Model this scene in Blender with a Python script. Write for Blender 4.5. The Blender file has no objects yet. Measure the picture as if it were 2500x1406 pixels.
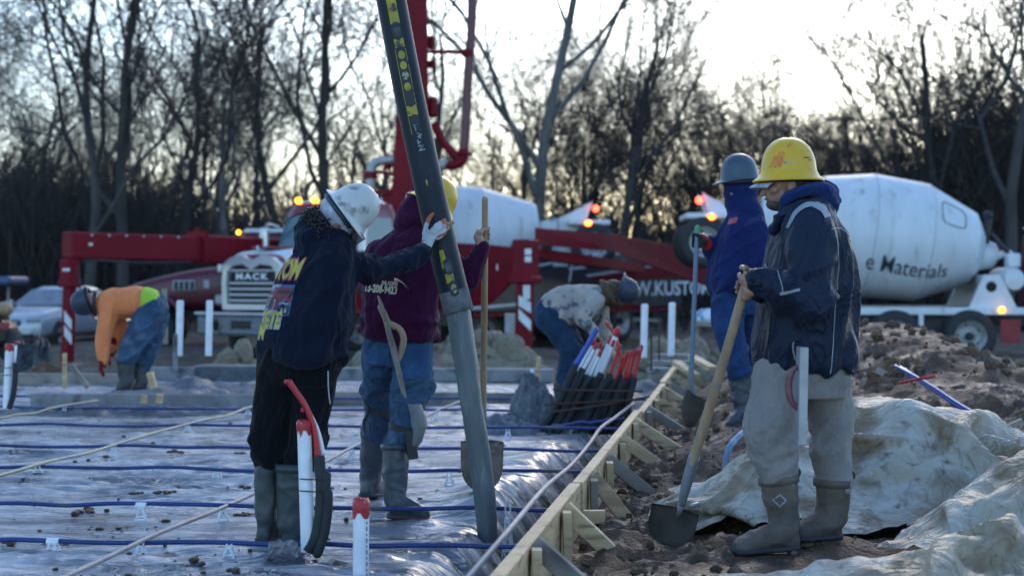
import bpy, bmesh, math, random
import numpy as np
from mathutils import Vector, Matrix, noise
from mathutils.bvhtree import BVHTree

random.seed(7)
RNG = np.random.default_rng(7)
R = math.radians
SC = bpy.context.scene
COL = SC.collection

# ---------------------------------------------------------------- camera
CAM_Z = 1.2
FPX = 4000.0          # focal length in photograph pixels (2500 px wide)
HOR = 672.0           # row of the horizon in the photograph
cam_data = bpy.data.cameras.new('camera')
cam = bpy.data.objects.new('camera', cam_data)
COL.objects.link(cam)
cam.location = (0, 0, CAM_Z)
cam.rotation_euler = (R(90), 0, 0)
cam_data.sensor_width = 36
cam_data.lens = 36 * FPX / 2500
cam_data.shift_y = -(703 - HOR) / 2500
cam_data.clip_start = 0.1
cam_data.clip_end = 2000
cam_data.dof.use_dof = True
cam_data.dof.focus_distance = 8.0
cam_data.dof.aperture_fstop = 2.5
SC.camera = cam

# ---------------------------------------------------------------- sky, sun, exposure
SUN_AZ = R(13)        # to the right of the view direction
SUN_EL = R(23.0)
world = bpy.data.worlds.new('World')
SC.world = world
world.use_nodes = True
wn = world.node_tree
wn.nodes.clear()
sky = wn.nodes.new('ShaderNodeTexSky')
sky.sky_type = 'NISHITA'
sky.sun_disc = False
sky.sun_elevation = SUN_EL
sky.sun_rotation = SUN_AZ
sky.air_density = 1.0
sky.dust_density = 0.9
sky.ozone_density = 4.2
bg = wn.nodes.new('ShaderNodeBackground')
bg.inputs['Strength'].default_value = 0.12
wo = wn.nodes.new('ShaderNodeOutputWorld')
wn.links.new(sky.outputs[0], bg.inputs[0])
wn.links.new(bg.outputs[0], wo.inputs[0])

sun_data = bpy.data.lights.new('sun', 'SUN')
sun_data.energy = 0.18
sun_data.angle = R(14)
sun_data.color = (1.0, 0.80, 0.6)
sun = bpy.data.objects.new('sun', sun_data)
COL.objects.link(sun)
sd = Vector((math.sin(SUN_AZ) * math.cos(SUN_EL), math.cos(SUN_AZ) * math.cos(SUN_EL), math.sin(SUN_EL)))
sun.rotation_euler = sd.to_track_quat('Z', 'Y').to_euler()
sun.location = sd * 150

vs = SC.view_settings
SC.display_settings.display_device = 'sRGB'
vs.view_transform = 'Standard'
vs.look = 'None'
vs.exposure = 1.8
vs.use_white_balance = True
vs.white_balance_temperature = 6600
vs.white_balance_tint = 6
vs.gamma = 1.0
SC.cycles.use_denoising = True
SC.cycles.max_bounces = 5
SC.cycles.diffuse_bounces = 2
SC.cycles.glossy_bounces = 3
SC.cycles.transmission_bounces = 4
SC.cycles.transparent_max_bounces = 8
SC.render.use_persistent_data = False

# ---------------------------------------------------------------- helpers
def P(px, py, d):
    """world point that lies d metres in front of the camera at a pixel of the photograph"""
    return Vector(((px - 1250) / FPX * d, d, CAM_Z - (py - HOR) / FPX * d))

def smooth01(a, b, x):
    t = np.clip((x - a) / (b - a), 0, 1)
    return t * t * (3 - 2 * t)

# ---- vectorised value noise for large grids
_perm = np.random.default_rng(3).permutation(4096)
def _h(ix, iy, iz, s):
    k = _perm[(ix + s * 57) & 4095]
    k = _perm[(k + iy) & 4095]
    k = _perm[(k + iz) & 4095]
    return k / 4095.0 * 2 - 1
def vnoise(x, y, z=0.0, s=0):
    x = np.asarray(x, float); y = np.asarray(y, float); z = np.zeros_like(x) + z
    ix = np.floor(x).astype(int); iy = np.floor(y).astype(int); iz = np.floor(z).astype(int)
    fx = x - ix; fy = y - iy; fz = z - iz
    fx = fx * fx * (3 - 2 * fx); fy = fy * fy * (3 - 2 * fy); fz = fz * fz * (3 - 2 * fz)
    def L(a, b, t): return a + (b - a) * t
    c = [[[_h(ix + i, iy + j, iz + k, s) for k in (0, 1)] for j in (0, 1)] for i in (0, 1)]
    return L(L(L(c[0][0][0], c[1][0][0], fx), L(c[0][1][0], c[1][1][0], fx), fy),
             L(L(c[0][0][1], c[1][0][1], fx), L(c[0][1][1], c[1][1][1], fx), fy), fz)
def fbm(x, y, z=0.0, oct=4, s=0, gain=0.5):
    a = 1.0; f = 1.0; t = 0.0
    for o in range(oct):
        t = t + a * vnoise(np.asarray(x) * f, np.asarray(y) * f, np.asarray(z) * f, s + o * 13)
        a *= gain; f *= 2.03
    return t

def link(o):
    COL.objects.link(o)
    return o

def tag(o, label=None, cat=None, group=None, kind=None):
    if label: o['label'] = label
    if cat: o['category'] = cat
    if group: o['group'] = group
    if kind: o['kind'] = kind
    return o

def empty(name, loc, label=None, cat=None, group=None, rz=0.0):
    o = bpy.data.objects.new(name, None)
    o.empty_display_size = 0.1
    link(o)
    o.location = loc
    o.rotation_euler = (0, 0, rz)
    return tag(o, label, cat, group)

def mesh_from(name, V, F, mats=None, smooth=False, fm=None):
    me = bpy.data.meshes.new(name)
    me.from_pydata([tuple(v) for v in V], [], F)
    if mats:
        for m in (mats if isinstance(mats, (list, tuple)) else [mats]):
            me.materials.append(m)
    if fm is not None:
        me.polygons.foreach_set('material_index', fm)
    if smooth:
        me.polygons.foreach_set('use_smooth', [True] * len(me.polygons))
    me.update()
    return me

def fast_mesh(name, V, F, mats=None, smooth=True):
    """V (n,3) array, F (m,3|4) int array"""
    V = np.asarray(V, np.float32); F = np.asarray(F, np.int32)
    me = bpy.data.meshes.new(name)
    me.vertices.add(len(V)); me.vertices.foreach_set('co', V.ravel())
    n = F.shape[1]
    me.loops.add(F.size); me.loops.foreach_set('vertex_index', F.ravel())
    me.polygons.add(len(F))
    me.polygons.foreach_set('loop_start', np.arange(0, F.size, n, dtype=np.int32))
    me.polygons.foreach_set('loop_total', np.full(len(F), n, np.int32))
    me.polygons.foreach_set('use_smooth', np.full(len(F), smooth, bool))
    if mats:
        for m in (mats if isinstance(mats, (list, tuple)) else [mats]):
            me.materials.append(m)
    me.update(); me.validate()
    return me

def put(name, me, parent=None, world=True):
    """link a mesh as an object; world coordinates are made local to an unrotated parent"""
    o = bpy.data.objects.new(name, me)
    link(o)
    if parent is not None:
        o.parent = parent
        if world:
            L = Vector((0, 0, 0)); p = parent
            while p is not None:
                L += p.location; p = p.parent
            o.location = -L
    return o

def catmull(pts, n):
    pts = [Vector(p) for p in pts]
    if len(pts) < 3:
        return [pts[0].lerp(pts[-1], i / n) for i in range(n + 1)], [i / n * (len(pts) - 1) for i in range(n + 1)]
    out = []; ts = []
    m = len(pts) - 1
    for i in range(n + 1):
        t = i / n * m
        k = min(int(t), m - 1); u = t - k
        p0 = pts[max(k - 1, 0)]; p1 = pts[k]; p2 = pts[k + 1]; p3 = pts[min(k + 2, m)]
        out.append(0.5 * ((2 * p1) + (p2 - p0) * u + (2 * p0 - 5 * p1 + 4 * p2 - p3) * u * u + (3 * p1 - p0 - 3 * p2 + p3) * u ** 3))
        ts.append(t)
    return out, ts

def lerp_list(a, t):
    k = min(int(t), len(a) - 2) if len(a) > 1 else 0
    if len(a) == 1: return a[0]
    return a[k] + (a[k + 1] - a[k]) * (t - k)

class MB:
    """collects geometry for ONE mesh object"""
    def __init__(self):
        self.v = []; self.f = []; self.m = []; self.cur = 0
    def add(self, V, F):
        b = len(self.v)
        self.v.extend([Vector(x) for x in V])
        for f in F:
            self.f.append(tuple(i + b for i in f)); self.m.append(self.cur)
        return self
    def box(self, c, s, rot=None, bev=0.0):
        """centre, full size; optional 3x3 rotation; chamfered edges when bev > 0"""
        hx, hy, hz = s[0] / 2, s[1] / 2, s[2] / 2
        c = Vector(c)
        if bev <= 0:
            V = [Vector((x * hx, y * hy, z * hz)) for x in (-1, 1) for y in (-1, 1) for z in (-1, 1)]
            F = [(0, 1, 3, 2), (4, 6, 7, 5), (0, 4, 5, 1), (2, 3, 7, 6), (0, 2, 6, 4), (1, 5, 7, 3)]
        else:
            bm = bmesh.new(); bmesh.ops.create_cube(bm, size=1.0)
            for v in bm.verts: v.co = Vector((v.co.x * 2 * hx, v.co.y * 2 * hy, v.co.z * 2 * hz))
            bmesh.ops.bevel(bm, geom=list(bm.edges), offset=min(bev, hx * .9, hy * .9, hz * .9), segments=1, affect='EDGES')
            bm.verts.ensure_lookup_table()
            V = [v.co.copy() for v in bm.verts]; F = [tuple(v.index for v in f.verts) for f in bm.faces]
            bm.free()
        if rot is not None: V = [rot @ v for v in V]
        return self.add([v + c for v in V], F)
    def bar(self, a, b, w, h, up=(0, 0, 1), bev=0.0):
        """rectangular bar from a to b: w across, h along up"""
        a = Vector(a); b = Vector(b); x = (b - a); L = x.length; x.normalize()
        y = Vector(up).cross(x)
        if y.length < 1e-5: y = Vector((0, 1, 0)).cross(x)
        y.normalize(); z = x.cross(y)
        rot = Matrix((x, y, z)).transposed()
        return self.box((a + b) / 2, (L, w, h), rot, bev)
    def tube(self, pts, r, sides=10, n=None, cap='flat', squash=None):
        """swept circle along a Catmull-Rom curve; r a number or a list of radii"""
        pts = [Vector(p) for p in pts]
        if n is None: n = 1 if len(pts) == 2 else (len(pts) - 1) * 6
        C, ts = catmull(pts, n)
        rr = [r if not isinstance(r, (list, tuple)) else lerp_list(r, t) for t in ts]
        T = [(C[min(i + 1, len(C) - 1)] - C[max(i - 1, 0)]).normalized() for i in range(len(C))]
        if cap == 'round':
            pre = []; post = []
            for k in range(1, 4):
                a = k / 3.0 * math.pi / 2
                pre.append((C[0] - T[0] * rr[0] * math.sin(a), T[0], rr[0] * max(math.cos(a), 0.05)))
                post.append((C[-1] + T[-1] * rr[-1] * math.sin(a), T[-1], rr[-1] * max(math.cos(a), 0.05)))
            seq = list(reversed(pre)) + list(zip(C, T, rr)) + post
        else:
            seq = list(zip(C, T, rr))
        t0 = seq[0][1]
        u = t0.orthogonal().normalized()
        V = []; F = []
        prev = t0
        for (c, t, rad) in seq:
            q = prev.rotation_difference(t); u = (q @ u); u = (u - t * u.dot(t)).normalized(); prev = t
            w = t.cross(u)
            for s in range(sides):
                a = 2 * math.pi * s / sides
                V.append(c + (u * math.cos(a) + w * math.sin(a)) * rad)
        m = len(seq)
        for i in range(m - 1):
            for s in range(sides):
                s2 = (s + 1) % sides
                F.append((i * sides + s, i * sides + s2, (i + 1) * sides + s2, (i + 1) * sides + s))
        F.append(tuple(range(sides - 1, -1, -1)))
        F.append(tuple((m - 1) * sides + s for s in range(sides)))
        return self.add(V, F)
    def loft(self, secs, sides=24, power=2.3):
        """sections (centre, u half-vector, v half-vector); capped super-ellipses"""
        V = []; F = []
        for (c, u, v) in secs:
            c = Vector(c); u = Vector(u); v = Vector(v)
            for s in range(sides):
                a = 2 * math.pi * s / sides
                ca, sa = math.cos(a), math.sin(a)
                x = math.copysign(abs(ca) ** (2 / power), ca); y = math.copysign(abs(sa) ** (2 / power), sa)
                V.append(c + u * x + v * y)
        m = len(secs)
        for i in range(m - 1):
            for s in range(sides):
                s2 = (s + 1) % sides
                F.append((i * sides + s, i * sides + s2, (i + 1) * sides + s2, (i + 1) * sides + s))
        F.append(tuple(range(sides - 1, -1, -1)))
        F.append(tuple((m - 1) * sides + s for s in range(sides)))
        return self.add(V, F)
    def lathe(self, prof, c=(0, 0, 0), axis=(0, 0, 1), sides=32, a0=0.0, a1=2 * math.pi, closed=False):
        """profile [(radius, height)...] turned about an axis"""
        c = Vector(c); z = Vector(axis).normalized(); x = z.orthogonal().normalized(); y = z.cross(x)
        full = abs((a1 - a0) - 2 * math.pi) < 1e-6
        n = sides if full else sides + 1
        V = []; F = []
        for (r, h) in prof:
            for s in range(n):
                a = a0 + (a1 - a0) * s / sides
                V.append(c + z * h + (x * math.cos(a) + y * math.sin(a)) * r)
        m = len(prof)
        rng = range(m) if closed else range(m - 1)
        for i in rng:
            i2 = (i + 1) % m
            for s in range(n if full else n - 1):
                s2 = (s + 1) % n
                F.append((i * n + s, i * n + s2, i2 * n + s2, i2 * n + s))
        if not closed and full:
            if prof[0][0] > 1e-4: F.append(tuple(range(n - 1, -1, -1)))
            if prof[-1][0] > 1e-4: F.append(tuple((m - 1) * n + s for s in range(n)))
        return self.add(V, F)
    def prism(self, poly, a, n, h):
        """closed polygon (list of Vectors) pushed along n by h"""
        n = Vector(n); k = len(poly)
        V = [Vector(p) for p in poly] + [Vector(p) + n * h for p in poly]
        F = [tuple(range(k - 1, -1, -1)), tuple(range(k, 2 * k))]
        for i in range(k):
            j = (i + 1) % k
            F.append((i, j, k + j, k + i))
        return self.add(V, F)
    def ball(self, c, r, seg=12, rings=8, rot=None):
        """ellipsoid, r a number or (x, y, z)"""
        if not isinstance(r, (list, tuple)): r = (r, r, r)
        V = []; F = []
        c = Vector(c)
        for i in range(1, rings):
            a = math.pi * i / rings
            for s in range(seg):
                b = 2 * math.pi * s / seg
                V.append(Vector((r[0] * math.sin(a) * math.cos(b), r[1] * math.sin(a) * math.sin(b), r[2] * math.cos(a))))
        V.append(Vector((0, 0, r[2]))); V.append(Vector((0, 0, -r[2])))
        top = len(V) - 2; bot = len(V) - 1
        for i in range(rings - 2):
            for s in range(seg):
                s2 = (s + 1) % seg
                F.append((i * seg + s, (i + 1) * seg + s, (i + 1) * seg + s2, i * seg + s2))
        for s in range(seg):
            s2 = (s + 1) % seg
            F.append((top, s, s2)); F.append((bot, (rings - 2) * seg + s2, (rings - 2) * seg + s))
        if rot is not None: V = [rot @ v for v in V]
        return self.add([v + c for v in V], F)
    def build(self, name, mats, parent=None, world=True, smooth=False, auto=None):
        me = mesh_from(name, self.v, self.f, mats, smooth, self.m if isinstance(mats, (list, tuple)) and len(mats) > 1 else None)
        if auto is not None:
            me.polygons.foreach_set('use_smooth', [True] * len(me.polygons))
            me.set_sharp_from_angle(angle=R(auto))
        return put(name, me, parent, world)

def copy_tree(o, parent=None):
    c = o.copy(); link(c)
    c.parent = parent
    for ch in list(o.children):
        copy_tree(ch, c)
    return c

# ---------------------------------------------------------------- materials
def new_mat(name):
    m = bpy.data.materials.new(name); m.use_nodes = True
    nt = m.node_tree
    b = nt.nodes['Principled BSDF']
    return m, nt, b

def M(name, c1, c2=None, scale=6.0, rough=0.6, metal=0.0, bump=0.0, bscale=40.0, bdist=0.01, spec=0.5,
      lo=0.35, hi=0.65, detail=5.0, stretch=None, c3=None, scale3=20.0, lo3=0.55, hi3=0.7, rough2=None, coat=0.0, sheen=0.0, ramp_obj=True):
    m, nt, b = new_mat(name)
    N = nt.nodes; Lk = nt.links
    b.inputs['Roughness'].default_value = rough
    b.inputs['Metallic'].default_value = metal
    b.inputs['Specular IOR Level'].default_value = spec
    if coat: b.inputs['Coat Weight'].default_value = coat; b.inputs['Coat Roughness'].default_value = 0.12
    if sheen: b.inputs['Sheen Weight'].default_value = sheen; b.inputs['Sheen Roughness'].default_value = 0.6
    tc = N.new('ShaderNodeTexCoord'); vec = tc.outputs['Object']
    if stretch:
        mp = N.new('ShaderNodeMapping'); mp.inputs['Scale'].default_value = stretch
        Lk.new(vec, mp.inputs['Vector']); vec = mp.outputs[0]
    col = None
    if c2 is not None:
        nz = N.new('ShaderNodeTexNoise'); nz.inputs['Scale'].default_value = scale; nz.inputs['Detail'].default_value = detail
        Lk.new(vec, nz.inputs['Vector'])
        mr = N.new('ShaderNodeMapRange'); mr.inputs[1].default_value = lo; mr.inputs[2].default_value = hi
        Lk.new(nz.outputs[0], mr.inputs[0])
        mx = N.new('ShaderNodeMix'); mx.data_type = 'RGBA'
        mx.inputs[6].default_value = (*c1, 1); mx.inputs[7].default_value = (*c2, 1)
        Lk.new(mr.outputs[0], mx.inputs[0]); col = mx.outputs[2]
        if rough2 is not None:
            r = N.new('ShaderNodeMapRange'); r.inputs[3].default_value = rough; r.inputs[4].default_value = rough2
            Lk.new(mr.outputs[0], r.inputs[0]); Lk.new(r.outputs[0], b.inputs['Roughness'])
    if c3 is not None:
        nz = N.new('ShaderNodeTexNoise'); nz.inputs['Scale'].default_value = scale3; nz.inputs['Detail'].default_value = 6
        Lk.new(vec, nz.inputs['Vector'])
        mr = N.new('ShaderNodeMapRange'); mr.inputs[1].default_value = lo3; mr.inputs[2].default_value = hi3
        Lk.new(nz.outputs[0], mr.inputs[0])
        mx = N.new('ShaderNodeMix'); mx.data_type = 'RGBA'
        mx.inputs[6].default_value = (*c1, 1); mx.inputs[7].default_value = (*c3, 1)
        if col is not None: Lk.new(col, mx.inputs[6])
        Lk.new(mr.outputs[0], mx.inputs[0]); col = mx.outputs[2]
    if col is not None: Lk.new(col, b.inputs['Base Color'])
    else: b.inputs['Base Color'].default_value = (*c1, 1)
    if bump:
        nz = N.new('ShaderNodeTexNoise'); nz.inputs['Scale'].default_value = bscale; nz.inputs['Detail'].default_value = 6
        Lk.new(vec, nz.inputs['Vector'])
        bp = N.new('ShaderNodeBump'); bp.inputs['Strength'].default_value = bump; bp.inputs['Distance'].default_value = bdist
        Lk.new(nz.outputs[0], bp.inputs['Height']); Lk.new(bp.outputs[0], b.inputs['Normal'])
    return m

def emit(name, c, s):
    m, nt, b = new_mat(name)
    b.inputs['Base Color'].default_value = (*c, 1)
    b.inputs['Emission Color'].default_value = (*c, 1)
    b.inputs['Emission Strength'].default_value = s
    return m

def glass(name, c, rough=0.05, alpha=None):
    m, nt, b = new_mat(name)
    b.inputs['Base Color'].default_value = (*c, 1); b.inputs['Roughness'].default_value = rough
    b.inputs['Metallic'].default_value = 0.0; b.inputs['Specular IOR Level'].default_value = 1.0
    b.inputs['Coat Weight'].default_value = 0.6
    if alpha is not None: b.inputs['Alpha'].default_value = alpha
    return m

MT = {}
MT['mud'] = M('mud', (0.125, 0.063, 0.029), (0.050, 0.025, 0.012), 3, 0.85, bump=1.0, bscale=45, bdist=0.03, c3=(0.175, 0.105, 0.06), scale3=16, rough2=0.5)
MT['dirt'] = M('dirt', (0.14, 0.083, 0.042), (0.07, 0.041, 0.022), 3, 0.9, bump=0.9, bscale=22, bdist=0.05, c3=(0.21, 0.16, 0.11), scale3=9)
MT['far_ground'] = M('far_ground', (0.10, 0.08, 0.062), (0.055, 0.044, 0.034), 0.8, 0.95, bump=0.5, bscale=6, bdist=0.1, c3=(0.2, 0.17, 0.13), scale3=3)
MT['rubble'] = M('rubble', (0.30, 0.25, 0.175), (0.20, 0.16, 0.11), 4, 0.9, bump=0.6, bscale=30, bdist=0.03)
MT['lumber'] = M('lumber', (0.60, 0.42, 0.235), (0.42, 0.285, 0.15), 3, 0.65, bump=0.25, bscale=40, bdist=0.004, stretch=(1, 1, 5), c3=(0.15, 0.11, 0.08), scale3=6, lo3=0.56, hi3=0.74)
MT['old_lumber'] = M('old_lumber', (0.30, 0.26, 0.22), (0.20, 0.17, 0.14), 5, 0.8, bump=0.3, bscale=50, bdist=0.004, c3=(0.09, 0.085, 0.085), scale3=4, lo3=0.55, hi3=0.7)
MT['handle_wood'] = M('handle_wood', (0.40, 0.265, 0.145), (0.28, 0.18, 0.10), 3, 0.55, bump=0.1, bscale=60, bdist=0.002, stretch=(6, 6, 1), c3=(0.22, 0.2, 0.18), scale3=6)
MT['steel_dull'] = M('steel_dull', (0.26, 0.24, 0.215), (0.16, 0.12, 0.09), 9, 0.6, metal=0.15, bump=0.15, bscale=60, bdist=0.003, c3=(0.28, 0.27, 0.27), scale3=18)
MT['steel_mud'] = M('steel_mud', (0.050, 0.038, 0.028), (0.026, 0.019, 0.014), 8, 0.85, metal=0.0, bump=0.4, bscale=40, bdist=0.006)
MT['steel_paint'] = M('steel_paint', (0.23, 0.25, 0.28), (0.16, 0.17, 0.19), 12, 0.6, metal=0.3)
MT['alu'] = M('alu', (0.40, 0.41, 0.43), (0.31, 0.32, 0.34), 8, 0.45, metal=0.3)
MT['pvc'] = M('pvc', (0.80, 0.82, 0.85), (0.70, 0.72, 0.75), 9, 0.4, c3=(0.45, 0.42, 0.4), scale3=60, lo3=0.72, hi3=0.8)
MT['red_tape'] = M('red_tape', (0.50, 0.022, 0.026), (0.36, 0.015, 0.02), 22, 0.4, bump=0.6, bscale=35, bdist=0.006)
MT['red_tube'] = M('red_tube', (0.56, 0.022, 0.025), (0.45, 0.018, 0.02), 8, 0.4)
MT['blue_tube'] = M('blue_tube', (0.02, 0.09, 0.42), (0.015, 0.06, 0.3), 8, 0.4)
MT['foam_black'] = M('foam_black', (0.018, 0.019, 0.022), (0.028, 0.03, 0.034), 12, 0.75, bump=0.25, bscale=60, bdist=0.003, c3=(0.07, 0.07, 0.075), scale3=20, lo3=0.66, hi3=0.8)
MT['bar_blue'] = M('bar_blue', (0.009, 0.040, 0.19), (0.007, 0.026, 0.12), 3, 0.45, bump=0.2, bscale=90, bdist=0.002, c3=(0.09, 0.085, 0.09), scale3=1.6, lo3=0.62, hi3=0.68)
MT['bar_yellow'] = M('bar_yellow', (0.36, 0.37, 0.22), (0.28, 0.28, 0.2), 3, 0.55, bump=0.3, bscale=90, bdist=0.002, c3=(0.26, 0.24, 0.25), scale3=1.5, lo3=0.5, hi3=0.62)
MT['bar_grey'] = M('bar_grey', (0.36, 0.33, 0.33), (0.27, 0.24, 0.25), 6, 0.6, bump=0.5, bscale=70, bdist=0.003)
MT['plastic_white'] = M('plastic_white', (0.78, 0.8, 0.84), (0.68, 0.7, 0.74), 30, 0.4)
MT['rust'] = M('rust', (0.08, 0.035, 0.022), (0.05, 0.022, 0.016), 20, 0.8)
MT['foam_board'] = M('foam_board', (0.30, 0.52, 0.62), (0.25, 0.45, 0.55), 6, 0.7)
MT['concrete_wet'] = M('concrete_wet', (0.115, 0.13, 0.145), (0.07, 0.08, 0.092), 7, 0.5, bump=0.9, bscale=45, bdist=0.02, c3=(0.16, 0.175, 0.19), scale3=26, rough2=0.75)
MT['concrete_flow'] = M('concrete_flow', (0.115, 0.135, 0.148), (0.075, 0.09, 0.10), 9, 0.45, bump=0.5, bscale=70, bdist=0.01, stretch=(1, 1, 0.25), c3=(0.16, 0.18, 0.19), scale3=30)
MT['concrete_dry'] = M('concrete_dry', (0.27, 0.265, 0.265), (0.19, 0.185, 0.185), 5, 0.85, bump=0.3, bscale=40, bdist=0.006, c3=(0.07, 0.07, 0.075), scale3=4, lo3=0.55, hi3=0.68)
MT['rubber'] = M('rubber', (0.026, 0.027, 0.03), (0.04, 0.042, 0.045), 10, 0.7, bump=0.2, bscale=40, bdist=0.004)
MT['hair_black'] = M('hair_black', (0.008, 0.007, 0.007), (0.02, 0.016, 0.014), 60, 0.5)
MT['hair_brown'] = M('hair_brown', (0.11, 0.062, 0.03), (0.06, 0.032, 0.016), 60, 0.6, stretch=(1, 1, 0.2))
MT['skin_dark'] = M('skin_dark', (0.22, 0.105, 0.062), (0.17, 0.075, 0.045), 25, 0.5)
MT['skin_mid'] = M('skin_mid', (0.36, 0.20, 0.135), (0.29, 0.15, 0.10), 25, 0.5)
MT['skin_light'] = M('skin_light', (0.42, 0.26, 0.20), (0.36, 0.20, 0.15), 25, 0.5)
MT['eye'] = M('eye', (0.02, 0.015, 0.012), rough=0.15)
MT['lips'] = M('lips', (0.24, 0.10, 0.08), rough=0.45)
MT['black'] = M('black', (0.012, 0.013, 0.016), (0.02, 0.021, 0.024), 8, 0.55)
MT['black_gloss'] = M('black_gloss', (0.012, 0.013, 0.016), rough=0.25, coat=0.4)
MT['white_paint'] = M('white_paint', (0.70, 0.72, 0.74), (0.60, 0.62, 0.64), 2.5, 0.4, c3=(0.4, 0.39, 0.37), scale3=5, lo3=0.64, hi3=0.8)
MT['red_paint'] = M('red_paint', (0.19, 0.006, 0.015), (0.145, 0.005, 0.012), 1.5, 0.55, spec=0.18)
MT['maroon_paint'] = M('maroon_paint', (0.115, 0.007, 0.020), (0.09, 0.006, 0.016), 1.5, 0.4, coat=0.2)
MT['chrome'] = M('chrome', (0.62, 0.64, 0.67), rough=0.3, metal=0.55)
MT['glass_dark'] = glass('glass_dark', (0.015, 0.03, 0.04))
MT['glass_teal'] = glass('glass_teal', (0.06, 0.12, 0.14))
MT['amber'] = emit('amber', (1.0, 0.30, 0.015), 3.0)
MT['shaft_blue'] = M('shaft_blue', (0.10, 0.15, 0.24), (0.14, 0.17, 0.22), 8, 0.5)
MT['green_tape'] = M('green_tape', (0.05, 0.28, 0.12), rough=0.5)
MT['grip_maroon'] = M('grip_maroon', (0.16, 0.035, 0.055), (0.2, 0.1, 0.1), 18, 0.6)
MT['canopy_blue'] = M('canopy_blue', (0.05, 0.10, 0.2), rough=0.5)
MT['pale_tube'] = M('pale_tube', (0.35, 0.42, 0.6), rough=0.4)
MT['hose_blue'] = M('hose_blue', (0.06, 0.16, 0.34), (0.25, 0.3, 0.36), 14, 0.5)
MT['bag_black'] = M('bag_black', (0.010, 0.010, 0.013), rough=0.25, bump=0.5, bscale=14, bdist=0.05)
MT['bag_white'] = M('bag_white', (0.62, 0.66, 0.72), (0.16, 0.28, 0.5), 4, 0.4, lo=0.52, hi=0.56)
MT['red_light'] = emit('red_light', (1.0, 0.06, 0.03), 3)
MT['orange_light'] = emit('orange_light', (1.0, 0.16, 0.02), 3)
# ================================================================ GROUND
def XF(y):
    """inner top edge of the long form board"""
    return -0.08 + 0.145 * (y - 5.45)

def grid_mesh(name, xs, ys, hfun, mat, smooth=True):
    X, Y = np.meshgrid(xs, ys)
    Z = hfun(X, Y)
    V = np.stack([X.ravel(), Y.ravel(), Z.ravel()], 1)
    nx, ny = len(xs), len(ys)
    i = np.arange(nx - 1)[None, :] + np.arange(ny - 1)[:, None] * nx
    F = np.stack([i, i + 1, i + nx + 1, i + nx], -1).reshape(-1, 4)
    return fast_mesh(name, V, F, mat, smooth)

def h_far(X, Y):
    z = -0.42 + 0.10 * vnoise(X * 0.35, Y * 0.35, 0, 5) + 0.04 * fbm(X * 1.6, Y * 1.6, 0, 3, 9)
    near = smooth01(26, 20, Y) * smooth01(9, 7, np.abs(X - 0.5))
    z = z * (1 - near) + (-0.85) * near
    z = z + 1.6 * smooth01(60, 110, Y)
    return z
far_xs = np.concatenate([np.linspace(-260, -40, 28), np.linspace(-38, 38, 190), np.linspace(40, 260, 28)])
far_ys = np.concatenate([np.linspace(-30, 3, 8), np.linspace(4, 60, 190), np.linspace(62, 420, 40)])
tag(put('ground', grid_mesh('ground', far_xs, far_ys, h_far, MT['far_ground'])), 'rough trodden clay ground of the building site reaching back to the woods', None, None, 'structure')

def h_mud(X, Y):
    t = X - XF(Y)
    z = -0.045 + 0.17 * smooth01(8.6, 10.8, Y) * smooth01(0.2, 0.9, t) + 0.04 * smooth01(0.1, 0.7, t)
    z = z + 0.52 * np.exp(-(((X - 3.5) / .95) ** 2 + ((Y - 15.4) / 3.0) ** 2)) + 0.10 * np.exp(-(((X - 3.8) / 1.6) ** 2 + ((Y - 12.6) / 2.6) ** 2)) - .16 * smooth01(3.6, 5.0, X)
    pass
    z = z - 0.35 * smooth01(16.5, 19.5, Y) * smooth01(3.6, 2.4, X)
    # clods
    wx = X + .12 * vnoise(X * 4, Y * 4, 0, 77); wy = Y + .12 * vnoise(X * 4, Y * 4, 0, 78)
    n1 = np.abs(fbm(wx * 2.6 + 3, wy * 2.6, 0, 2, 21))
    n2 = np.abs(fbm(wx * 7.0, wy * 7.0, 0, 2, 33))
    n3 = np.abs(fbm(wx * 17, wy * 17, 0, 2, 41))
    calm = (smooth01(0.0, 0.22, t) * 0.8 + 0.2) * (0.45 + 0.75 * smooth01(-.3, .4, fbm(X * 1.1, Y * 1.1, 0, 2, 88)))
    z = z + calm * (0.085 * (n1 - 0.25) + 0.050 * (n2 - .2) + 0.026 * n3)
    for (cx, cy, r, zt) in [(.70, 7.30, .17, -.03), (1.11, 7.08, .22, .0), (1.42, 7.22, .18, .035), (1.22, 7.05, .16, .0), (1.58, 11.25, .22, .172), (1.66, 11.4, .2, .2)]:
        w = np.exp(-(((X - cx) ** 2 + (Y - cy) ** 2) / r ** 2) ** 2)
        z = z * (1 - w) + (zt + .012 * n3) * w
    # footprints round the workers
    z = z - 0.05 * np.exp(-(((X - 0.85) / 0.25) ** 2 + ((Y - 7.6) / 0.35) ** 2))
    edge = smooth01(24, 21.5, Y) * smooth01(9.5, 8.0, X)
    return z * edge - 0.75 * (1 - edge)
mud_me = grid_mesh('mud_ground', np.concatenate([np.arange(-0.35, 4.2, 0.022), np.arange(4.2, 9.6, 0.06)]), np.concatenate([np.arange(4.0, 12.0, 0.025), np.arange(12, 24, 0.05)]), h_mud, MT['mud'])
_mv = np.zeros(len(mud_me.vertices) * 3, np.float32); mud_me.vertices.foreach_get('co', _mv); _mv = _mv.reshape(-1, 3)
_in = _mv[:, 0] < XF(_mv[:, 1]) + 0.02
_mv[_in, 2] = -0.7
mud_me.vertices.foreach_set('co', _mv.ravel()); mud_me.update()
tag(put('mud_ground', mud_me), 'churned brown clay outside the timber form', None, None, 'structure')

# dirt pile gets its own stones
def hm(x, y): return float(h_mud(np.array([float(x)]), np.array([float(y)]))[0])

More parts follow.
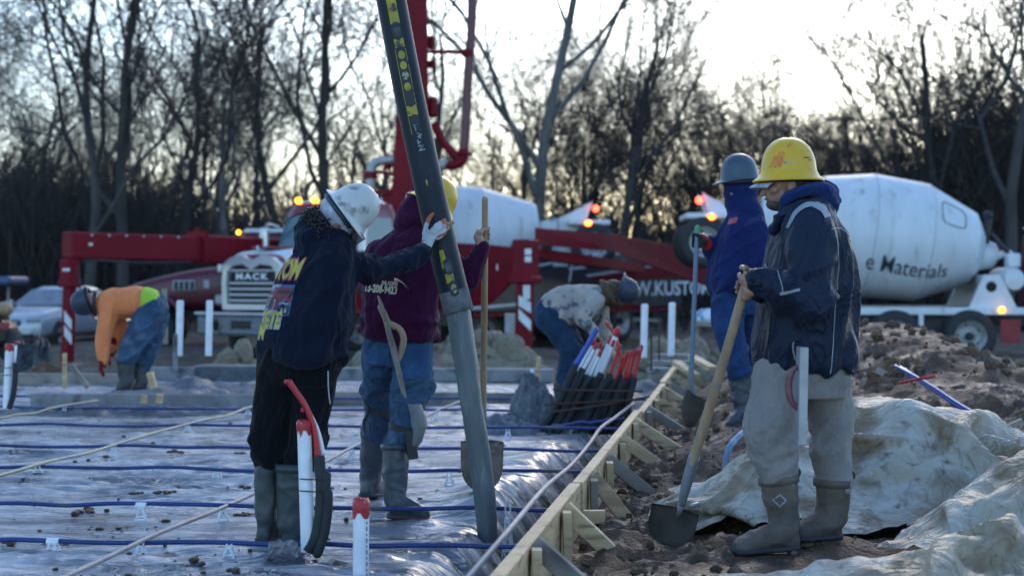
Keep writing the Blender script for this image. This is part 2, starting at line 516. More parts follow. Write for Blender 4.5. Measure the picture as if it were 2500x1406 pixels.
# ---------------------------------------------------------------- vapour barrier (black film)
def h_film(X, Y):
    t = XF(Y) - X
    z = -0.065 + 0 * X
    u = X + 0.145 * Y * 0
    roll = 1 - smooth01(0.10, 0.52, t + 0.10 * vnoise(Y * 1.3, X * 0.5, 0, 2))
    z = z - 0.40 * roll
    flat = 1 - roll
    # long wrinkles lying across the slab, broken up
    a = fbm(X * 0.9 + Y * 0.5, Y * 5.5 - X * 0.7, 0, 3, 51)
    b = 1 - np.abs(fbm(X * 1.3 - 2, Y * 8.0 + X * 1.2, 0, 3, 61))
    big = fbm(X * 0.55, Y * 1.1, 0, 2, 71)
    mask = smooth01(-0.25, 0.5, big)
    z = z + flat * (0.012 * a + 0.050 * mask * np.maximum(b - 0.5, 0) + 0.020 * big)
    # folds running down into the trench
    c = 1 - np.abs(fbm(Y * 5.0 + X * 1.5, X * 1.0, 0, 3, 81))
    near = smooth01(1.1, 0.25, t)
    z = z + near * 0.065 * (c - 0.6)
    z = z + near * 0.02 * fbm(Y * 13, X * 4, 0, 2, 91)
    # a bulging hump by the concrete hose
    z = z + 0.09 * np.exp(-(((X + 0.06) / 0.24) ** 2 + ((Y - 9.1) / .9) ** 2))
    z = z + 0.08 * np.exp(-(((X - 0.15) / 0.45) ** 2 + ((Y - 11.2) / 0.9) ** 2))
    z = z - 0.10 * smooth01(6.6, 5.4, Y) * smooth01(-2.0, -0.6, X)
    z = z + 0.05 * np.exp(-(((X + 0.9) / 0.5) ** 2 + ((Y - 6.6) / 0.25) ** 2))
    return np.where(t < 0.02, -0.5, z)

def mat_film():
    m, nt, b = new_mat('black_film')
    N = nt.nodes; L = nt.links
    tc = N.new('ShaderNodeTexCoord')
    mp = N.new('ShaderNodeMapping'); mp.inputs['Scale'].default_value = (1.0, 3.0, 1.0)
    L.new(tc.outputs['Object'], mp.inputs['Vector'])
    dust = N.new('ShaderNodeTexNoise'); dust.inputs['Scale'].default_value = 1.6; dust.inputs['Detail'].default_value = 7
    L.new(mp.outputs[0], dust.inputs['Vector'])
    mr = N.new('ShaderNodeMapRange'); mr.inputs[1].default_value = 0.34; mr.inputs[2].default_value = 0.66
    L.new(dust.outputs[0], mr.inputs[0])
    mx = N.new('ShaderNodeMix'); mx.data_type = 'RGBA'
    mx.inputs[6].default_value = (0.026, 0.033, 0.052, 1); mx.inputs[7].default_value = (0.40, 0.395, 0.41, 1)
    L.new(mr.outputs[0], mx.inputs[0]); L.new(mx.outputs[2], b.inputs['Base Color'])
    rr = N.new('ShaderNodeMapRange'); rr.inputs[3].default_value = 0.12; rr.inputs[4].default_value = 0.34
    L.new(mr.outputs[0], rr.inputs[0]); L.new(rr.outputs[0], b.inputs['Roughness'])
    b.inputs['Specular IOR Level'].default_value = 0.9
    w = N.new('ShaderNodeTexNoise'); w.inputs['Scale'].default_value = 2.6; w.inputs['Detail'].default_value = 5; w.inputs['Distortion'].default_value = 1.4
    L.new(mp.outputs[0], w.inputs['Vector'])
    bp = N.new('ShaderNodeBump'); bp.inputs['Strength'].default_value = 0.75; bp.inputs['Distance'].default_value = 0.06
    L.new(w.outputs[0], bp.inputs['Height']); L.new(bp.outputs[0], b.inputs['Normal'])
    return m
MT['film'] = mat_film()
film_me = grid_mesh('plastic_sheet', np.concatenate([np.arange(-7.5, -2.6, 0.05), np.arange(-2.6, 2.4, 0.022)]), np.concatenate([np.arange(4.6, 12, 0.024), np.arange(12, 19.5, 0.05)]), h_film, MT['film'])
bm = bmesh.new(); bm.from_mesh(film_me)
bmesh.ops.delete(bm, geom=[v for v in bm.verts if v.co.x > XF(v.co.y) - 0.02], context='VERTS')
bm.to_mesh(film_me); bm.free()
tag(put('plastic_sheet', film_me), 'wrinkled black plastic sheet spread over the slab area inside the form', 'plastic sheet')
def hf(x, y): return float(h_film(np.array([float(x)]), np.array([float(y)]))[0])

# dry mud crumbs and clods on the sheet
mb = MB(); rr = random.Random(11)
for k in range(240):
    y = rr.uniform(6.0, 15.0); x = rr.uniform(-0.31 * y, XF(y) - 0.7)
    if rr.random() < 0.5:
        cx = rr.choice([(-1.9, 8.2), (-1.3, 7.2), (-2.4, 10.5), (-1.6, 9.6), (-2.9, 12.4), (-1.35, 6.6), (-0.9, 9.8)]); x = cx[0] + rr.gauss(0, .22); y = cx[1] + rr.gauss(0, .12)
    s = 0.004 + 0.010 * rr.random() ** 3
    mb.ball((x, y, hf(x, y) + s * .4), (s * rr.uniform(1, 2.2), s * rr.uniform(1, 1.8), s * .8), 5, 4, Matrix.Rotation(rr.uniform(0, 6), 3, 'Z'))
for (px, py, w) in [(400, 1208, .055), (330, 1208, .04), (215, 1250, .07), (585, 1253, .05), (130, 1335, .05), (25, 1340, .06), (455, 1395, .06), (430, 1098, .06), (590, 1099, .05), (235, 1177, .03), (270, 1130, .04)]:
    d = 4000 * 1.26 / (py - 672); c = P(px, py, d)
    for k in range(9):
        x = c.x + rr.gauss(0, w * .6); y = c.y + rr.gauss(0, w * .5); s = w * rr.uniform(.12, .32)
        mb.ball((x, y, hf(x, y) + s * .3), (s * 1.5, s * 1.2, s * .7), 6, 5, Matrix.Rotation(rr.uniform(0, 6), 3, 'Z'))
o = mb.build('mud_crumbs', MT['mud'], smooth=True); tag(o, 'crumbs and smears of dried clay scattered on the black sheet', 'mud', kind='stuff')

# loose clods lying on the clay
mb = MB(); rr = random.Random(12)
for k in range(900):
    y = rr.uniform(5.6, 14); x = XF(y) + 0.12 + abs(rr.gauss(0, 1.0)); 
    s = 0.006 + 0.026 * rr.random() ** 4
    mb.ball((x, y, hm(x, y) + s * .35), (s * rr.uniform(.8, 1.5), s * rr.uniform(.8, 1.4), s * rr.uniform(.6, 1)), 6, 4, Matrix.Rotation(rr.uniform(0, 6), 3, rr.choice('XYZ')))
for k in range(500):
    x = rr.gauss(3.9, 1.2); y = rr.uniform(12.2, 16); s = 0.012 + 0.05 * rr.random() ** 4
    mb.ball((x, y, hm(x, y) + s * .3), (s * 1.2, s, s * .8), 6, 4, Matrix.Rotation(rr.uniform(0, 6), 3, rr.choice('XYZ')))
o = mb.build('clay_clods', MT['dirt'], smooth=False); tag(o, 'loose clods and pebbles lying on the clay and the dirt pile', 'clods', kind='stuff')

# ---------------------------------------------------------------- timber formwork
form = empty('timber_formwork', (XF(8), 8, 0), 'long pale timber form braced along the muddy slab edge', 'formwork')
for i, (ya, yb, dz, dx) in enumerate([(4.6, 7.9, 0, 0), (7.9, 12.15, 0.004, 0.012), (12.2, 15.4, -0.012, 0.03), (15.4, 18.6, 0.0, 0.02)]):
    mb = MB()
    mb.bar((XF(ya) + 0.028 + dx, ya + .004, 0.08 + dz), (XF(yb) + 0.028 + dx, yb - .004, 0.08 + dz), 0.055, 0.24, bev=0.004)
    mb.build('board', MT['lumber'], form)
rr = random.Random(5)
for i, d in enumerate([6.05, 7.05, 8.15, 9.05, 10.0, 11.15, 12.3, 13.3, 14.4, 15.4, 16.5, 17.6]):
    xo = XF(d) + 0.058 + (0.012 if 7.9 < d < 12.2 else 0.03 if d > 12.2 else 0)
    h = 0.175 + rr.uniform(-.01, .03)
    mb = MB(); mb.bar((xo + .024 + rr.uniform(0, .01), d, -0.25), (xo + .026, d + rr.uniform(-.02, .02), h), 0.085 + rr.uniform(-.01, .01), 0.038, up=(1, 0, 0), bev=0.003)
    mb.build('stake', MT['lumber'] if i % 4 != 2 else MT['old_lumber'], form)
    k = 0.16 + rr.uniform(-.01, .05) + (0.06 if d > 9 else 0)
    fx = xo + .06 + k
    d2 = d + 0.10
    mb = MB(); mb.bar((xo + .018, d2, 0.185 + rr.uniform(-.01, .012)), (fx, d2 + rr.uniform(-.08, .08), hm(fx, d2) - 0.015), 0.038, 0.072, bev=0.003)
    mb.build('brace', MT['lumber'] if i % 3 else MT['old_lumber'], form)
mb = MB(); mb.box((XF(8.0) + 0.10, 7.75, 0.06), (0.10, 0.04, 0.06)); mb.build('block', MT['lumber'], form)

# foam edge insulation inside the form
mb = MB(); mb.bar((XF(5.2) - 0.03, 5.2, 0.02), (XF(7.6) - 0.03, 7.6, 0.02), 0.05, 0.2)
tag(mb.build('foam_board', MT['foam_board']), 'pale blue foam insulation board standing inside the near form', 'insulation')

# ---------------------------------------------------------------- reinforcing bars
def ribbed(name, a, b, r, mat, label, cat, group, sag=0.0, n=14, seed=0):
    rg = random.Random(seed); a = Vector(a); b = Vector(b)
    pts = []
    for i in range(n + 1):
        t = i / n; p = a.lerp(b, t)
        p.z += rg.uniform(-.010, .008) - sag * math.sin(math.pi * t); p.x += rg.uniform(-.01, .01); p.y += rg.uniform(-.02, .02)
        pts.append(p)
    mb = MB(); mb.tube(pts, r, 8, n * 3)
    return tag(mb.build(name, mat, smooth=True), label, cat, group)
BAR_D = [7.07, 8.24, 9.80, 11.05, 12.6, 14.2, 15.6]
BLUE_L = ['nearest blue reinforcing bar, crossing in front of the taped white pipe foot',
          'blue reinforcing bar passing right behind the short red-capped white pipe',
          'blue reinforcing bar running behind the rubber boots, third from the front',
          'blue reinforcing bar level with the shovel blade shoulders, fourth from the front',
          'blue reinforcing bar running at knee height of the two hose workers, fifth from the front',
          'blue reinforcing bar lying next to the heap of wet concrete, sixth from the front',
          'farthest blue reinforcing bar, just in front of the grey screed board']
for i, d0 in enumerate(BAR_D):
    x1 = (d0 + 0.145 * 0.87) / 1.0
    # meets the form where XF(y) = x, y = d0 - .145 x
    xe = (-0.08 + 0.145 * (d0 - 5.45)) / (1 + 0.145 ** 2) - 0.01
    xl = -0.335 * d0 - 0.3
    bo = ribbed('reinforcing_bar', (xl, d0 - 0.145 * xl, 0.0), (xe, d0 - 0.145 * xe, 0.03), 0.0115, MT['bar_blue'], BLUE_L[i], 'rebar', 'blue bars across the slab', seed=i)
    for px in ([130], [345, 700], [530], [], [], [], [])[i]:
        k = (px - 1250) / FPX; y = d0 / (1 + .145 * k); c = Vector((k * y, y, 0.004)); dv = Vector((1, -.145, 0)).normalized()
        mb = MB(); mb.tube([c - dv * .028, c + dv * .028], .0165, 10); mb.build('tape_band', MT['plastic_white'], bo)
# two blue bars above the bundle trench
ribbed('reinforcing_bar', P(1345, 1040, 12.7), P(1525, 1022, 12.6), 0.0115, MT['bar_blue'], 'short blue bar slanting up to the form in front of the foam tube bundle', 'rebar', 'blue bars across the slab', seed=31)
YEL = [(-2.68, 5.3, 15.6, 'bar_grey', 'dusty pale bar running lengthwise from the bottom edge to the two hose workers'),
       (-4.40, 8.0, 16.2, 'bar_yellow', 'long yellowish fibreglass bar running lengthwise across the blue bars'),
       (-6.13, 11.5, 15.5, 'bar_yellow', 'yellowish fibreglass bar near the edge of the sheet by the grey screed board')]
for i, (x0, ya, yb, mt, lab) in enumerate(YEL):
    ribbed('reinforcing_bar', (x0 + .143 * ya, ya, 0.022), (x0 + .143 * yb, yb, 0.022), 0.0115, MT[mt], lab, 'rebar', 'lengthwise bars', seed=40 + i)
ribbed('reinforcing_bar', P(440, 960, 16.9), P(660, 925, 18.5), 0.012, MT['bar_yellow'], 'yellowish bar poking out behind the grey screed board', 'rebar', 'lengthwise bars', seed=49)
# grey bar along the trench, tied beside the form
pts = [P(1120, 1436, 5.95), P(1245, 1290, 6.7), P(1330, 1190, 7.9), P(1395, 1135, 9.1), P(1440, 1082, 10.6), P(1466, 1045, 11.4), P(1500, 1020, 12.3), P(1545, 985, 13.4)]
mb = MB(); mb.tube(pts, 0.0125, 8, 60)
tag(mb.build('reinforcing_bar', MT['bar_grey'], smooth=True), 'crusted grey bar running along the trench beside the timber form', 'rebar', 'lengthwise bars')

# ---- plastic bar chairs
def chair_mesh():
    mb = MB()
    for sy in (-1, 1):
        for sx in (-1, 1):
            mb.bar((sx * 0.028, sy * 0.018, 0.0), (sx * 0.008, sy * 0.010, 0.062), 0.009, 0.007)
        mb.bar((-0.024, sy * 0.016, 0.02), (0.024, sy * 0.016, 0.02), 0.005, 0.006)
    mb.box((0, 0, 0.004), (0.066, 0.046, 0.005))
    mb.box((0, 0, 0.058), (0.03, 0.03, 0.006))
    mb.tube([(-0.010, 0, 0.06), (-0.013, 0, 0.072), (-0.009, 0, 0.083)], 0.0045, 6)
    mb.tube([(0.010, 0, 0.06), (0.013, 0, 0.072), (0.009, 0, 0.083)], 0.0045, 6)
    return mesh_from('bar_chair', mb.v, mb.f, MT['plastic_white'])
chair_me = chair_mesh()
rr = random.Random(8)
spots = []
for i, d0 in enumerate(BAR_D[:6]):
    for j, (x0, ya, yb, mt, lab) in enumerate(YEL):
        x = (x0 + .143 * d0) / (1 + .143 * .145); y = d0 - .145 * x
        if ya - .2 < y < yb and x > -0.32 * y: spots.append((x - .02, y, i, 'where a lengthwise bar crosses the %s blue bar'))
for (px, py, i) in [(345, 1228, 1), (1097, 1162, 2), (1240, 1050, 4), (1240, 1258, 1), (130, 1322, 0), (530, 1145, 2), (560, 1320, 0)]:
    d0 = BAR_D[i]; k = (px - 1250) / FPX
    y = d0 / (1 + .145 * k); spots.append((k * y, y, i, 'alone on the %s blue bar'))
ordn = ['nearest', 'second', 'third', 'fourth', 'fifth', 'sixth', 'seventh']
seen = {}
for (x, y, i, t) in spots:
    lab = 'white plastic bar chair ' + t % ordn[i]
    seen[lab] = seen.get(lab, 0) + 1
    if seen[lab] > 1: lab += ', ' + ['', '', 'next one along', 'third one along', 'fourth one along'][min(seen[lab], 4)]
    o = put('bar_chair', chair_me); o.location = (x, y, hf(x, y) - 0.002); o.rotation_euler = (0, 0, rr.uniform(-.4, .4))
    zt = 0.0 - o.location.z; o.scale = (1, 1, max(zt / 0.066, 0.7))
    tag(o, lab, 'bar chair', 'white bar chairs')

# ---------------------------------------------------------------- taped pipes standing in the slab
def taped_pipe(name, base, top, r, tape, label, group='red-capped white pipes', lean=None):
    base = Vector(base); top = Vector(top)
    root = empty(name, base, label, 'pipe', group)
    mb = MB(); mb.tube([base, base.lerp(top, .5) + (lean or Vector((0, 0, 0))), top], r, 16, 8); mb.build('pipe', MT['pvc'], root, auto=50)
    ax = (top - base).normalized()
    mb = MB(); rg = random.Random(int(r * 1e5)); n = 16
    x = ax.orthogonal().normalized(); y = ax.cross(x); V = []; F = []
    for i, (rad, h) in enumerate([(1.06, -tape), (1.10, -tape * .5), (1.08, -.004), (0.9, .010), (0.05, .004)]):
        for s in range(n):
            a = 2 * math.pi * s / n; k = rad * r * (1 + rg.uniform(-.04, .05)); hh = h + (rg.uniform(-.018, .012) if i == 0 else rg.uniform(-.004, .004))
            V.append(top + ax * hh + (x * math.cos(a) + y * math.sin(a)) * k)
    for i in range(4):
        for s in range(n):
            F.append((i * n + s, i * n + (s + 1) % n, (i + 1) * n + (s + 1) % n, (i + 1) * n + s))
    mb.add(V, F); mb.build('tape_cap', MT['red_tape'], root, smooth=True)
    return root
d = 6.6
p1 = taped_pipe('taped_pipe', P(880, 1520, d), P(882, 1222, d), 0.0325, 0.055, 'short white plastic pipe with flat red tape cap at the bottom edge')
# printed ticks along the pipe
mb = MB()
for k in range(16):
    py = 1262 + k * 9.5 + (k % 3) * 2
    mb.box(P(897, py, d) + Vector((0, -0.026, 0)), (0.004, 0.002, 0.008))
mb.build('print', MT['black'], p1)
d = 7.15
p2 = taped_pipe('taped_pipe', P(752, 1345, d), P(742, 1030, d), 0.031, 0.045, 'white plastic pipe with torn red tape cap tied to two black foam sleeves')
mb = MB()
for t in (1167, 1196):
    c = P(765, t, d); mb.tube([c + Vector((-.055, -.04, .003)), c + Vector((0.0, -.052, 0.001)), c + Vector((.06, -.046, 0))], 0.003, 5)
mb.build('tie_wire', MT['black'], p2)
fr = empty('foam_sleeve', P(780, 1340, d), 'pair of black foam sleeves with a red tube bending out of the top', 'pipe insulation')
mb = MB(); mb.tube([P(752, 1345, d - .02), P(775, 1295, d - .02), P(784, 1200, d - .02), P(779, 1112, d - .02)], 0.024, 12, 18); mb.build('sleeve', MT['foam_black'], fr, smooth=True)
mb = MB(); mb.tube([P(775, 1350, d - .03), P(792, 1300, d - .03), P(800, 1240, d - .03), P(800, 1202, d - .03)], 0.022, 12, 18, cap='round'); mb.build('sleeve', MT['foam_black'], fr, smooth=True)
mb = MB(); mb.tube([P(795, 1198, d - .03), P(797, 1160, d - .03)], 0.021, 12, cap='round'); mb.build('sleeve', MT['foam_black'], fr, smooth=True)
mb = MB(); mb.tube([P(775, 1116, d), P(768, 1050, d), P(748, 995, d), P(722, 955, d), P(704, 930, d)], [0.013, .013, .012, .013, .014], 10, 24); mb.build('red_tube', MT['red_tube'], fr, smooth=True)
mb = MB(); mb.tube([P(790, 1110, d + .02), P(775, 1050, d + .02), P(750, 998, d + .02)], 0.010, 10, 14); mb.build('white_tube', MT['pvc'], fr, smooth=True)
mb = MB(); mb.ball(P(704, 932, d), (.02, .015, .012), 8, 6); mb.box(P(738, 1000, d), (.012, .01, .018)); mb.build('tape_cap', MT['red_tape'], fr)
# left edge pipe
d = 13.9
p3 = taped_pipe('taped_pipe', P(17, 995, d), P(23, 842, d), 0.034, 0.05, 'white plastic pipe with red tape cap standing at the far left edge')
mb = MB()
for t in (897, 915): mb.box(P(20, t, d) + Vector((0, -.035, 0)), (.075, .004, .006))
mb.build('tie_wire', MT['black'], p3)
fr = empty('foam_sleeve', P(33, 995, d), 'black foam sleeve with thin white red-tipped tube beside the far left pipe', 'pipe insulation')
mb = MB(); mb.tube([P(22, 997, d - .03), P(32, 965, d - .03), P(37, 920, d - .03), P(37, 885, d - .03)], 0.024, 10, 14); mb.build('sleeve', MT['foam_black'], fr, smooth=True)
mb = MB(); mb.tube([P(36, 890, d - .02), P(39, 840, d - .02)], 0.012, 8); mb.build('white_tube', MT['pvc'], fr, smooth=True)
mb = MB(); mb.tube([P(39, 842, d - .02), P(39, 833, d - .02)], 0.014, 8); mb.build('tape_cap', MT['red_tape'], fr, smooth=True)
# four capless pipes further back
for (px, ya, yb, d, w, lab) in [(440, 868, 733, 19.5, .042, 'bare white pipe nearest to the orange-shirted worker'), (512, 868, 733, 19.5, .040, 'bare white pipe standing in front of the truck grille corner'),
                                (1574, 872, 742, 19.8, .042, 'bare white pipe standing next to the rusty bar'), (1641, 868, 738, 20.2, .042, 'bare white pipe standing next to the blue-shafted shovel')]:
    mb = MB(); mb.tube([P(px - 3, ya, d), P(px, yb + 3, d)], w, 14, cap='flat'); mb.tube([P(px, yb + 4, d), P(px, yb, d)], [w, w * .8], 14)
    tag(mb.build('standing_pipe', MT['pvc'], auto=50), lab, 'pipe', 'bare white pipes')
for (a, b, lab) in [((1609, 880, 19), (1610, 770, 19), 'thin rusty dowel standing midway between the two bare white pipes'), ((1590, 905, 18), (1590, 800, 18), 'shorter rusty dowel standing right beside the first bare pipe')]:
    mb = MB(); mb.tube([P(*a), P(*b)], 0.011, 6); tag(mb.build('rusty_dowel', MT['rust']), lab, 'rebar')

# silver tape scrap at the foot of the sleeves
mb = MB(); rg = random.Random(4); V = []; F = []; n = 9
for i in range(n):
    for j in range(5):
        p = P(655 + i * 9, 1352 - j * 8 + (i - 4) ** 2 * .3, 7.0 - j * .02); p.z += rg.uniform(-.006, .012); p.y += rg.uniform(-.01, .01); V.append(p)
for i in range(n - 1):
    for j in range(4): F.append((i * 5 + j, (i + 1) * 5 + j, (i + 1) * 5 + j + 1, i * 5 + j + 1))
mb.add(V, F); tag(mb.build('tape_scrap', MT['alu']), 'crumpled silver tape scrap at the foot of the foam sleeves', 'tape')

# ---------------------------------------------------------------- pipe bundle in the trench
rr = random.Random(21)
NB = 21
cnt = {}
tops = ['blue', 'white', 'white', 'black', 'white', 'white', 'black', 'whiteb', 'whiteb', 'white', 'black', 'white', 'red', 'red', 'red', 'redl', 'red', 'red', 'black', 'redl2', 'red']
hts = {'blue': 95, 'white': 75, 'whiteb': 110, 'red': 65, 'redl': 130, 'redl2': 85, 'black': 0}
for i in range(NB):
    t = i / (NB - 1)
    d = 13.3 + rr.uniform(-.12, .22) + 0.25 * t
    bx = 1338 + 190 * t; by = 1022 - 8 * t
    tx = 1404 + 148 * t + rr.uniform(-3, 3); ty = 905 + 22 * math.sin(t * 2.4) - (14 if i % 3 == 0 else 0)
    kind = tops[i]
    root = empty('insulated_pipe', P(bx, by, d), None, 'pipe', 'black insulated pipes bundled in the trench')
    b0 = P(bx - 30, by + 40, d - .1); m0 = P(bx + (tx - bx) * .4, by - 45, d); t0 = P(tx, ty, d)
    mb = MB(); mb.tube([b0, P(bx, by, d), m0, t0], 0.030, 9, 12); mb.build('sleeve', MT['foam_black'], root, smooth=True)
    h = hts[kind] * rr.uniform(.75, 1.05)
    ux = (tx - bx) / 110.0
    if kind == 'black':
        cnt[kind] = cnt.get(kind, 0) + 1
        root['label'] = 'bare black foam tube without inner tube, %s of these from the concrete lump' % ['first', 'second', 'third', 'fourth', 'fifth'][cnt[kind] - 1]
        continue
    mat = {'b': MT['blue_tube'], 'w': MT['pvc'], 'r': MT['red_tube']}[kind[0]]
    rad = 0.024 if kind == 'whiteb' else 0.0135 if kind != 'blue' else .022
    if kind == 'redl': pts = [t0, P(tx - 3, ty - 50, d), P(tx - 14, ty - 95, d), P(tx - 34, ty - 122, d)]
    else: pts = [t0, P(tx + ux * h * .55, ty - h * .55, d), P(tx + ux * h * .95, ty - h, d)]
    mb = MB(); mb.tube(pts, rad, 8, 10, cap='flat'); mb.build('inner_tube', mat, root, smooth=True)
    if kind[0] != 'b':
        e = pts[-1]; ax = (pts[-1] - pts[-2]).normalized()
        mb = MB(); mb.tube([e - ax * .030, e + ax * .008], rad * 1.18, 8, cap='round'); mb.build('tape_cap', MT['red_tape'], root, smooth=True)
    cnt[kind] = cnt.get(kind, 0) + 1; nth = ['first', 'second', 'third', 'fourth', 'fifth', 'sixth', 'seventh'][cnt[kind] - 1]
    root['label'] = {'blue': 'black foam tube with the blue tube sticking out, outermost of the trench bundle',
                     'white': 'foam tube with thin white red-tipped tube, %s of these from the concrete lump' % nth,
                     'whiteb': 'foam tube with thick white tube under the hammer, %s from the concrete lump' % nth,
                     'red': 'foam tube with short red tube, %s of these from the concrete lump' % nth,
                     'redl': 'black foam tube with the tallest bent red tube of the trench bundle',
                     'redl2': 'black foam tube with red tube, next to last beside the form'}[kind]
mb = MB()
for (a, b) in [((1350, 951), (1570, 955)), ((1330, 987), (1560, 975))]:
    mb.tube([P(*a, 13.1), P(*b, 13.1)], 0.009, 6)
mb.tube([P(1345, 1005, 13.0), P(1450, 992, 13.0), P(1585, 968, 13.3)], 0.009, 6)
tag(mb.build('rusty_tie_bar', MT['rust']), 'thin rusty bars tied across the black trench bundle', 'rebar')

# ---------------------------------------------------------------- screed board, cross forms, fresh concrete
def crossbar(px0, px1, d0, zc, w, h, name, mat, label, cat, group=None):
    a = P(px0, 700, d0); x0 = a.x; b = P(px1, 700, d0); x1 = b.x
    mb = MB(); mb.bar((x0, d0 - .10 * (x0), zc), (x1, d0 - .10 * x1, zc), w, h, bev=.006)
    return tag(mb.build(name, mat), label, cat, group)
crossbar(40, 655, 15.4, -0.01, 0.05, 0.14, 'screed_board', MT['concrete_dry'], 'grey concrete-stained board lying across the slab behind the bars', 'board')
crossbar(648, 1330, 15.9, 0.0, 0.05, 0.12, 'cross_form_board', MT['old_lumber'], 'grey weathered form board crossing behind the two hose workers', 'board')
crossbar(640, 1350, 19.6, 0.01, 0.30, 0.15, 'concrete_strip', MT['concrete_dry'], 'pale grey concrete strip lying in front of the rubble heap', 'concrete')
tag(crossbar(-80, 300, 18.2, -0.05, 0.12, 0.26, 'footing_form', MT['old_lumber'], 'weathered timber footing form at the hands of the orange-shirted worker', 'formwork'))
crossbar(300, 460, 18.9, 0.0, 0.14, 0.24, 'footing_form', MT['concrete_dry'], 'concrete-splashed footing form between the worker boots and pipes', 'formwork')
crossbar(470, 640, 19.2, 0.03, 0.5, 0.2, 'concrete_block', MT['concrete_wet'], 'dark concrete block under the bare white pipes', 'concrete')
# wet concrete heaps
def heap(name, cx, cy, rx, ry, h, base, mat, label, cat, seed, n=70, lump=0.35, kind=None):
    xs = np.linspace(cx - rx, cx + rx, n); ys = np.linspace(cy - ry, cy + ry, n)
    def hh(X, Y):
        q = ((X - cx) / rx) ** 2 + ((Y - cy) / ry) ** 2
        k = np.maximum(1 - q, 0)
        f = 3.0 / max(min(rx, ry), .3)
        return base - 0.06 + (h + 0.06) * k ** 0.8 * (1 + lump * fbm(X * f, Y * f, 0, 4, seed) + .12 * np.abs(vnoise(X * f * 4, Y * f * 4, 0, seed + 3)))
    return tag(put(name, grid_mesh(name, xs, ys, hh, mat)), label, cat, None, kind)
heap('wet_concrete', P(510, 900, 16.6).x, 17.1, 1.5, 1.3, 0.16, -0.1, MT['concrete_wet'], 'fresh wet concrete poured behind the grey screed board', 'concrete', 5)
heap('wet_concrete', P(330, 900, 15.0).x, 14.95, 2.0, 0.45, 0.06, -0.07, MT['concrete_wet'], 'thin spill of wet concrete along the foot of the screed board', 'concrete', 15)
heap('wet_concrete', P(1305, 960, 13.6).x, 13.7, 0.27, 0.45, 0.36, -0.1, MT['concrete_wet'], 'rough lump of wet concrete heaped beside the foam tube bundle', 'concrete', 7)
heap('wet_concrete', P(1225, 1000, 13.4).x, 13.3, 0.42, 0.5, 0.12, -0.08, MT['concrete_wet'], 'low spread of wet concrete behind the shovel handle', 'concrete', 9)
heap('wet_concrete', -0.02, 8.25, 0.36, 0.5, 0.14, -0.40, MT['concrete_wet'], 'wet concrete splashing in the trench below the hose', 'concrete', 19, 60)
heap('wet_concrete', P(1640, 905, 18).x - .1, 18.2, 1.1, 1.2, 0.12, -0.15, MT['concrete_wet'], 'flat wet concrete between the far form and the bare pipes', 'concrete', 23)

# ---------------------------------------------------------------- concrete hose
HOSE_D = 8.1; HOSE_R = 0.074
HP = [(-1400, 760), (-600, 855), (-150, 930), (0, 955), (250, 1003), (450, 1046), (600, 1080), (757, 1119)]
def hose_c(py):
    for k in range(len(HP) - 1):
        if HP[k][0] <= py <= HP[k + 1][0] or k == len(HP) - 2:
            t = (py - HP[k][0]) / (HP[k + 1][0] - HP[k][0]); return P(HP[k][1] + (HP[k + 1][1] - HP[k][1]) * t, py, HOSE_D)
hose = empty('concrete_hose', hose_c(757), 'thick black rubber concrete hose hanging from the boom between the two workers', 'hose')
MT['hose_rubber'] = M('hose_rubber', (0.008, 0.012, 0.020), (0.014, 0.019, 0.028), 5, 0.5, spec=.28, bump=0.15, bscale=60, bdist=0.004, c3=(0.05, 0.055, 0.065), scale3=24, lo3=0.60, hi3=0.9, stretch=(1, 1, 0.5))
MT['hose_yellow'] = M('hose_yellow', (0.42, 0.34, 0.03), (0.30, 0.24, 0.03), 20, 0.6, c3=(0.05, 0.05, 0.04), scale3=22, lo3=0.56, hi3=0.66)
MT['hose_pale'] = M('hose_pale', (0.42, 0.40, 0.22), (0.2, 0.2, 0.14), 30, 0.6, c3=(0.04, 0.045, 0.05), scale3=40, lo3=0.55, hi3=0.6)
hpts = [P(px, py, HOSE_D) for (py, px) in HP]
mb = MB(); mb.tube(hpts, HOSE_R, 32, 70); mb.build('hose_wall', MT['hose_rubber'], hose, auto=60)
# ragged dusty cuff at the cut end
mb = MB(); rg = random.Random(2); V = []; F = []; n = 40
ax = (hose_c(757) - hose_c(600)).normalized(); sx = ax.cross(Vector((0, 1, 0))).normalized(); sy = ax.cross(sx)
for (h, rad) in [(-.10, 1.004), (-.03, 1.01), (0.0, 1.02), (.006, .98), (0.0, .86), (-.05, .84)]:
    for s in range(n):
        a = 2 * math.pi * s / n; V.append(hose_c(757) + ax * (h + (rg.uniform(-.003, .006) if -0.02 < h else 0)) + (sx * math.cos(a) + sy * math.sin(a)) * rad * HOSE_R)
for i in range(5):
    for s in range(n): F.append((i * n + s, i * n + (s + 1) % n, (i + 1) * n + (s + 1) % n, (i + 1) * n + s))
mb.add(V, F)
MT['hose_dust'] = M('hose_dust', (0.14, 0.145, 0.15), (0.05, 0.055, 0.065), 14, 0.8, bump=.4, bscale=50, bdist=.004)
mb.build('cut_end', MT['hose_dust'], hose, smooth=True)
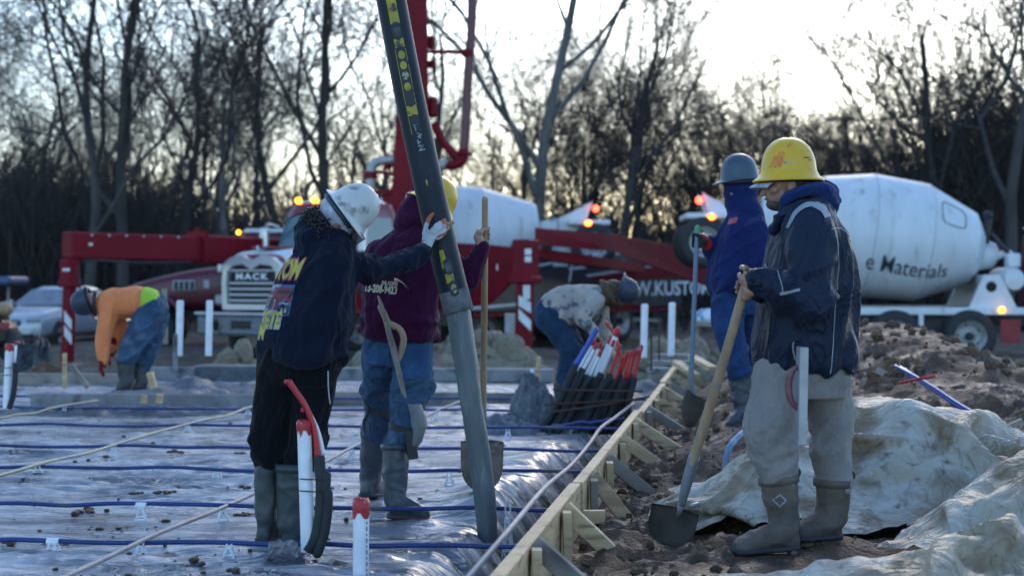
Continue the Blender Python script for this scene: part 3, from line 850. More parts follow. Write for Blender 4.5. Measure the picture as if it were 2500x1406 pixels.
def hose_patch(y0, y1, f0, f1, off, mat, name, n=10, m=6, shape=None):
    mb = MB(); V = []; F = []
    for i in range(n + 1):
        t = i / n; py = y0 + (y1 - y0) * t
        c = hose_c(py); ax = (hose_c(py + 4) - hose_c(py - 4)).normalized(); nrm = Vector((0, -1, 0)); side = nrm.cross(ax).normalized()
        if side.x < 0: side = -side
        k = 1.0 if shape is None else shape(t)
        for j in range(m + 1):
            f = (f0 + f1) / 2 + (f1 - f0) / 2 * k * (2 * j / m - 1)
            f = max(-.98, min(.98, f)); a = math.asin(f)
            V.append(c + (nrm * math.cos(a) + side * f) * (HOSE_R + off))
    for i in range(n):
        for j in range(m): F.append((i * (m + 1) + j, (i + 1) * (m + 1) + j, (i + 1) * (m + 1) + j + 1, i * (m + 1) + j + 1))
    mb.add(V, F); return mb.build(name, mat, hose, smooth=True)
oval = lambda t: math.sqrt(max(1 - (2 * t - 1) ** 2, .02))
stad = lambda t: math.sqrt(max(1 - max(0, (abs(2 * t - 1) - .6) / .4) ** 2, .02))
hose_patch(-40, 4, -.32, .32, .0015, MT['black'], 'stripe_patch', shape=stad)
hose_patch(4, 64, -.30, .32, .0012, MT['hose_yellow'], 'stripe')
hose_patch(60, 104, -.30, .34, .0022, MT['black'], 'stripe_patch', shape=stad)
hose_patch(74, 95, -.19, .24, .0030, MT['hose_dust'], 'stripe_patch')
hose_patch(100, 122, -.30, .34, .0012, MT['hose_yellow'], 'stripe')
hose_patch(117, 266, -.32, .34, .0020, MT['black'], 'stripe_patch', n=20, shape=lambda t: math.sqrt(max(1 - max(0, (abs(2 * t - 1) - .86) / .14) ** 2, .02)))
for (a, b) in [(-.34, -.31), (.33, .36)]: hose_patch(125, 330 if a < 0 else 262, a, b, .0025, MT['hose_yellow'], 'stripe')
for (yc, mt) in [(140, 'hose_yellow'), (165, 'hose_yellow'), (190, 'hose_pale'), (217, 'hose_yellow')]:
    hose_patch(yc - 10, yc + 10, -.21 + .02, .24, .0030, MT[mt], 'stripe_disc', shape=oval)
hose_patch(262, 286, -.30, .34, .0012, MT['hose_yellow'], 'stripe')
hose_patch(284, 318, -.22, .34, .0018, MT['black'], 'stripe_patch', shape=stad)
hose_patch(610, 655, -.36, .12, .0012, MT['hose_yellow'], 'stripe', shape=lambda t: .55 + .45 * t)
hose_patch(632, 672, -.18, .36, .0020, MT['black'], 'stripe_patch', shape=stad)
hose_patch(642, 664, -.10, .28, .0030, MT['hose_dust'], 'stripe_patch')
hose_patch(668, 690, -.26, .28, .0012, MT['hose_yellow'], 'stripe')
hose_patch(686, 724, -.20, .36, .0020, MT['black'], 'stripe_patch', shape=stad)
hose_patch(694, 716, -.06, .28, .0030, MT['hose_pale'], 'stripe_disc', shape=oval)
hose_patch(440, 456, -.10, .02, .0015, MT['hose_yellow'], 'stripe', shape=oval)

# ---- lettering helper
def text_arrays(s, size=1.0, bold=0.0, seg=None, spacing=1.0, shear=0.0):
    cu = bpy.data.curves.new('lettering', 'FONT'); cu.body = s; cu.size = size; cu.offset = bold; cu.space_character = spacing; cu.shear = shear
    cu.align_x = 'CENTER'; cu.align_y = 'CENTER'; cu.resolution_u = 3
    o = bpy.data.objects.new('lettering', cu); link(o)
    me = bpy.data.meshes.new_from_object(o.evaluated_get(bpy.context.evaluated_depsgraph_get()))
    bpy.data.objects.remove(o); bpy.data.curves.remove(cu)
    bm = bmesh.new(); bm.from_mesh(me); bpy.data.meshes.remove(me)
    bmesh.ops.remove_doubles(bm, verts=bm.verts, dist=size * 1e-3)
    bmesh.ops.triangulate(bm, faces=bm.faces)
    if seg:
        for it in range(5):
            E = [e for e in bm.edges if e.calc_length() > seg]
            if not E: break
            bmesh.ops.subdivide_edges(bm, edges=E, cuts=1, use_grid_fill=False)
            bmesh.ops.triangulate(bm, faces=[f for f in bm.faces if len(f.verts) > 3])
    bm.verts.index_update()
    V = np.array([v.co[:2] for v in bm.verts]); F = [tuple(v.index for v in f.verts) for f in bm.faces]
    bm.free()
    return V, F
MT['print_pale'] = M('print_pale', (0.24, 0.26, 0.29), (0.02, 0.025, 0.03), 45, 0.7, lo=.42, hi=.55)
# worn white lettering reading up the hose
def hose_text(s, ya, yb, size, fc, off=.002):
    V, F = text_arrays(s, size, 0.002, 0.02)
    L = V[:, 0].max() - V[:, 0].min(); W = []
    for (x, y) in V:
        py = yb + (ya - yb) * ((x - V[:, 0].min()) / L)
        c = hose_c(py); f = fc - y / HOSE_R; f = max(-.98, min(.98, f)); a = math.asin(f)
        ax = (hose_c(py + 4) - hose_c(py - 4)).normalized(); side = Vector((0, -1, 0)).cross(ax).normalized()
        if side.x < 0: side = -side
        W.append(c + (Vector((0, -1, 0)) * math.cos(a) - side * (-f)) * (HOSE_R + off))
    # text runs upward: its top faces the photograph's left
    W2 = []
    for w in W: W2.append(w)
    mb = MB(); mb.add(W2, F); return mb.build('lettering', MT['print_pale'], hose)
hose_text('NTAGE', 308, 372, 0.036, 0.12)

# ---- concrete pouring out of the hose
mb = MB(); V = []; F = []; n = 30; m = 46
SP = [(735, 1115, 31), (800, 1124, 31), (900, 1140, 30), (1000, 1153, 27), (1100, 1170, 27), (1200, 1183, 26), (1280, 1190, 24), (1335, 1193, 21)]
for i in range(m + 1):
    py = 735 + 600 * i / m
    for k in range(len(SP) - 1):
        if SP[k][0] <= py <= SP[k + 1][0]:
            t = (py - SP[k][0]) / (SP[k + 1][0] - SP[k][0]); px = SP[k][1] + (SP[k + 1][1] - SP[k][1]) * t; r = SP[k][2] + (SP[k + 1][2] - SP[k][2]) * t
    c = P(px, py, HOSE_D)
    for s in range(n):
        a = 2 * math.pi * s / n
        w = r / 494 * (1 + 0.06 * float(vnoise(np.array([math.cos(a) * 1.6]), np.array([math.sin(a) * 1.6]), py / 160.0, 4)[0]) * (1 + i / 20)
             + .03 * float(vnoise(np.array([math.cos(a) * 5]), np.array([math.sin(a) * 5]), py / 60.0, 6)[0]))
        V.append(c + Vector((math.cos(a) * w, math.sin(a) * w, 0)))
for i in range(m):
    for s in range(n): F.append((i * n + s, i * n + (s + 1) % n, (i + 1) * n + (s + 1) % n, (i + 1) * n + s))
F.append(tuple(range(n - 1, -1, -1)))
mb.add(V, F)
tag(mb.build('pouring_concrete', MT['concrete_flow'], smooth=True), 'grey wet concrete pouring out of the hose end into the trench', 'concrete', kind='stuff')
# ================================================================ WOODS
MT['bark'] = M('bark', (0.075, 0.068, 0.064), (0.042, 0.038, 0.037), 3, 0.9, bump=0.6, bscale=12, bdist=0.05, stretch=(1, 1, .25))
MT['bark_pale'] = M('bark_pale', (0.19, 0.185, 0.18), (0.09, 0.085, 0.082), 1.6, 0.9, bump=0.5, bscale=10, bdist=0.04, stretch=(1, 1, .4))
MT['twig'] = M('twig', (0.085, 0.070, 0.062), (0.06, 0.05, 0.046), 2, 0.95)
MT['brush'] = M('brush', (0.060, 0.050, 0.045), (0.032, 0.028, 0.027), 1.2, 0.95)

def bulk_tubes(lines, sides):
    """lines: list of (pts (k,3), radii (k,)) ; returns V, F"""
    Vs = []; Fs = []; base = 0
    ang = 2 * np.pi * np.arange(sides) / sides
    ca, sa = np.cos(ang), np.sin(ang)
    bylen = {}
    for p, r in lines: bylen.setdefault(len(p), []).append((p, r))
    for k, L in bylen.items():
        Pp = np.array([p for p, r in L]); Rr = np.array([r for p, r in L])
        T = np.gradient(Pp, axis=1); T /= np.linalg.norm(T, axis=2, keepdims=True) + 1e-9
        ref = np.where(np.abs(T[..., 2:3]) > .9, np.array([1., 0, 0]), np.array([0, 0, 1.]))
        ref = np.repeat(ref[:, :1], k, 1)
        U = np.cross(T, ref); U /= np.linalg.norm(U, axis=2, keepdims=True) + 1e-9
        W = np.cross(T, U)
        ring = Pp[:, :, None, :] + Rr[:, :, None, None] * (U[:, :, None, :] * ca[None, None, :, None] + W[:, :, None, :] * sa[None, None, :, None])
        n = len(L)
        Vs.append(ring.reshape(-1, 3))
        i = np.arange(k - 1); s = np.arange(sides); s2 = (s + 1) % sides
        f = np.stack([i[:, None] * sides + s, i[:, None] * sides + s2, (i[:, None] + 1) * sides + s2, (i[:, None] + 1) * sides + s], -1).reshape(-1, 4)
        F = f[None] + (np.arange(n) * k * sides)[:, None, None] + base
        Fs.append(F.reshape(-1, 4)); base += n * k * sides
    return np.concatenate(Vs), np.concatenate(Fs)

def gen_tree(seed, H, r0, fork=0.4, lean=(0, 0), spread=0.75, dens=1.0, limbs=6):
    g = random.Random(seed)
    L = {0: [], 1: [], 2: [], 3: [], 4: []}
    def vec(): return np.array([g.gauss(0, 1), g.gauss(0, 1), g.gauss(0, 1)])
    def grow(p, d, length, r, level):
        k = [9, 7, 6, 4, 3][level]
        wob = [0.10, 0.20, 0.22, 0.18, 0.15][level]
        trop = [0.04, 0.10, 0.08, 0.05, 0.03][level]
        pts = [p]; dirs = [d]
        for i in range(k - 1):
            d = d + vec() * wob + np.array([0, 0, trop]); d = d / np.linalg.norm(d)
            p = p + d * length / (k - 1); pts.append(p); dirs.append(d)
        end = [0.42, 0.28, 0.3, 0.5, 0.6][level]
        rad = [r * (1 - (1 - end) * i / (k - 1)) for i in range(k)]
        L[level].append((np.array(pts), np.array(rad)))
        if level >= 4: return
        n = [limbs, int(8 * dens), int(7 * dens), int(6 * dens)][level]
        for j in range(n):
            lo = [fork, .22, .15, .1][level]
            t = lo + (1 - lo) * ((j + g.random()) / n)
            if level == 0 and j >= n - 2: t = 1.0
            x = t * (k - 1); i = min(int(x), k - 2); q = pts[i] + (pts[i + 1] - pts[i]) * (x - i)
            dd = dirs[i]
            side = vec(); side -= dd * side.dot(dd); side /= np.linalg.norm(side)
            ang = g.uniform(.55, 1.0) * spread * [1.0, 1.1, 1.2, 1.3][level] * (0.6 if t == 1.0 else 1)
            nd = dd * math.cos(ang) + side * math.sin(ang)
            rr = (r * (1 - (1 - end) * t)) * [0.62, .5, .45, .5][level] * g.uniform(.75, 1.05)
            rr = max(rr, [.034, .020, .0125, .0095][level])
            ln = length * [0.72, .56, .54, .60][level] * g.uniform(.7, 1.15) * (1.0 if level else (1.25 - .45 * t))
            grow(q, nd, ln, rr, level + 1)
    d0 = np.array([lean[0], lean[1], 1.0]); d0 /= np.linalg.norm(d0)
    grow(np.zeros(3), d0, H * 0.62, r0, 0)
    return L

def tree_meshes(tid, **kw):
    L = gen_tree(**kw)
    V1, F1 = bulk_tubes(L[0] + L[1], 8)
    V2, F2 = bulk_tubes(L[2], 5)
    tm = fast_mesh('trunk', np.concatenate([V1, V2]), np.concatenate([F1, F2 + len(V1)]), MT['bark_pale'] if tid in PALE else MT['bark'])
    V3, F3 = bulk_tubes(L[3] + L[4], 3)
    cm = fast_mesh('crown', V3, F3, MT['twig'])
    return tm, cm
PALE = {1, 6}
PROTO = []
specs = [dict(seed=101, H=17, r0=0.203, fork=.38, lean=(-.25, 0), limbs=7), dict(seed=102, H=18, r0=0.205, fork=.3, lean=(-.06, 0), limbs=7, spread=.8),
         dict(seed=103, H=16, r0=0.187, fork=.3, lean=(.12, 0), limbs=8), dict(seed=104, dens=.8, H=14, r0=0.156, fork=.28, lean=(.02, 0), limbs=8, spread=.7),
         dict(seed=105, dens=.8, H=13, r0=0.125, fork=.35, lean=(-.1, 0), limbs=7, spread=.6), dict(seed=106, H=15, r0=0.172, fork=.22, lean=(.2, 0), limbs=6, spread=.65),
         dict(seed=107, H=14, r0=0.187, fork=.35, lean=(-.3, .1), limbs=6, spread=.9), dict(seed=108, dens=.8, H=12, r0=0.109, fork=.3, lean=(.05, 0), limbs=8, spread=.55)]
for i, s in enumerate(specs): PROTO.append(tree_meshes(i, **s))

MARKS = [(120, 'above the silver car'), (330, 'above the red outrigger beam'), (560, 'over the truck hood'), (800, 'behind the white helmet'), (1010, 'behind the boom mast'), (1230, 'over the mixer drum behind the boom'), (1440, 'over the raised axle'), (1640, 'over the pump truck lettering'), (1830, 'behind the two helmeted men'), (2080, 'over the big white drum'), (2300, 'over the drum nose'), (2600, 'at the far side of the mixer motor')]
def where(px, d):
    for x, t in MARKS:
        if px < x + 100: break
    return t
def deep_label(px, d, k):
    return ['%s bare tree in the %s row ' % (['leaning', 'stout', 'wide', 'bushy', 'slim', 'forked', 'crooked', 'narrow'][k], 'front' if d < 60 else 'second' if d < 76 else 'third' if d < 98 else 'last') + where(px, d)][0]
def plant(k, px, d, hscale, rz, label, group='bare trees of the woodland edge', flip=False):
    tm, cm = PROTO[k]
    x = (px - 1250) / FPX * d
    o = empty('bare_tree', (x, d, float(h_far(np.array([x]), np.array([d]))[0]) - .1), label, 'tree', group, rz)
    o.scale = (hscale * (-1 if flip else 1), hscale, hscale)
    for nm, me in (('trunk', tm), ('crown', cm)):
        c = bpy.data.objects.new(nm, me); link(c); c.parent = o
    return o
# trees one can tell apart
plant(0, 878, 50, 1.0, 0.0, 'bare tree with leaning trunk rising behind the white-helmeted worker')
plant(1, 1290, 48, 1.05, 0.0, 'pale thick-trunked bare tree forking above the white drum behind the boom')
plant(2, 1500, 52, 0.92, 0.4, 'dark bare tree spreading wide over the raised truck axle')
plant(5, 2130, 54, 0.72, 0.0, 'bare tree with low V fork against the bright sky above the mixer drum', flip=True)
plant(3, 2170, 58, 0.62, 1.0, 'small bare tree beside the V-forked one above the mixer drum')
plant(5, 2330, 46, 1.0, 2.6, 'tall bare tree with curving trunk above the mixer motor')
plant(2, 2440, 44, 1.05, 3.4, 'dark bare tree at the right edge of the picture', flip=True)
plant(6, 590, 50, 0.85, 0.2, 'bare tree with whitish crooked limbs behind the red outrigger beam')
plant(2, 300, 47, 1.0, 5.0, 'dark multi-limbed bare tree above the silver car')
plant(3, 215, 45, 1.1, 2.0, 'dark bare tree behind the orange-shirted worker')
plant(4, 430, 50, 1.15, 4.0, 'slim bare tree between the car and the truck grille')
plant(0, -330, 31, 0.85, 2.7, 'near tree whose long bare limb reaches in over the top left corner', flip=True)
plant(3, 700, 54, 1.1, 3.0, 'bare tree above the hood of the pump truck')
plant(4, 1080, 56, 1.2, 1.3, 'bare tree showing between the boom and its steel pipe')
rr = random.Random(77)
n = 0
for (px, d, k, s) in [(1360, 60, 7, .8), (1430, 66, 4, .8), (1580, 58, 3, .72), (1640, 64, 7, .85), (1700, 60, 4, .7), (1760, 68, 7, .85), (1820, 62, 3, .66), (1880, 70, 4, .8), (1940, 62, 7, .68), (2010, 66, 3, .62), (2080, 70, 7, .7), (2240, 60, 4, .72), (2290, 56, 7, .85), (2390, 52, 3, .85), (2480, 50, 4, 1.0), (2540, 48, 2, .95)]:
    plant(k, px, d, s, rr.uniform(0, 6.28), deep_label(px, d, k), 'bare trees deep in the woods', rr.random() < .5)
for row, (d0, d1, cnt, s0, s1) in enumerate([(51, 62, 9, .62, .92), (60, 78, 16, .65, .9), (78, 100, 18, .65, .88), (100, 130, 18, .65, .9)]):
    for i in range(cnt):
        px = -350 + 3200 * (i + rr.uniform(.1, .9)) / cnt
        d = rr.uniform(d0, d1); s = rr.uniform(s0, s1)
        if 1560 < px < 2240: s *= 0.62 if row < 2 else .72
        elif px > 2240: s *= .85
        s *= .92
        k = rr.randrange(8)
        plant(k, px, d, s, rr.uniform(0, 6.28), deep_label(px, d, k), 'bare trees deep in the woods', rr.random() < .5)

for i in range(15):
    px = 1260 + 1040 * (i + rr.uniform(.1, .9)) / 15; d = rr.uniform(56, 84); k = rr.choice([2, 3, 4, 7, 5])
    plant(k, px, d, rr.uniform(.54, .72) * (d / 66) ** .5 * (.86 if 1900 < px < 2200 else 1), rr.uniform(0, 6.28), deep_label(px, d, k), 'bare trees deep in the woods', rr.random() < .5)
# brush and saplings that fill the wood floor
g = np.random.default_rng(5)
def brush(name, n, d0, d1, h0, h1, r, seed, label, px0=-500, px1=3000, twigs=5):
    g = np.random.default_rng(seed); lines = []
    for i in range(n):
        d = g.uniform(d0, d1); px = g.uniform(px0, px1); x = (px - 1250) / FPX * d
        dens = .55 + .45 * float(vnoise(np.array([px / 170.0]), np.array([seed * 3.3]))[0])
        side = 1.25 if (px < 520 or px > 2280) else (0.85 if 1000 < px < 2000 else 1.0)
        h = g.uniform(h0, h1) * (0.55 + .6 * dens) * side
        z = float(-0.45 + 1.6 * smooth01(60, 110, d))
        p = np.array([x, d, z]); dr = np.array([g.normal(0, .16), g.normal(0, .16), 1.0])
        pts = [p]
        for k in range(4):
            dr = dr + np.array([g.normal(0, .14), g.normal(0, .1), 0.05]); dr /= np.linalg.norm(dr); p = p + dr * h / 4; pts.append(p)
        lines.append((np.array(pts), np.linspace(r * 1.4, r * .5, 5)))
        for k in range(twigs):
            t = g.uniform(.25, 1); q = pts[0] + (pts[-1] - pts[0]) * t
            q = pts[min(int(t * 4), 3)]
            dd = np.array([g.normal(0, .7), g.normal(0, .5), g.uniform(.3, 1.1)]); dd /= np.linalg.norm(dd)
            l = h * g.uniform(.18, .42)
            lines.append((np.array([q, q + dd * l * .5, q + dd * l + np.array([0, 0, .1 * l])]), np.array([r * .6, r * .45, r * .3])))
    V, F = bulk_tubes(lines, 3)
    return tag(put(name, fast_mesh(name, V, F, MT['brush'])), label, 'undergrowth', None, 'stuff')
brush('undergrowth', 3600, 47, 66, 1.5, 4.8, .016, 3, 'dense leafless brush along the edge of the woods')
brush('far_undergrowth', 4600, 66, 105, 2.2, 7.0, .024, 4, 'hazy mass of saplings and brush deep in the woods')
brush('far_undergrowth', 3000, 105, 150, 3.0, 8.5, .042, 6, 'mass of distant saplings at the back of the woods', -300, 2800, 4)

brush('thicket', 900, 46, 60, 4.0, 7.5, .018, 8, 'dark thicket rising at the right side behind the mixer motor', 2230, 2680, 7)
brush('thicket', 700, 47, 62, 2.8, 5.2, .018, 9, 'dark thicket at the left side behind the silver car', -250, 330, 6)
# ================================================================ VEHICLES
MT['tyre'] = M('tyre', (0.020, 0.021, 0.024), (0.035, 0.035, 0.037), 6, 0.75, bump=.3, bscale=25, bdist=.01)
MT['rim_white'] = M('rim_white', (0.5, 0.51, 0.53), (0.34, 0.33, 0.33), 5, 0.5, metal=.3)
MT['lamp_glass'] = glass('lamp_glass', (0.35, 0.38, 0.40))
MT['silver_car'] = M('silver_car', (0.44, 0.48, 0.53), (0.40, 0.44, 0.49), 1, 0.35, metal=.25, coat=.5)
MT['red_gloss'] = M('red_gloss', (0.20, 0.006, 0.014), (0.16, 0.005, 0.012), 1.2, 0.3, coat=.6)
MT['stripe_white'] = M('stripe_white', (0.72, 0.73, 0.75), (0.6, 0.6, 0.62), 6, .5)
MT['dark_blue'] = M('dark_blue', (0.018, 0.024, 0.036), (0.028, 0.034, 0.046), 2, .45, coat=.3)
MT['drum_white'] = M('drum_white', (0.66, 0.69, 0.72), (0.58, 0.61, 0.64), 1.6, 0.45, c3=(0.36, 0.33, 0.29), scale3=3.0, lo3=.58, hi3=.8, stretch=(1.5, 1.5, .35))
MT['letter_dark'] = M('letter_dark', (0.03, 0.04, 0.05), rough=.6)
MT['letter_white'] = M('letter_white', (0.78, 0.8, 0.84), rough=.5)
MT['seam'] = M('seam', (0.16, 0.13, 0.10), (0.3, 0.28, 0.26), 9, .8)

def wheel(parent, c, r, w, axis=(0, 1, 0), face=-1, rim=None, name='wheel'):
    """wheel > tyre, rim, hub ; face: side that shows"""
    c = Vector(c); ax = Vector(axis).normalized() * face
    root = bpy.data.objects.new(name, None); link(root); root.parent = parent; root.location = c; root.empty_display_size = .1
    def loc(mb, nm, mt, **k):
        for i, v in enumerate(mb.v): mb.v[i] = v
        return mb.build(nm, mt, root, world=False, **k)
    h = w / 2
    mb = MB(); mb.lathe([(r * .58, -h * .9), (r * .8, -h), (r * .95, -h * .85), (r, -h * .5), (r, h * .5), (r * .95, h * .85), (r * .8, h), (r * .6, h * .92), (r * .58, h * .6)], (0, 0, 0), ax, 36, closed=True)
    loc(mb, 'tyre', MT['tyre'], auto=50)
    mb = MB(); mb.lathe([(0.0, h * .25), (r * .2, h * .25), (r * .34, h * .15), (r * .5, h * .35), (r * .55, h * .8), (r * .6, h * .9), (r * .6, h * .7), (r * .57, -h * .8)], (0, 0, 0), ax, 36)
    loc(mb, 'rim', rim or MT['rim_white'], auto=50)
    mb = MB(); mb.lathe([(r * .17, h * .2), (r * .15, h * .75), (r * .09, h * .9), (0, h * .92)], (0, 0, 0), ax, 16)
    x = ax.orthogonal().normalized(); y = ax.cross(x)
    for k in range(10):
        a = k * math.pi / 5; mb.box(ax * h * .22 + (x * math.cos(a) + y * math.sin(a)) * r * .26, (.03, .03, .03))
    loc(mb, 'hub', MT['black'], smooth=False)
    mb = MB()
    for k in range(5):
        a = k * 2 * math.pi / 5 + .4; mb.lathe([(r * .06, h * .30), (0, h * .30)], (x * math.cos(a) + y * math.sin(a)) * r * .43, ax, 10)
    loc(mb, 'rim_hole', MT['black'])
    return root

def part(parent, name, mat, fn, **k):
    mb = MB(); fn(mb); return mb.build(name, mat, parent, world=False, **k)

def flat_text(parent, s, size, bold, o, ex, ey, mat, sx=1.0, spacing=1.0, name='lettering', thick=0.0):
    V, F = text_arrays(s, size, bold, None, spacing); o = Vector(o); ex = Vector(ex); ey = Vector(ey)
    mb = MB(); mb.add([o + ex * (x * sx) + ey * y for x, y in V], F)
    return mb.build(name, mat, parent, world=False)

# ---------------------------------------------------------------- concrete pump truck
RZ = R(56); FD = 31.0
ploc = Vector(((618 - 1250) / FPX * FD, FD, -0.45))
pump = empty('pump_truck', ploc, 'red and black concrete pump truck with raised boom and outriggers', 'truck', None, RZ)
PM = Matrix.Translation(ploc) @ Matrix.Rotation(RZ, 4, 'Z'); PI_ = PM.inverted()
def WL(px, py, d): return PI_ @ P(px, py, d)
def u_px(px, y=-1.27):
    """distance behind the bumper of the point of the truck side seen at column px"""
    a, b = 0.0, 25.0
    for _ in range(50):
        m = (a + b) / 2; w = PM @ Vector((m, y, 1.5)); q = 1250 + FPX * w.x / w.y
        if q < px: a = m
        else: b = m
    return a
# hood
def f(mb):
    S = []
    for (x, hw, zb, zt) in [(0.06, .70, 1.02, 2.02), (.25, .74, 1.0, 2.10), (.9, .78, 1.0, 2.17), (1.6, .84, 1.02, 2.24), (2.2, .90, 1.02, 2.28)]:
        S.append(((x, 0, (zb + zt) / 2), (0, hw, 0), (0, 0, (zt - zb) / 2)))
    mb.loft(S, 32, 5.0)
hood = part(pump, 'hood', MT['red_gloss'], f, auto=50)
def f(mb):
    for (x, hw, zt, t) in [(1.0, .5, 2.205, .02)]:
        mb.box((x, 0, zt - .03), (1.6, .5, .05), bev=.02)
part(hood, 'hood_ridge', MT['red_gloss'], f)
part(hood, 'ornament', MT['chrome'], lambda mb: (mb.box((.14, 0, 2.13), (.09, .05, .06), bev=.02), mb.box((.12, 0, 2.18), (.06, .04, .06), bev=.015)))
# grille: surround with a notch, dark mesh, bars
def f(mb):
    # outer and inner outlines in (y, z)
    out = [(-.74, 1.00), (-.76, 1.5), (-.72, 1.86), (-.55, 1.98), (-.25, 2.03), (0, 1.93), (.25, 2.03), (.55, 1.98), (.72, 1.86), (.76, 1.5), (.74, 1.00)]
    inn = [(-.62, 1.10), (-.64, 1.5), (-.62, 1.72), (-.5, 1.83), (-.22, 1.86), (0, 1.76), (.22, 1.86), (.5, 1.83), (.62, 1.72), (.64, 1.5), (.62, 1.10)]
    V = [Vector((-.06, y, z)) for y, z in out] + [Vector((-.06, y, z)) for y, z in inn] + [Vector((.08, y, z)) for y, z in out] + [Vector((.08, y, z)) for y, z in inn]
    n = len(out); F = []
    for i in range(n):
        j = (i + 1) % n
        F += [(i, j, n + j, n + i), (2 * n + i, 2 * n + j, j, i), (n + i, n + j, 3 * n + j, 3 * n + i)]
    mb.add(V, F)
gr = part(pump, 'grille', MT['chrome'], f)
part(gr, 'grille_mesh', MT['black'], lambda mb: mb.box((.06, 0, 1.46), (.04, 1.3, .82)))
for k, z in enumerate([1.17, 1.28, 1.39, 1.50, 1.74]):
    part(gr, 'grille_bar', MT['chrome'], lambda mb: mb.box((-.0, 0, z), (.06, 1.22, .042), bev=.012))
flat_text(gr, 'MACK', 0.165, 0.006, (-.05, 0, 1.622), (0, -1, 0), (0, 0, 1), MT['letter_white'], 1.5, 1.3)
# bumper
bp_ = part(pump, 'bumper', MT['steel_paint'], lambda mb: mb.box((-.22, 0, .70), (.22, 2.35, .38), bev=.05))
part(bp_, 'bumper_rail', MT['chrome'], lambda mb: mb.box((-.26, 0, .925), (.2, 2.4, .05), bev=.015))
for s in (-1, 1):
    part(bp_, 'tow_pocket', MT['black'], lambda mb: mb.lathe([(.10, .02), (.0, .02)], (-.33, s * .62, .70), (-1, 0, 0), 18))
    part(bp_, 'tow_ring', MT['steel_dull'], lambda mb: mb.tube([(-.345, s * .62 + .11 * math.cos(a), .7 + .15 * math.sin(a)) for a in np.linspace(0, 6.283, 17)], .022, 6, 32))
part(bp_, 'plate', MT['black'], lambda mb: mb.box((-.335, 0, .72), (.01, .5, .16)))
for s in (-1, 1):
    def f(mb):
        S = []
        for a in np.linspace(0, math.pi, 9):
            S.append(((1.0 - .62 * math.cos(a), s * .97, .62 + .62 * math.sin(a)), (0, .20, 0), (.05 * math.cos(a), 0, .05 * math.sin(a) + .01)))
        mb.loft(S, 12, 4)
    part(pump, 'fender', MT['red_gloss'], f, auto=40)
    hl = part(pump, 'headlight', MT['lamp_glass'], lambda mb: mb.box((.06, s * .90, 1.18), (.14, .24, .2), bev=.04))
    wheel(pump, (1.0, s * 1.0, .53), .53, .32, face=s, axis=(0, 1, 0))
CABN = len(bpy.data.objects)
_before = set(bpy.data.objects)
# cab
def f(mb):
    mb.box((3.05, 0, 1.45), (1.75, 2.06, 1.2), bev=.06)
    S = [((2.95, 0, 2.0), (.92, 0, 0), (0, 1.02, 0)), ((3.05, 0, 2.9), (.74, 0, 0), (0, .92, 0)), ((3.08, 0, 3.08), (.66, 0, 0), (0, .84, 0)), ((3.1, 0, 3.14), (.5, 0, 0), (0, .7, 0))]
    mb.loft(S, 32, 7)
cab = part(pump, 'cab', MT['red_gloss'], f, auto=35)
part(cab, 'windshield', MT['glass_teal'], lambda mb: mb.add([(2.06, -.86, 2.12), (2.06, .86, 2.12), (2.27, .78, 2.83), (2.27, -.78, 2.83)], [(0, 1, 2, 3)]))
for s in (-1, 1):
    part(cab, 'side_window', MT['glass_dark'], lambda mb: mb.add([(2.4, s * 1.035, 2.1), (3.5, s * 1.035, 2.1), (3.45, s * .95, 2.8), (2.55, s * .95, 2.8)], [(0, 1, 2, 3)]))
    mr = part(pump, 'mirror', MT['chrome'], lambda mb: mb.box((2.15, s * 1.28, 2.35), (.14, .20, .52), bev=.04))
    part(mr, 'mirror_arm', MT['chrome'], lambda mb: mb.tube([(2.3, s * 1.0, 2.62), (2.15, s * 1.15, 2.68), (2.15, s * 1.28, 2.6)], .02, 6))
    part(pump, 'exhaust_stack', MT['chrome'], lambda mb: mb.tube([(4.05, s * .95, 1.2), (4.05, s * .95, 3.1), (4.15, s * .95, 3.25)], .075, 12))
    part(cab, 'door_handle', MT['chrome'], lambda mb: mb.box((3.55, s * 1.045, 1.75), (.16, .03, .05)))
for y in (-.72, -.28, .28, .72):
    lt = part(cab, 'roof_light', MT['amber'], lambda mb: mb.ball((2.55, y, 3.16), (.075, .07, .06), 12, 8))
    part(lt, 'light_base', MT['chrome'], lambda mb: mb.box((2.68, y, 3.13), (.3, .1, .05), bev=.02))
for _o in [o for o in bpy.data.objects if o not in _before and o.parent == pump]:
    _o.location.x -= 0.45
part(hood, 'hood_sky_reflection', MT['white_paint'], lambda mb: mb.loft([((.14, 0, 1.57), (0, .735, 0), (0, 0, .50)), ((.24, 0, 1.58), (0, .752, 0), (0, 0, .53)), ((.75, 0, 1.60), (0, .776, 0), (0, 0, .565)), ((1.35, 0, 1.615), (0, .82, 0), (0, 0, .595))], 32, 5.0), auto=50)  # sky reflection on the red hood, put in as a white-coloured shell
# chassis
part(pump, 'chassis', MT['black'], lambda mb: (mb.box((7.6, .45, .95), (13.0, .12, .28)), mb.box((7.6, -.45, .95), (13.0, .12, .28)), mb.box((8.6, 0, 1.15), (9.6, 2.2, .2)), mb.box((5.2, 0, .85), (1.6, 2.2, .5))))
for u in (10.4, 11.8):
    for s in (-1, 1): wheel(pump, (u, s * 1.0, .53), .53, .5, face=s)
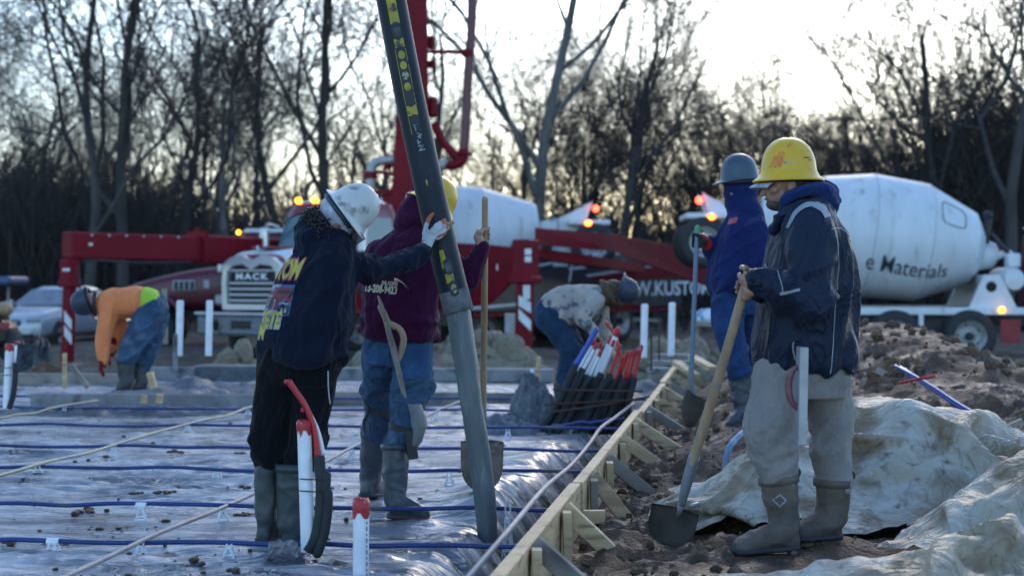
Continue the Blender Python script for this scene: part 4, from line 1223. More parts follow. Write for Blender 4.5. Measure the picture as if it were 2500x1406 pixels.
# side body with decals
body = part(pump, 'side_body', MT['dark_blue'], lambda mb: (mb.box((10.1, -1.15, 1.52), (9.4, .22, 1.34), bev=.03), mb.box((10.1, 1.15, 1.52), (9.4, .22, 1.34), bev=.03), mb.box((10.1, 0, 1.6), (9.3, 2.06, .9))))
def side_poly(pts, mat, off, name):
    poly = []
    for (px, z) in pts:
        poly.append(Vector((u_px(px), -1.262 - off, z)))
    mb = MB(); mb.add(poly, [tuple(range(len(poly)))]); mb.build(name, mat, body, world=False)
side_poly([(1432, 1.62), (1470, 1.48), (1735, 1.66), (1760, 1.95), (1600, 1.92)], MT['red_paint'], .004, 'decal')
side_poly([(1520, 1.18), (1560, .88), (1500, .88), (1495, 1.18)], MT['red_paint'], .004, 'decal')
side_poly([(1385, 1.82), (1525, 2.02), (1530, 1.97), (1392, 1.76)], MT['stripe_white'], .004, 'decal')
side_poly([(1430, 1.66), (1590, 1.90), (1596, 1.85), (1436, 1.60)], MT['stripe_white'], .004, 'decal')
side_poly([(1300, 1.86), (1362, 1.98), (1364, 1.94), (1302, 1.82)], MT['stripe_white'], .004, 'decal')
side_poly([(1150, .98), (1262, 1.04), (1262, .98), (1150, .92)], MT['stripe_white'], .004, 'decal')
ua, ub = u_px(1468), u_px(1736)
V, F = text_arrays('WWW.KUSTOM', 1.0, .02); w = V[:, 0].max() - V[:, 0].min()
sx = (ub - ua) / w
mb = MB(); mb.add([Vector(((ua + ub) / 2 + x * sx, -1.268, 1.30 + y * .50)) for x, y in V], F); mb.build('lettering', MT['letter_white'], body, world=False)
part(body, 'lower_rail', MT['red_paint'], lambda mb: mb.box((10.1, -1.2, .80), (9.4, .1, .08)))
part(pump, 'step_rail', MT['alu'], lambda mb: mb.bar(WL(1480, 775, 41), WL(1610, 783, 43), .1, .09))
# turret and boom
tur = part(pump, 'turret', MT['red_paint'], lambda mb: (mb.lathe([(.55, 1.3), (.6, 1.9), (.5, 2.2), (.5, 2.9)], (4.9, 0, 0), (0, 0, 1), 24), mb.box((4.9, 0, 3.1), (.9, 1.0, .6), bev=.08)), auto=40)
TD = 35.0
def wl(px, py, dd=0): return WL(px, py, TD + dd)
def f(mb):
    a = wl(1000, 560); b = wl(1008, 250); c = wl(1016, -600)
    xr = (wl(1050, 300) - wl(1000, 300)).normalized(); yr = (WL(1000, 300, TD + 1) - WL(1000, 300, TD)).normalized()
    mb.loft([(a, xr * .42, yr * .3), (wl(1002, 420), xr * .38, yr * .28), (b, xr * .335, yr * .25), (wl(1013, 0), xr * .27, yr * .24), (c, xr * .25, yr * .22)], 20, 9)
boom = part(pump, 'boom', MT['red_paint'], f, auto=40)
part(boom, 'link_rod', MT['red_paint'], lambda mb: (mb.tube([wl(1040, 127), wl(1135, 128)], .045, 8), mb.lathe([(.10, -.09), (.14, -.05), (.14, .05), (.10, .09)], wl(1142, 130), (0, 0, 1), 14)))
part(pump, 'delivery_pipe', MT['maroon_paint'], lambda mb: mb.tube([wl(1160, -600), wl(1153, 0), wl(1143, 180), wl(1135, 330), wl(1130, 372)], .10, 14, 30), smooth=True)
part(pump, 'pipe_elbow', MT['red_paint'], lambda mb: (mb.tube([wl(1132, 365), wl(1128, 392), wl(1110, 402), wl(1088, 402)], .115, 12, 12), mb.tube([wl(1120, 388), wl(1080, 345), wl(1062, 300)], [.11, .09, .1], 10, 10), mb.box(wl(1132, 376), (.34, .3, .10), bev=.03)), auto=40)
part(pump, 'pipe_coupling', MT['alu'], lambda mb: mb.tube([wl(1095, 400), wl(1070, 405)], .11, 12))
part(pump, 'return_pipe', MT['alu'], lambda mb: mb.tube([wl(905, 520), wl(905, 430), wl(912, 402), wl(935, 392), wl(972, 390)], .10, 14, 24), smooth=True)
part(pump, 'pipe_clamp', MT['red_paint'], lambda mb: (mb.lathe([(.1, -.08), (.15, -.06), (.15, .06), (.1, .08)], wl(903, 428), (0, 0, 1), 14), mb.box(wl(945, 395), (.1, .12, .34)), mb.bar(wl(900, 418), wl(965, 425), .1, .07), mb.bar(wl(958, 505), wl(985, 400), .25, .25), mb.bar(wl(890, 470), wl(975, 468), .2, .09)))
for k, (a, b) in enumerate([(1056, 1056), (1066, 1063)]):
    part(pump, 'hanging_chain', MT['rust'], lambda mb: mb.tube([wl(a, -100), wl(b, 120 + 60 * k), wl(b + 4, 215)], .014, 5))
part(pump, 'chain_hook', MT['red_paint'], lambda mb: (mb.box(wl(1052, 105), (.1, .1, .28)), mb.box(wl(1054, 158), (.12, .1, .16)), mb.box(wl(1056, 262), (.2, .2, .45), bev=.05)))
# outriggers
def outrigger(leg_px, top, bot, d, sleeve, w):
    rt = part(pump, 'outrigger_leg', MT['red_paint'], lambda mb: mb.bar(WL(leg_px, sleeve, d), WL(leg_px - 6, bot, d), w * .78, w * .78, up=(1, 0, 0), bev=.02))
    part(rt, 'leg_sleeve', MT['red_paint'], lambda mb: (mb.bar(WL(leg_px, top, d), WL(leg_px, sleeve, d), w * 1.15, w * 1.15, up=(1, 0, 0), bev=.03), mb.bar(WL(leg_px, sleeve - 12, d), WL(leg_px, sleeve + 6, d), w * 1.45, w * 1.3, up=(1, 0, 0), bev=.03)))
    part(rt, 'foot_pad', MT['steel_dull'], lambda mb: mb.lathe([(.3, 0), (.3, .05), (.12, .09)], WL(leg_px - 6, bot, d) - Vector((0, 0, .05)), (0, 0, 1), 18))
    return rt
lf = outrigger(170, 632, 890, 29.6, 696, .24)
rt_ = outrigger(1283, 585, 885, 31.0, 686, .34)
def stripes(parent, px, ys, d, wpx, off):
    for (y0, y1) in ys:
        poly = [P(px - wpx, y0, d) + Vector((0, -off, 0)), P(px + wpx, y1, d) + Vector((0, -off, 0)), P(px + wpx, y1 + 26, d) + Vector((0, -off, 0)), P(px - wpx, y0 + 26, d) + Vector((0, -off, 0))]
        mb = MB(); mb.add([PI_ @ p for p in poly], [(0, 1, 2, 3)]); mb.build('reflector', MT['stripe_white'], parent, world=False)
stripes(lf, 172, [(757, 780), (792, 815)], 29.6, 9, .17)
stripes(rt_, 1281, [(752, 782), (720, 738)], 31.0, 15, .22)
def plate(parent, x0, x1, y0, y1, d, off, mt='stripe_white'):
    mb = MB(); mb.add([PI_ @ (P(x, y, d) + Vector((0, -off, 0))) for x, y in [(x0, y0), (x1, y0), (x1, y1), (x0, y1)]], [(0, 1, 2, 3)]); mb.build('decal', MT[mt], parent, world=False)
plate(rt_, 1281, 1297, 608, 622, 31.0, .27); plate(rt_, 1281, 1297, 626, 640, 31.0, .27); plate(rt_, 1277, 1294, 696, 730, 31.0, .22); plate(lf, 168, 178, 693, 699, 29.6, .16); plate(lf, 160, 178, 655, 662, 29.6, .2)
part(lf, 'beam', MT['red_paint'], lambda mb: (mb.bar(WL(163, 598, 29.6), WL(480, 608, 31.8), .34, .49, bev=.03), mb.bar(WL(480, 608, 31.8), WL(700, 618, 34), .42, .55, bev=.03), mb.box(WL(482, 604, 31.8), (.1, .5, .62)), mb.box(WL(482, 566, 31.8), (.08, .08, .16))))
part(rt_, 'beam', MT['red_paint'], lambda mb: mb.prism([WL(1306, 556, 31.2), WL(1480, 570, 34.5), WL(1745, 618, 40.5), WL(1745, 706, 40.5), WL(1600, 655, 37), WL(1500, 614, 34.8), WL(1306, 598, 31.2)], None, PI_.to_3x3() @ Vector((-.25, -1, 0)).normalized(), -.3))
part(rt_, 'brace_arm', MT['red_paint'], lambda mb: (mb.prism([WL(1050, 590, 33.8), WL(1200, 598, 32.0), WL(1290, 608, 31.15), WL(1290, 636, 31.15), WL(1252, 690, 31.6), WL(1200, 742, 32.0), WL(1050, 760, 33.8)], None, PI_.to_3x3() @ Vector((0, 1, 0)), .3), mb.bar(WL(1310, 620, 32.2), WL(1560, 655, 36.5), .3, .2)))
part(lf, 'hydraulic_hose', MT['black'], lambda mb: mb.tube([WL(200, 640, 29.3), WL(240, 636, 29.5), WL(330, 642, 30.2), WL(470, 640, 31.3)], .02, 6, 24))
part(lf, 'hydraulic_hose', MT['black'], lambda mb: mb.tube([WL(190, 650, 29.3), WL(196, 700, 29.3), WL(188, 740, 29.3)], .016, 6, 14))
for k in range(6): part(lf, 'bolt', MT['alu'], lambda mb: mb.ball(WL(230 + 42 * k, 575 + k, 29.75 + .28 * k) + PI_.to_3x3() @ Vector((0, -.17, 0)), .025, 8, 6))
part(lf, 'decal', MT['stripe_white'], lambda mb: mb.box(WL(228, 597, 29.85) + PI_.to_3x3() @ Vector((0, -.19, 0)), (.05, .05, .05)))
plate(rt_, 1212, 1222, 645, 660, 31.9, .05)
part(pump, 'control_box', MT['alu'], lambda mb: mb.box(WL(1252, 806, 31.4), (.3, .3, .64), PI_.to_3x3()))

# ---------------------------------------------------------------- drum mixer trucks
def mixer(px0, d, s, sgn, yaw, label, zoff=-.55, text='e Materials', tpos=(2090, 2275)):
    base = Vector(((px0 - 1250) / FPX * d, d, zoff))
    root = empty('mixer_truck', base, label, 'truck', 'concrete mixer trucks', yaw)
    X = lambda fwd: sgn * fwd
    def pt(fwd, y, z): return Vector((X(fwd), y, z))
    # drum turned about a tilted axis
    a = pt(2.28, 0, 2.29); b = pt(-2.07, 0, 2.87)
    ax = (b - a).normalized()
    prof = [(0, -.22), (.45, -.18), (.72, 0.0), (.76, .02), (1.20, 1.02), (1.22, 1.04), (1.285, 2.18), (1.28, 2.22), (1.10, 3.2), (1.08, 3.24), (.58, 4.36), (.52, 4.42), (.5, 4.2)]
    drum = bpy.data.objects.new('drum', None)
    mb = MB(); mb.lathe(prof, a, ax, 64); dr = mb.build('drum', MT['drum_white'], root, world=False, auto=12)
    def on_drum(ang, t, off):
        for k in range(2, len(prof) - 2):
            if prof[k][1] <= t <= prof[k + 1][1] + 1e-9:
                u = (t - prof[k][1]) / max(prof[k + 1][1] - prof[k][1], 1e-6); r = prof[k][0] + (prof[k + 1][0] - prof[k][0]) * u; break
        else: r = .6
        up = Vector((0, 0, 1)); up = (up - ax * up.dot(ax)).normalized(); out = Vector((0, -1, 0))
        return a + ax * t + (out * math.cos(ang) + up * math.sin(ang)) * (r + off)
    # seams
    for t in (1.03, 2.2, 3.22):
        mb = MB(); V = [on_drum(w, t - .012, .004) for w in np.linspace(-1.5, 1.5, 40)] + [on_drum(w, t + .012, .004) for w in np.linspace(-1.5, 1.5, 40)]
        mb.add(V, [(i, i + 1, 41 + i, 40 + i) for i in range(39)]); mb.build('weld_seam', MT['drum_seam'], dr, world=False)
    # inspection hatch outline
    mb = MB(); n = 28; V = []
    for k in range(n):
        w = 2 * math.pi * k / n
        c, sn = math.cos(w), math.sin(w); m = max(abs(c), abs(sn)) ** .75
        V.append(on_drum(.62 + .25 * sn / m, 0.62 + .27 * c / m, .006))
    mb.tube(V + [V[0]], .014, 4, 60); mb.build('hatch_rim', MT['seam'], dr, world=False)
    # lettering wrapped round the drum
    V, F = text_arrays(text, .50, .0012, .12); x0, x1 = V[:, 0].min(), V[:, 0].max()
    W = []
    for (x, y) in V:
        t = tpos[0] + (tpos[1] - tpos[0]) * ((x - x0) / (x1 - x0))
        # travel to the viewer's right
        W.append(on_drum(-.46 - .10 * ((x - x0) / (x1 - x0)) + y / 1.2, t, .010))
    mb = MB(); mb.add(W, F); mb.build('lettering', MT['letter_dark'], dr, world=False)
    # bed
    part(root, 'bed_rail', MT['white_paint'], lambda mb: (mb.box((X(.55), -1.05, 1.03), (5.2, .12, .15), bev=.02), mb.box((X(.55), 1.05, 1.03), (5.2, .12, .15), bev=.02)))
    part(root, 'chassis', MT['black'], lambda mb: (mb.box((X(1.6), 0, .86), (10.2, .9, .26)), mb.box((X(.3), 0, .7), (4.0, 1.7, .3))))
    part(root, 'hanger', MT['white_paint'], lambda mb: mb.box((X(1.02), -1.06, .86), (.09, .1, .24)))
    def f(mb):
        for s2 in (-1, 1):
            mb.prism([pt(2.0, s2 * 1.0, 1.1), pt(2.95, s2 * 1.0, 1.1), pt(2.62, s2 * 1.0, 1.76), pt(2.30, s2 * 1.0, 1.76)], None, (0, -s2, 0), .12)
        mb.box(pt(2.45, 0, 1.68), (.3, 1.9, .16))
    pd = part(root, 'pedestal', MT['white_paint'], f)
    part(pd, 'pedestal_hole', MT['black'], lambda mb: mb.lathe([(.11, .0), (0, .0)], pt(2.44, -1.006, 1.52), (0, -1, 0), 20))
    part(root, 'drive_motor', MT['white_paint'], lambda mb: (mb.lathe([(.30, 0), (.32, .2), (.26, .42), (.14, .5), (0, .5)], pt(2.32, 0, 2.20), pt(1, 0, -.12) - pt(0, 0, 0), 20), mb.tube([pt(2.7, -.2, 2.1), pt(2.95, -.4, 2.2), pt(3.1, -.5, 1.9)], .07, 8), mb.box(pt(3.0, -.5, 2.05), (.28, .3, .3), bev=.04)), auto=40)
    part(root, 'water_tank', MT['white_paint'], lambda mb: mb.lathe([(0, -.7), (.2, -.66), (.25, -.5), (.25, .5), (.2, .66), (0, .7)], pt(2.92, -.3, 1.66), (0, 1, 0), 24), auto=40)
    part(root, 'charge_post', MT['black'], lambda mb: (mb.tube([pt(2.5, -.3, 2.4), pt(2.55, -.3, 2.95)], .08, 8), mb.ball(pt(2.55, -.3, 2.98), .10, 10, 8), mb.tube([pt(2.6, -.3, 2.6), pt(2.85, -.4, 2.3), pt(3.1, -.5, 2.0)], .05, 8)), auto=40)
    for fw in (1.98, .5, -.85):
        for s2 in (-1, 1): wheel(root, pt(fw, s2 * 1.0, .53), .53, .5, face=s2)
    part(root, 'mud_flap', MT['flap_red'], lambda mb: mb.box(pt(2.82, -1.0, .62), (.40, .03, .48)))
    part(root, 'marker_light', MT['amber'], lambda mb: mb.ball(pt(2.62, -1.13, 1.06), .06, 10, 8))
    # hopper, chute and lifted tag axle at the tail
    hp = part(root, 'hopper', MT['white_paint'], lambda mb: (mb.prism([pt(-2.15, -.6, 2.6), pt(-3.05, -.6, 2.75), pt(-3.32, -.6, 3.45), pt(-3.15, -.6, 3.35), pt(-2.55, -.6, 3.05), pt(-2.15, -.6, 3.0)], None, (0, 1, 0), .05),
        mb.prism([pt(-2.15, .55, 2.6), pt(-3.05, .55, 2.75), pt(-3.32, .55, 3.45), pt(-3.15, .55, 3.35), pt(-2.55, .55, 3.05), pt(-2.15, .55, 3.0)], None, (0, 1, 0), .05), mb.prism([pt(-2.6, -.55, 2.4), pt(-3.1, -.55, 2.75), pt(-3.3, -.55, 3.4), pt(-3.25, -.55, 3.42), pt(-2.6, -.55, 2.5)], None, (0, 1, 0), 1.1)))
    part(root, 'ladder', MT['alu'], lambda mb: (mb.tube([pt(-2.2, -.9, 1.6), pt(-2.5, -.9, 2.9), pt(-2.3, -.9, 3.0)], .03, 6), mb.tube([pt(-2.75, -.9, 1.6), pt(-2.95, -.9, 2.75)], .03, 6), mb.box(pt(-2.55, -.85, 2.2), (.35, .06, .5))))
    part(root, 'tag_arm', MT['white_paint'], lambda mb: (mb.bar(pt(-1.9, -.6, 1.6), pt(-3.3, -.6, 2.75), .16, .2), mb.bar(pt(-1.9, .6, 1.6), pt(-3.3, .6, 2.75), .16, .2), mb.box(pt(-3.2, 0, 2.95), (.95, 2.1, .12), bev=.03)))
    for s2 in (-1, 1): wheel(root, pt(-3.3, s2 * .95, 2.42), .52, .34, face=s2)
    part(root, 'tail_light', MT['red_light'], lambda mb: mb.ball(pt(-3.38, -.65, 3.28), .075, 10, 8))
    part(root, 'tail_light', MT['orange_light'], lambda mb: mb.ball(pt(-3.17, -1.05, 2.92), .08, 10, 8))
    # bonneted cab
    def f(mb):
        mb.box(pt(4.3, 0, 1.45), (1.55, 2.0, 1.2), bev=.06)
        mb.loft([(pt(4.25, 0, 2.0), (.78, 0, 0), (0, .98, 0)), (pt(4.2, 0, 2.55), (.68, 0, 0), (0, .9, 0)), (pt(4.15, 0, 2.68), (.5, 0, 0), (0, .75, 0))], 28, 7)
    cb = part(root, 'cab', MT['maroon_paint'], f, auto=35)
    part(cb, 'side_window', MT['glass_dark'], lambda mb: mb.add([pt(3.75, -1.005, 1.95), pt(4.85, -1.005, 1.95), pt(4.7, -.94, 2.5), pt(3.8, -.94, 2.5)], [(0, 1, 2, 3)]))
    part(cb, 'windshield', MT['glass_teal'], lambda mb: mb.add([pt(5.045, -.8, 2.0), pt(5.045, .8, 2.0), pt(4.90, .75, 2.5), pt(4.90, -.75, 2.5)], [(0, 1, 2, 3)]))
    part(cb, 'roof_fairing', MT['white_paint'], lambda mb: (mb.box(pt(4.1, 0, 2.74), (1.1, 1.5, .06), bev=.02), mb.tube([pt(3.7, -.7, 2.78), pt(4.6, -.7, 2.78)], .03, 6)))
    part(cb, 'roof_light', MT['amber'], lambda mb: mb.ball(pt(4.75, -.75, 2.72), .05, 10, 8))
    flat_text(cb, 'Ge', .26, .012, pt(4.05, -1.008, 1.50), (1, 0, 0), (0, 0, 1), MT['letter_white'])
    flat_text(cb, 'Ma', .20, .010, pt(4.05, -1.008, 1.32), (1, 0, 0), (0, 0, 1), MT['letter_white'])
    def f(mb):
        S = []
        for (x, hw, zb, zt) in [(5.0, .92, .95, 1.98), (5.7, .88, .95, 1.90), (6.5, .82, .95, 1.74), (7.1, .75, .95, 1.58), (7.35, .66, 1.0, 1.45)]:
            S.append((pt(x, 0, (zb + zt) / 2), (0, hw, 0), (0, 0, (zt - zb) / 2)))
        mb.loft(S, 28, 5)
        S = []
        for w in np.linspace(-.15, math.pi + .15, 10): S.append((pt(6.65 - .72 * math.cos(w), -.93, .62 + .70 * math.sin(w)), (0, .16, 0), (.05 * math.cos(w), 0, .05 * math.sin(w) + .01)))
        mb.loft(S, 12, 4)
    hd = part(root, 'hood', MT['maroon_paint'], f, auto=40)
    vt = part(hd, 'vent', MT['alu'], lambda mb: mb.box(pt(5.95, -.89, 1.52), (.52, .05, .24), bev=.04))
    for k in range(4): part(hd, 'vent_slot', MT['black'], lambda mb: mb.box(pt(5.77 + .12 * k, -.912, 1.52), (.085, .02, .18)))
    part(hd, 'hood_latch', MT['alu'], lambda mb: mb.box(pt(5.45, -.90, 1.55), (.12, .04, .18)))
    for s2 in (-1, 1):
        wheel(root, pt(6.65, s2 * .95, .53), .53, .32, face=s2)
        part(root, 'mirror', MT['chrome'], lambda mb: mb.box(pt(5.1, s2 * 1.15, 1.98), (.12, .2, .34), bev=.03))
    part(root, 'front_bumper', MT['chrome'], lambda mb: mb.box(pt(7.45, 0, .6), (.15, 2.2, .3), bev=.04))
    return root
MT['drum_seam'] = M('drum_seam', (0.52, 0.54, 0.57), (0.44, 0.45, 0.47), 4, .6)
MT['flap_red'] = M('flap_red', (0.30, 0.04, 0.045), (0.22, 0.03, 0.035), 6, .7)
mixer(2100, 34.0, 117.6, 1, R(-2), 'white drum mixer truck at the right edge beyond the dirt pile', text='e Materials', tpos=(2.30, .62))
mixer(1094, 38.1, 105, -1, R(3), 'mixer truck with maroon hood half hidden behind the pump truck', text='Materials', tpos=(2.3, 3.9))

# ---------------------------------------------------------------- silver car
def make_car():
    d = 40.0
    root = empty('silver_car', ((138 - 1250) / FPX * d, d, -0.50), 'silver sedan parked at the edge of the woods', 'car', None, R(-14))
    # local: -y forward (towards the camera)
    def f(mb):
        S = []
        for (y, hw, zb, zt) in [(-2.2, .62, .32, .62), (-2.1, .80, .25, .74), (-1.7, .87, .22, .84), (-1.0, .89, .22, .95), (-.5, .90, .22, .98), (1.2, .90, .22, 1.0), (1.9, .86, .25, .98), (2.3, .75, .35, .9)]:
            S.append(((0, y, (zb + zt) / 2), (hw, 0, 0), (0, 0, (zt - zb) / 2)))
        mb.loft(S, 32, 4.5)
    b = part(root, 'body', MT['silver_car'], f, auto=40)
    def f(mb):
        S = []
        for (z, y0, y1, hw) in [(.93, -.85, 1.75, .80), (1.15, -.5, 1.5, .72), (1.36, -.1, 1.15, .62), (1.43, .1, .95, .54)]:
            S.append(((0, (y0 + y1) / 2, z), (hw, 0, 0), (0, (y1 - y0) / 2, 0)))
        mb.loft(S, 32, 5)
    part(root, 'roof', MT['silver_car'], f, auto=40)
    part(root, 'windshield', MT['glass_car'], lambda mb: mb.add([(-.70, -.84, .99), (.70, -.84, .99), (.56, -.14, 1.36), (-.56, -.14, 1.36)], [(0, 1, 2, 3)]))
    for s in (-1, 1):
        part(root, 'side_window', MT['glass_dark'], lambda mb: mb.add([(s * .79, -.5, 1.0), (s * .79, 1.4, 1.0), (s * .645, 1.0, 1.34), (s * .645, .05, 1.34)], [(0, 1, 2, 3)]))
        part(root, 'headlight', MT['lamp_glass'], lambda mb: mb.box((s * .62, -2.13, .67), (.34, .16, .15), Matrix.Rotation(s * .3, 3, 'Z'), bev=.05))
        part(root, 'mirror', MT['silver_car'], lambda mb: mb.box((s * .98, -.5, 1.04), (.2, .1, .14), bev=.04))
        for y in (-1.4, 1.4): wheel(root, (s * .82, y, .32), .32, .22, (1, 0, 0), s)
    g = part(root, 'grille', MT['black'], lambda mb: mb.box((0, -2.20, .60), (.66, .12, .14), bev=.04))
    for z in (.59, .64): part(g, 'grille_bar', MT['chrome'], lambda mb: mb.box((0, -2.265, z - .02), (.58, .02, .018)))
    part(g, 'badge', MT['chrome'], lambda mb: mb.lathe([(.06, .02), (0, .02)], (0, -2.26, .60), (0, -1, 0), 14))
    part(root, 'bumper_opening', MT['black'], lambda mb: mb.box((0, -2.12, .32), (1.25, .16, .12), bev=.03))
    return root
MT['glass_car'] = glass('glass_car', (0.03, 0.06, 0.09), 0.08)
make_car()

# dark utility machine cut by the left edge
um = empty('utility_vehicle', P(-30, 868, 25.5), 'dark utility machine cut off by the left picture edge', 'vehicle')
def uw(px, py, dd=0): return P(px, py, 25.5 + dd)
mb = MB(); mb.box(uw(-20, 815), (.62, .9, .42), bev=.12); mb.box(uw(-25, 782), (.45, .7, .3), bev=.1); mb.build('body', MT['black_gloss'], um)
mb = MB(); mb.box(uw(5, 795, -.48), (.22, .03, .1)); mb.build('tail_panel', MT['flap_red'], um)
mb = MB(); mb.ball(uw(10, 755), (.14, .2, .12), 10, 8); mb.build('seat', MT['handle_wood'], um, smooth=True)
for s in (-40, 26):
    mb = MB(); mb.lathe([(.1, -.12), (.22, -.13), (.26, 0), (.22, .13), (.1, .12)], uw(s, 842), (1, 0, 0), 20); mb.build('wheel', MT['tyre'], um, smooth=True)
mb = MB(); mb.box(uw(-10, 685, 5), (.9, 1.2, .16), bev=.05); mb.build('canopy', MT['canopy_blue'] if 'canopy_blue' in MT else MT['dark_blue'], um)
for a, b in (((-60, 790, 0), (-62, 690, 4.8)), ((20, 790, .4), (20, 692, 5))):
    mb = MB(); mb.tube([uw(*a), uw(*b)], .025, 6); mb.build('post', MT['black'], um)
# ================================================================ PEOPLE
def cloth(name, c1, c2, rough=.85, scale=5, bump=.35, bscale=9, bdist=.02, sheen=.06, c3=None, scale3=16, lo3=.6, hi3=.8, spec=.12, crease=.55):
    m = M(name, c1, c2, scale, rough, bump=bump * .5, bscale=bscale * 9, bdist=bdist * .15, sheen=sheen, c3=c3, scale3=scale3, lo3=lo3, hi3=hi3, spec=spec)
    # crisp creases on top of the modelled folds
    nt = m.node_tree; N = nt.nodes; L = nt.links; b = N['Principled BSDF']
    tc = next(n for n in N if n.type == 'TEX_COORD'); fine = next(n for n in N if n.type == 'BUMP')
    nz = N.new('ShaderNodeTexNoise'); nz.inputs['Scale'].default_value = bscale * .75; nz.inputs['Detail'].default_value = 3; nz.inputs['Distortion'].default_value = 1.3
    mp = N.new('ShaderNodeMapping'); mp.inputs['Rotation'].default_value = (.3, .5, .2); mp.inputs['Scale'].default_value = (1, 1, .55)
    L.new(tc.outputs['Object'], mp.inputs[0]); L.new(mp.outputs[0], nz.inputs['Vector'])
    s1 = N.new('ShaderNodeMath'); s1.operation = 'SUBTRACT'; s1.inputs[1].default_value = .5; L.new(nz.outputs[0], s1.inputs[0])
    s2 = N.new('ShaderNodeMath'); s2.operation = 'ABSOLUTE'; L.new(s1.outputs[0], s2.inputs[0])
    s3 = N.new('ShaderNodeMath'); s3.operation = 'POWER'; s3.inputs[1].default_value = .6; L.new(s2.outputs[0], s3.inputs[0])
    bp = N.new('ShaderNodeBump'); bp.invert = True; bp.inputs['Strength'].default_value = crease; bp.inputs['Distance'].default_value = .035
    L.new(s3.outputs[0], bp.inputs['Height']); L.new(fine.outputs[0], bp.inputs['Normal']); L.new(bp.outputs[0], b.inputs['Normal'])
    return m
MT['navy_fleece'] = cloth('navy_fleece', (0.0035, 0.0065, 0.018), (0.005, 0.009, 0.024), scale=3)
MT['black_pants'] = cloth('black_pants', (0.0025, 0.0025, 0.004), (0.004, 0.004, 0.006), rough=.85, bscale=12, bump=.5)
MT['purple_fleece'] = cloth('purple_fleece', (0.050, 0.004, 0.034), (0.036, 0.003, 0.025), scale=3)
MT['denim_light'] = cloth('denim_light', (0.050, 0.095, 0.165), (0.024, 0.050, 0.098), scale=5, bscale=14, c3=(0.12, 0.17, 0.24), scale3=9, lo3=.55, hi3=.75)
MT['denim_blue'] = cloth('denim_blue', (0.02, 0.055, 0.16), (0.012, 0.034, 0.105), scale=5, bscale=14)
MT['denim_dark'] = cloth('denim_dark', (0.018, 0.045, 0.09), (0.010, 0.026, 0.055), scale=5, bscale=14)
MT['royal_fleece'] = cloth('royal_fleece', (0.006, 0.014, 0.075), (0.009, 0.020, 0.098), scale=3)
MT['royal_hood'] = cloth('royal_hood', (0.010, 0.028, 0.12), (0.007, 0.020, 0.085), scale=4)
MT['jacket_navy'] = cloth('jacket_navy', (0.0045, 0.010, 0.028), (0.0075, 0.0145, 0.038), rough=.55, scale=4, bscale=10, bump=.5, sheen=.03, crease=.7, c3=(0.016, 0.027, 0.052), scale3=3.2, lo3=.55, hi3=.75, spec=.22)
MT['jacket_grey'] = cloth('jacket_grey', (0.30, 0.33, 0.37), (0.24, 0.27, 0.31), rough=.6, scale=6)
MT['pants_grey'] = cloth('pants_grey', (0.27, 0.25, 0.235), (0.20, 0.185, 0.18), rough=.75, scale=4, bscale=11, bump=.5, crease=.45, c3=(0.19, 0.155, 0.125), scale3=5, lo3=.6, hi3=.85)
MT['orange_shirt'] = cloth('orange_shirt', (0.85, 0.27, 0.10), (0.74, 0.22, 0.08), scale=4)
MT['lime'] = cloth('lime', (0.42, 0.62, 0.06), (0.36, 0.54, 0.05))
MT['camo_hoodie'] = cloth('camo_hoodie', (0.40, 0.35, 0.31), (0.31, 0.27, 0.25), scale=7, c3=(0.09, 0.11, 0.14), scale3=13, lo3=.56, hi3=.62)
MT['red_glove'] = cloth('red_glove', (0.22, 0.012, 0.02), (0.16, 0.01, 0.016))
MT['dark_glove'] = cloth('dark_glove', (0.016, 0.018, 0.02), (0.03, 0.03, 0.032), scale=14)
MT['glove_white'] = M('glove_white', (0.46, 0.47, 0.50), (0.36, 0.36, 0.37), 18, .85, bump=.4, bscale=60, bdist=.004, c3=(0.13, 0.12, 0.11), scale3=28, lo3=.6, hi3=.68)
MT['glove_orange'] = M('glove_orange', (0.45, 0.115, 0.03), (0.33, 0.085, 0.03), 30, .6, bump=.4, bscale=60, bdist=.004, c3=(0.13, 0.10, 0.08), scale3=36, lo3=.55, hi3=.65)
MT['boot_green'] = M('boot_green', (0.026, 0.040, 0.042), (0.045, 0.058, 0.058), 7, .5, bump=.2, bscale=25, bdist=.006, c3=(0.10, 0.09, 0.075), scale3=9, lo3=.58, hi3=.75)
MT['boot_blue'] = M('boot_blue', (0.030, 0.042, 0.058), (0.055, 0.066, 0.080), 6, .45, bump=.2, bscale=25, bdist=.006, c3=(0.13, 0.115, 0.10), scale3=8, lo3=.54, hi3=.72)
MT['boot_brown'] = M('boot_brown', (0.085, 0.066, 0.052), (0.14, 0.11, 0.088), 7, .8, bump=.4, bscale=30, bdist=.008, c3=(0.035, 0.036, 0.04), scale3=6, lo3=.55, hi3=.7)
MT['boot_rubber'] = M('boot_rubber', (0.030, 0.036, 0.045), (0.075, 0.066, 0.058), 7, .6, bump=.3, bscale=25, bdist=.006)
MT['hat_white'] = M('hat_white', (0.62, 0.62, 0.60), (0.52, 0.52, 0.50), 6, .4, c3=(0.24, 0.23, 0.225), scale3=13, lo3=.55, hi3=.66, bump=.1, bscale=40, bdist=.003)
MT['hat_yellow'] = M('hat_yellow', (0.72, 0.42, 0.022), (0.62, 0.36, 0.02), 6, .38, c3=(0.22, 0.17, 0.06), scale3=22, lo3=.64, hi3=.72)
MT['hat_blue'] = M('hat_blue', (0.05, 0.085, 0.12), (0.035, 0.06, 0.09), 6, .4, c3=(0.22, 0.25, 0.28), scale3=22, lo3=.66, hi3=.74)
MT['hat_dark'] = M('hat_dark', (0.025, 0.04, 0.065), (0.018, 0.028, 0.045), 6, .5)
MT['cap_white'] = cloth('cap_white', (0.50, 0.53, 0.60), (0.30, 0.32, 0.37), scale=22)
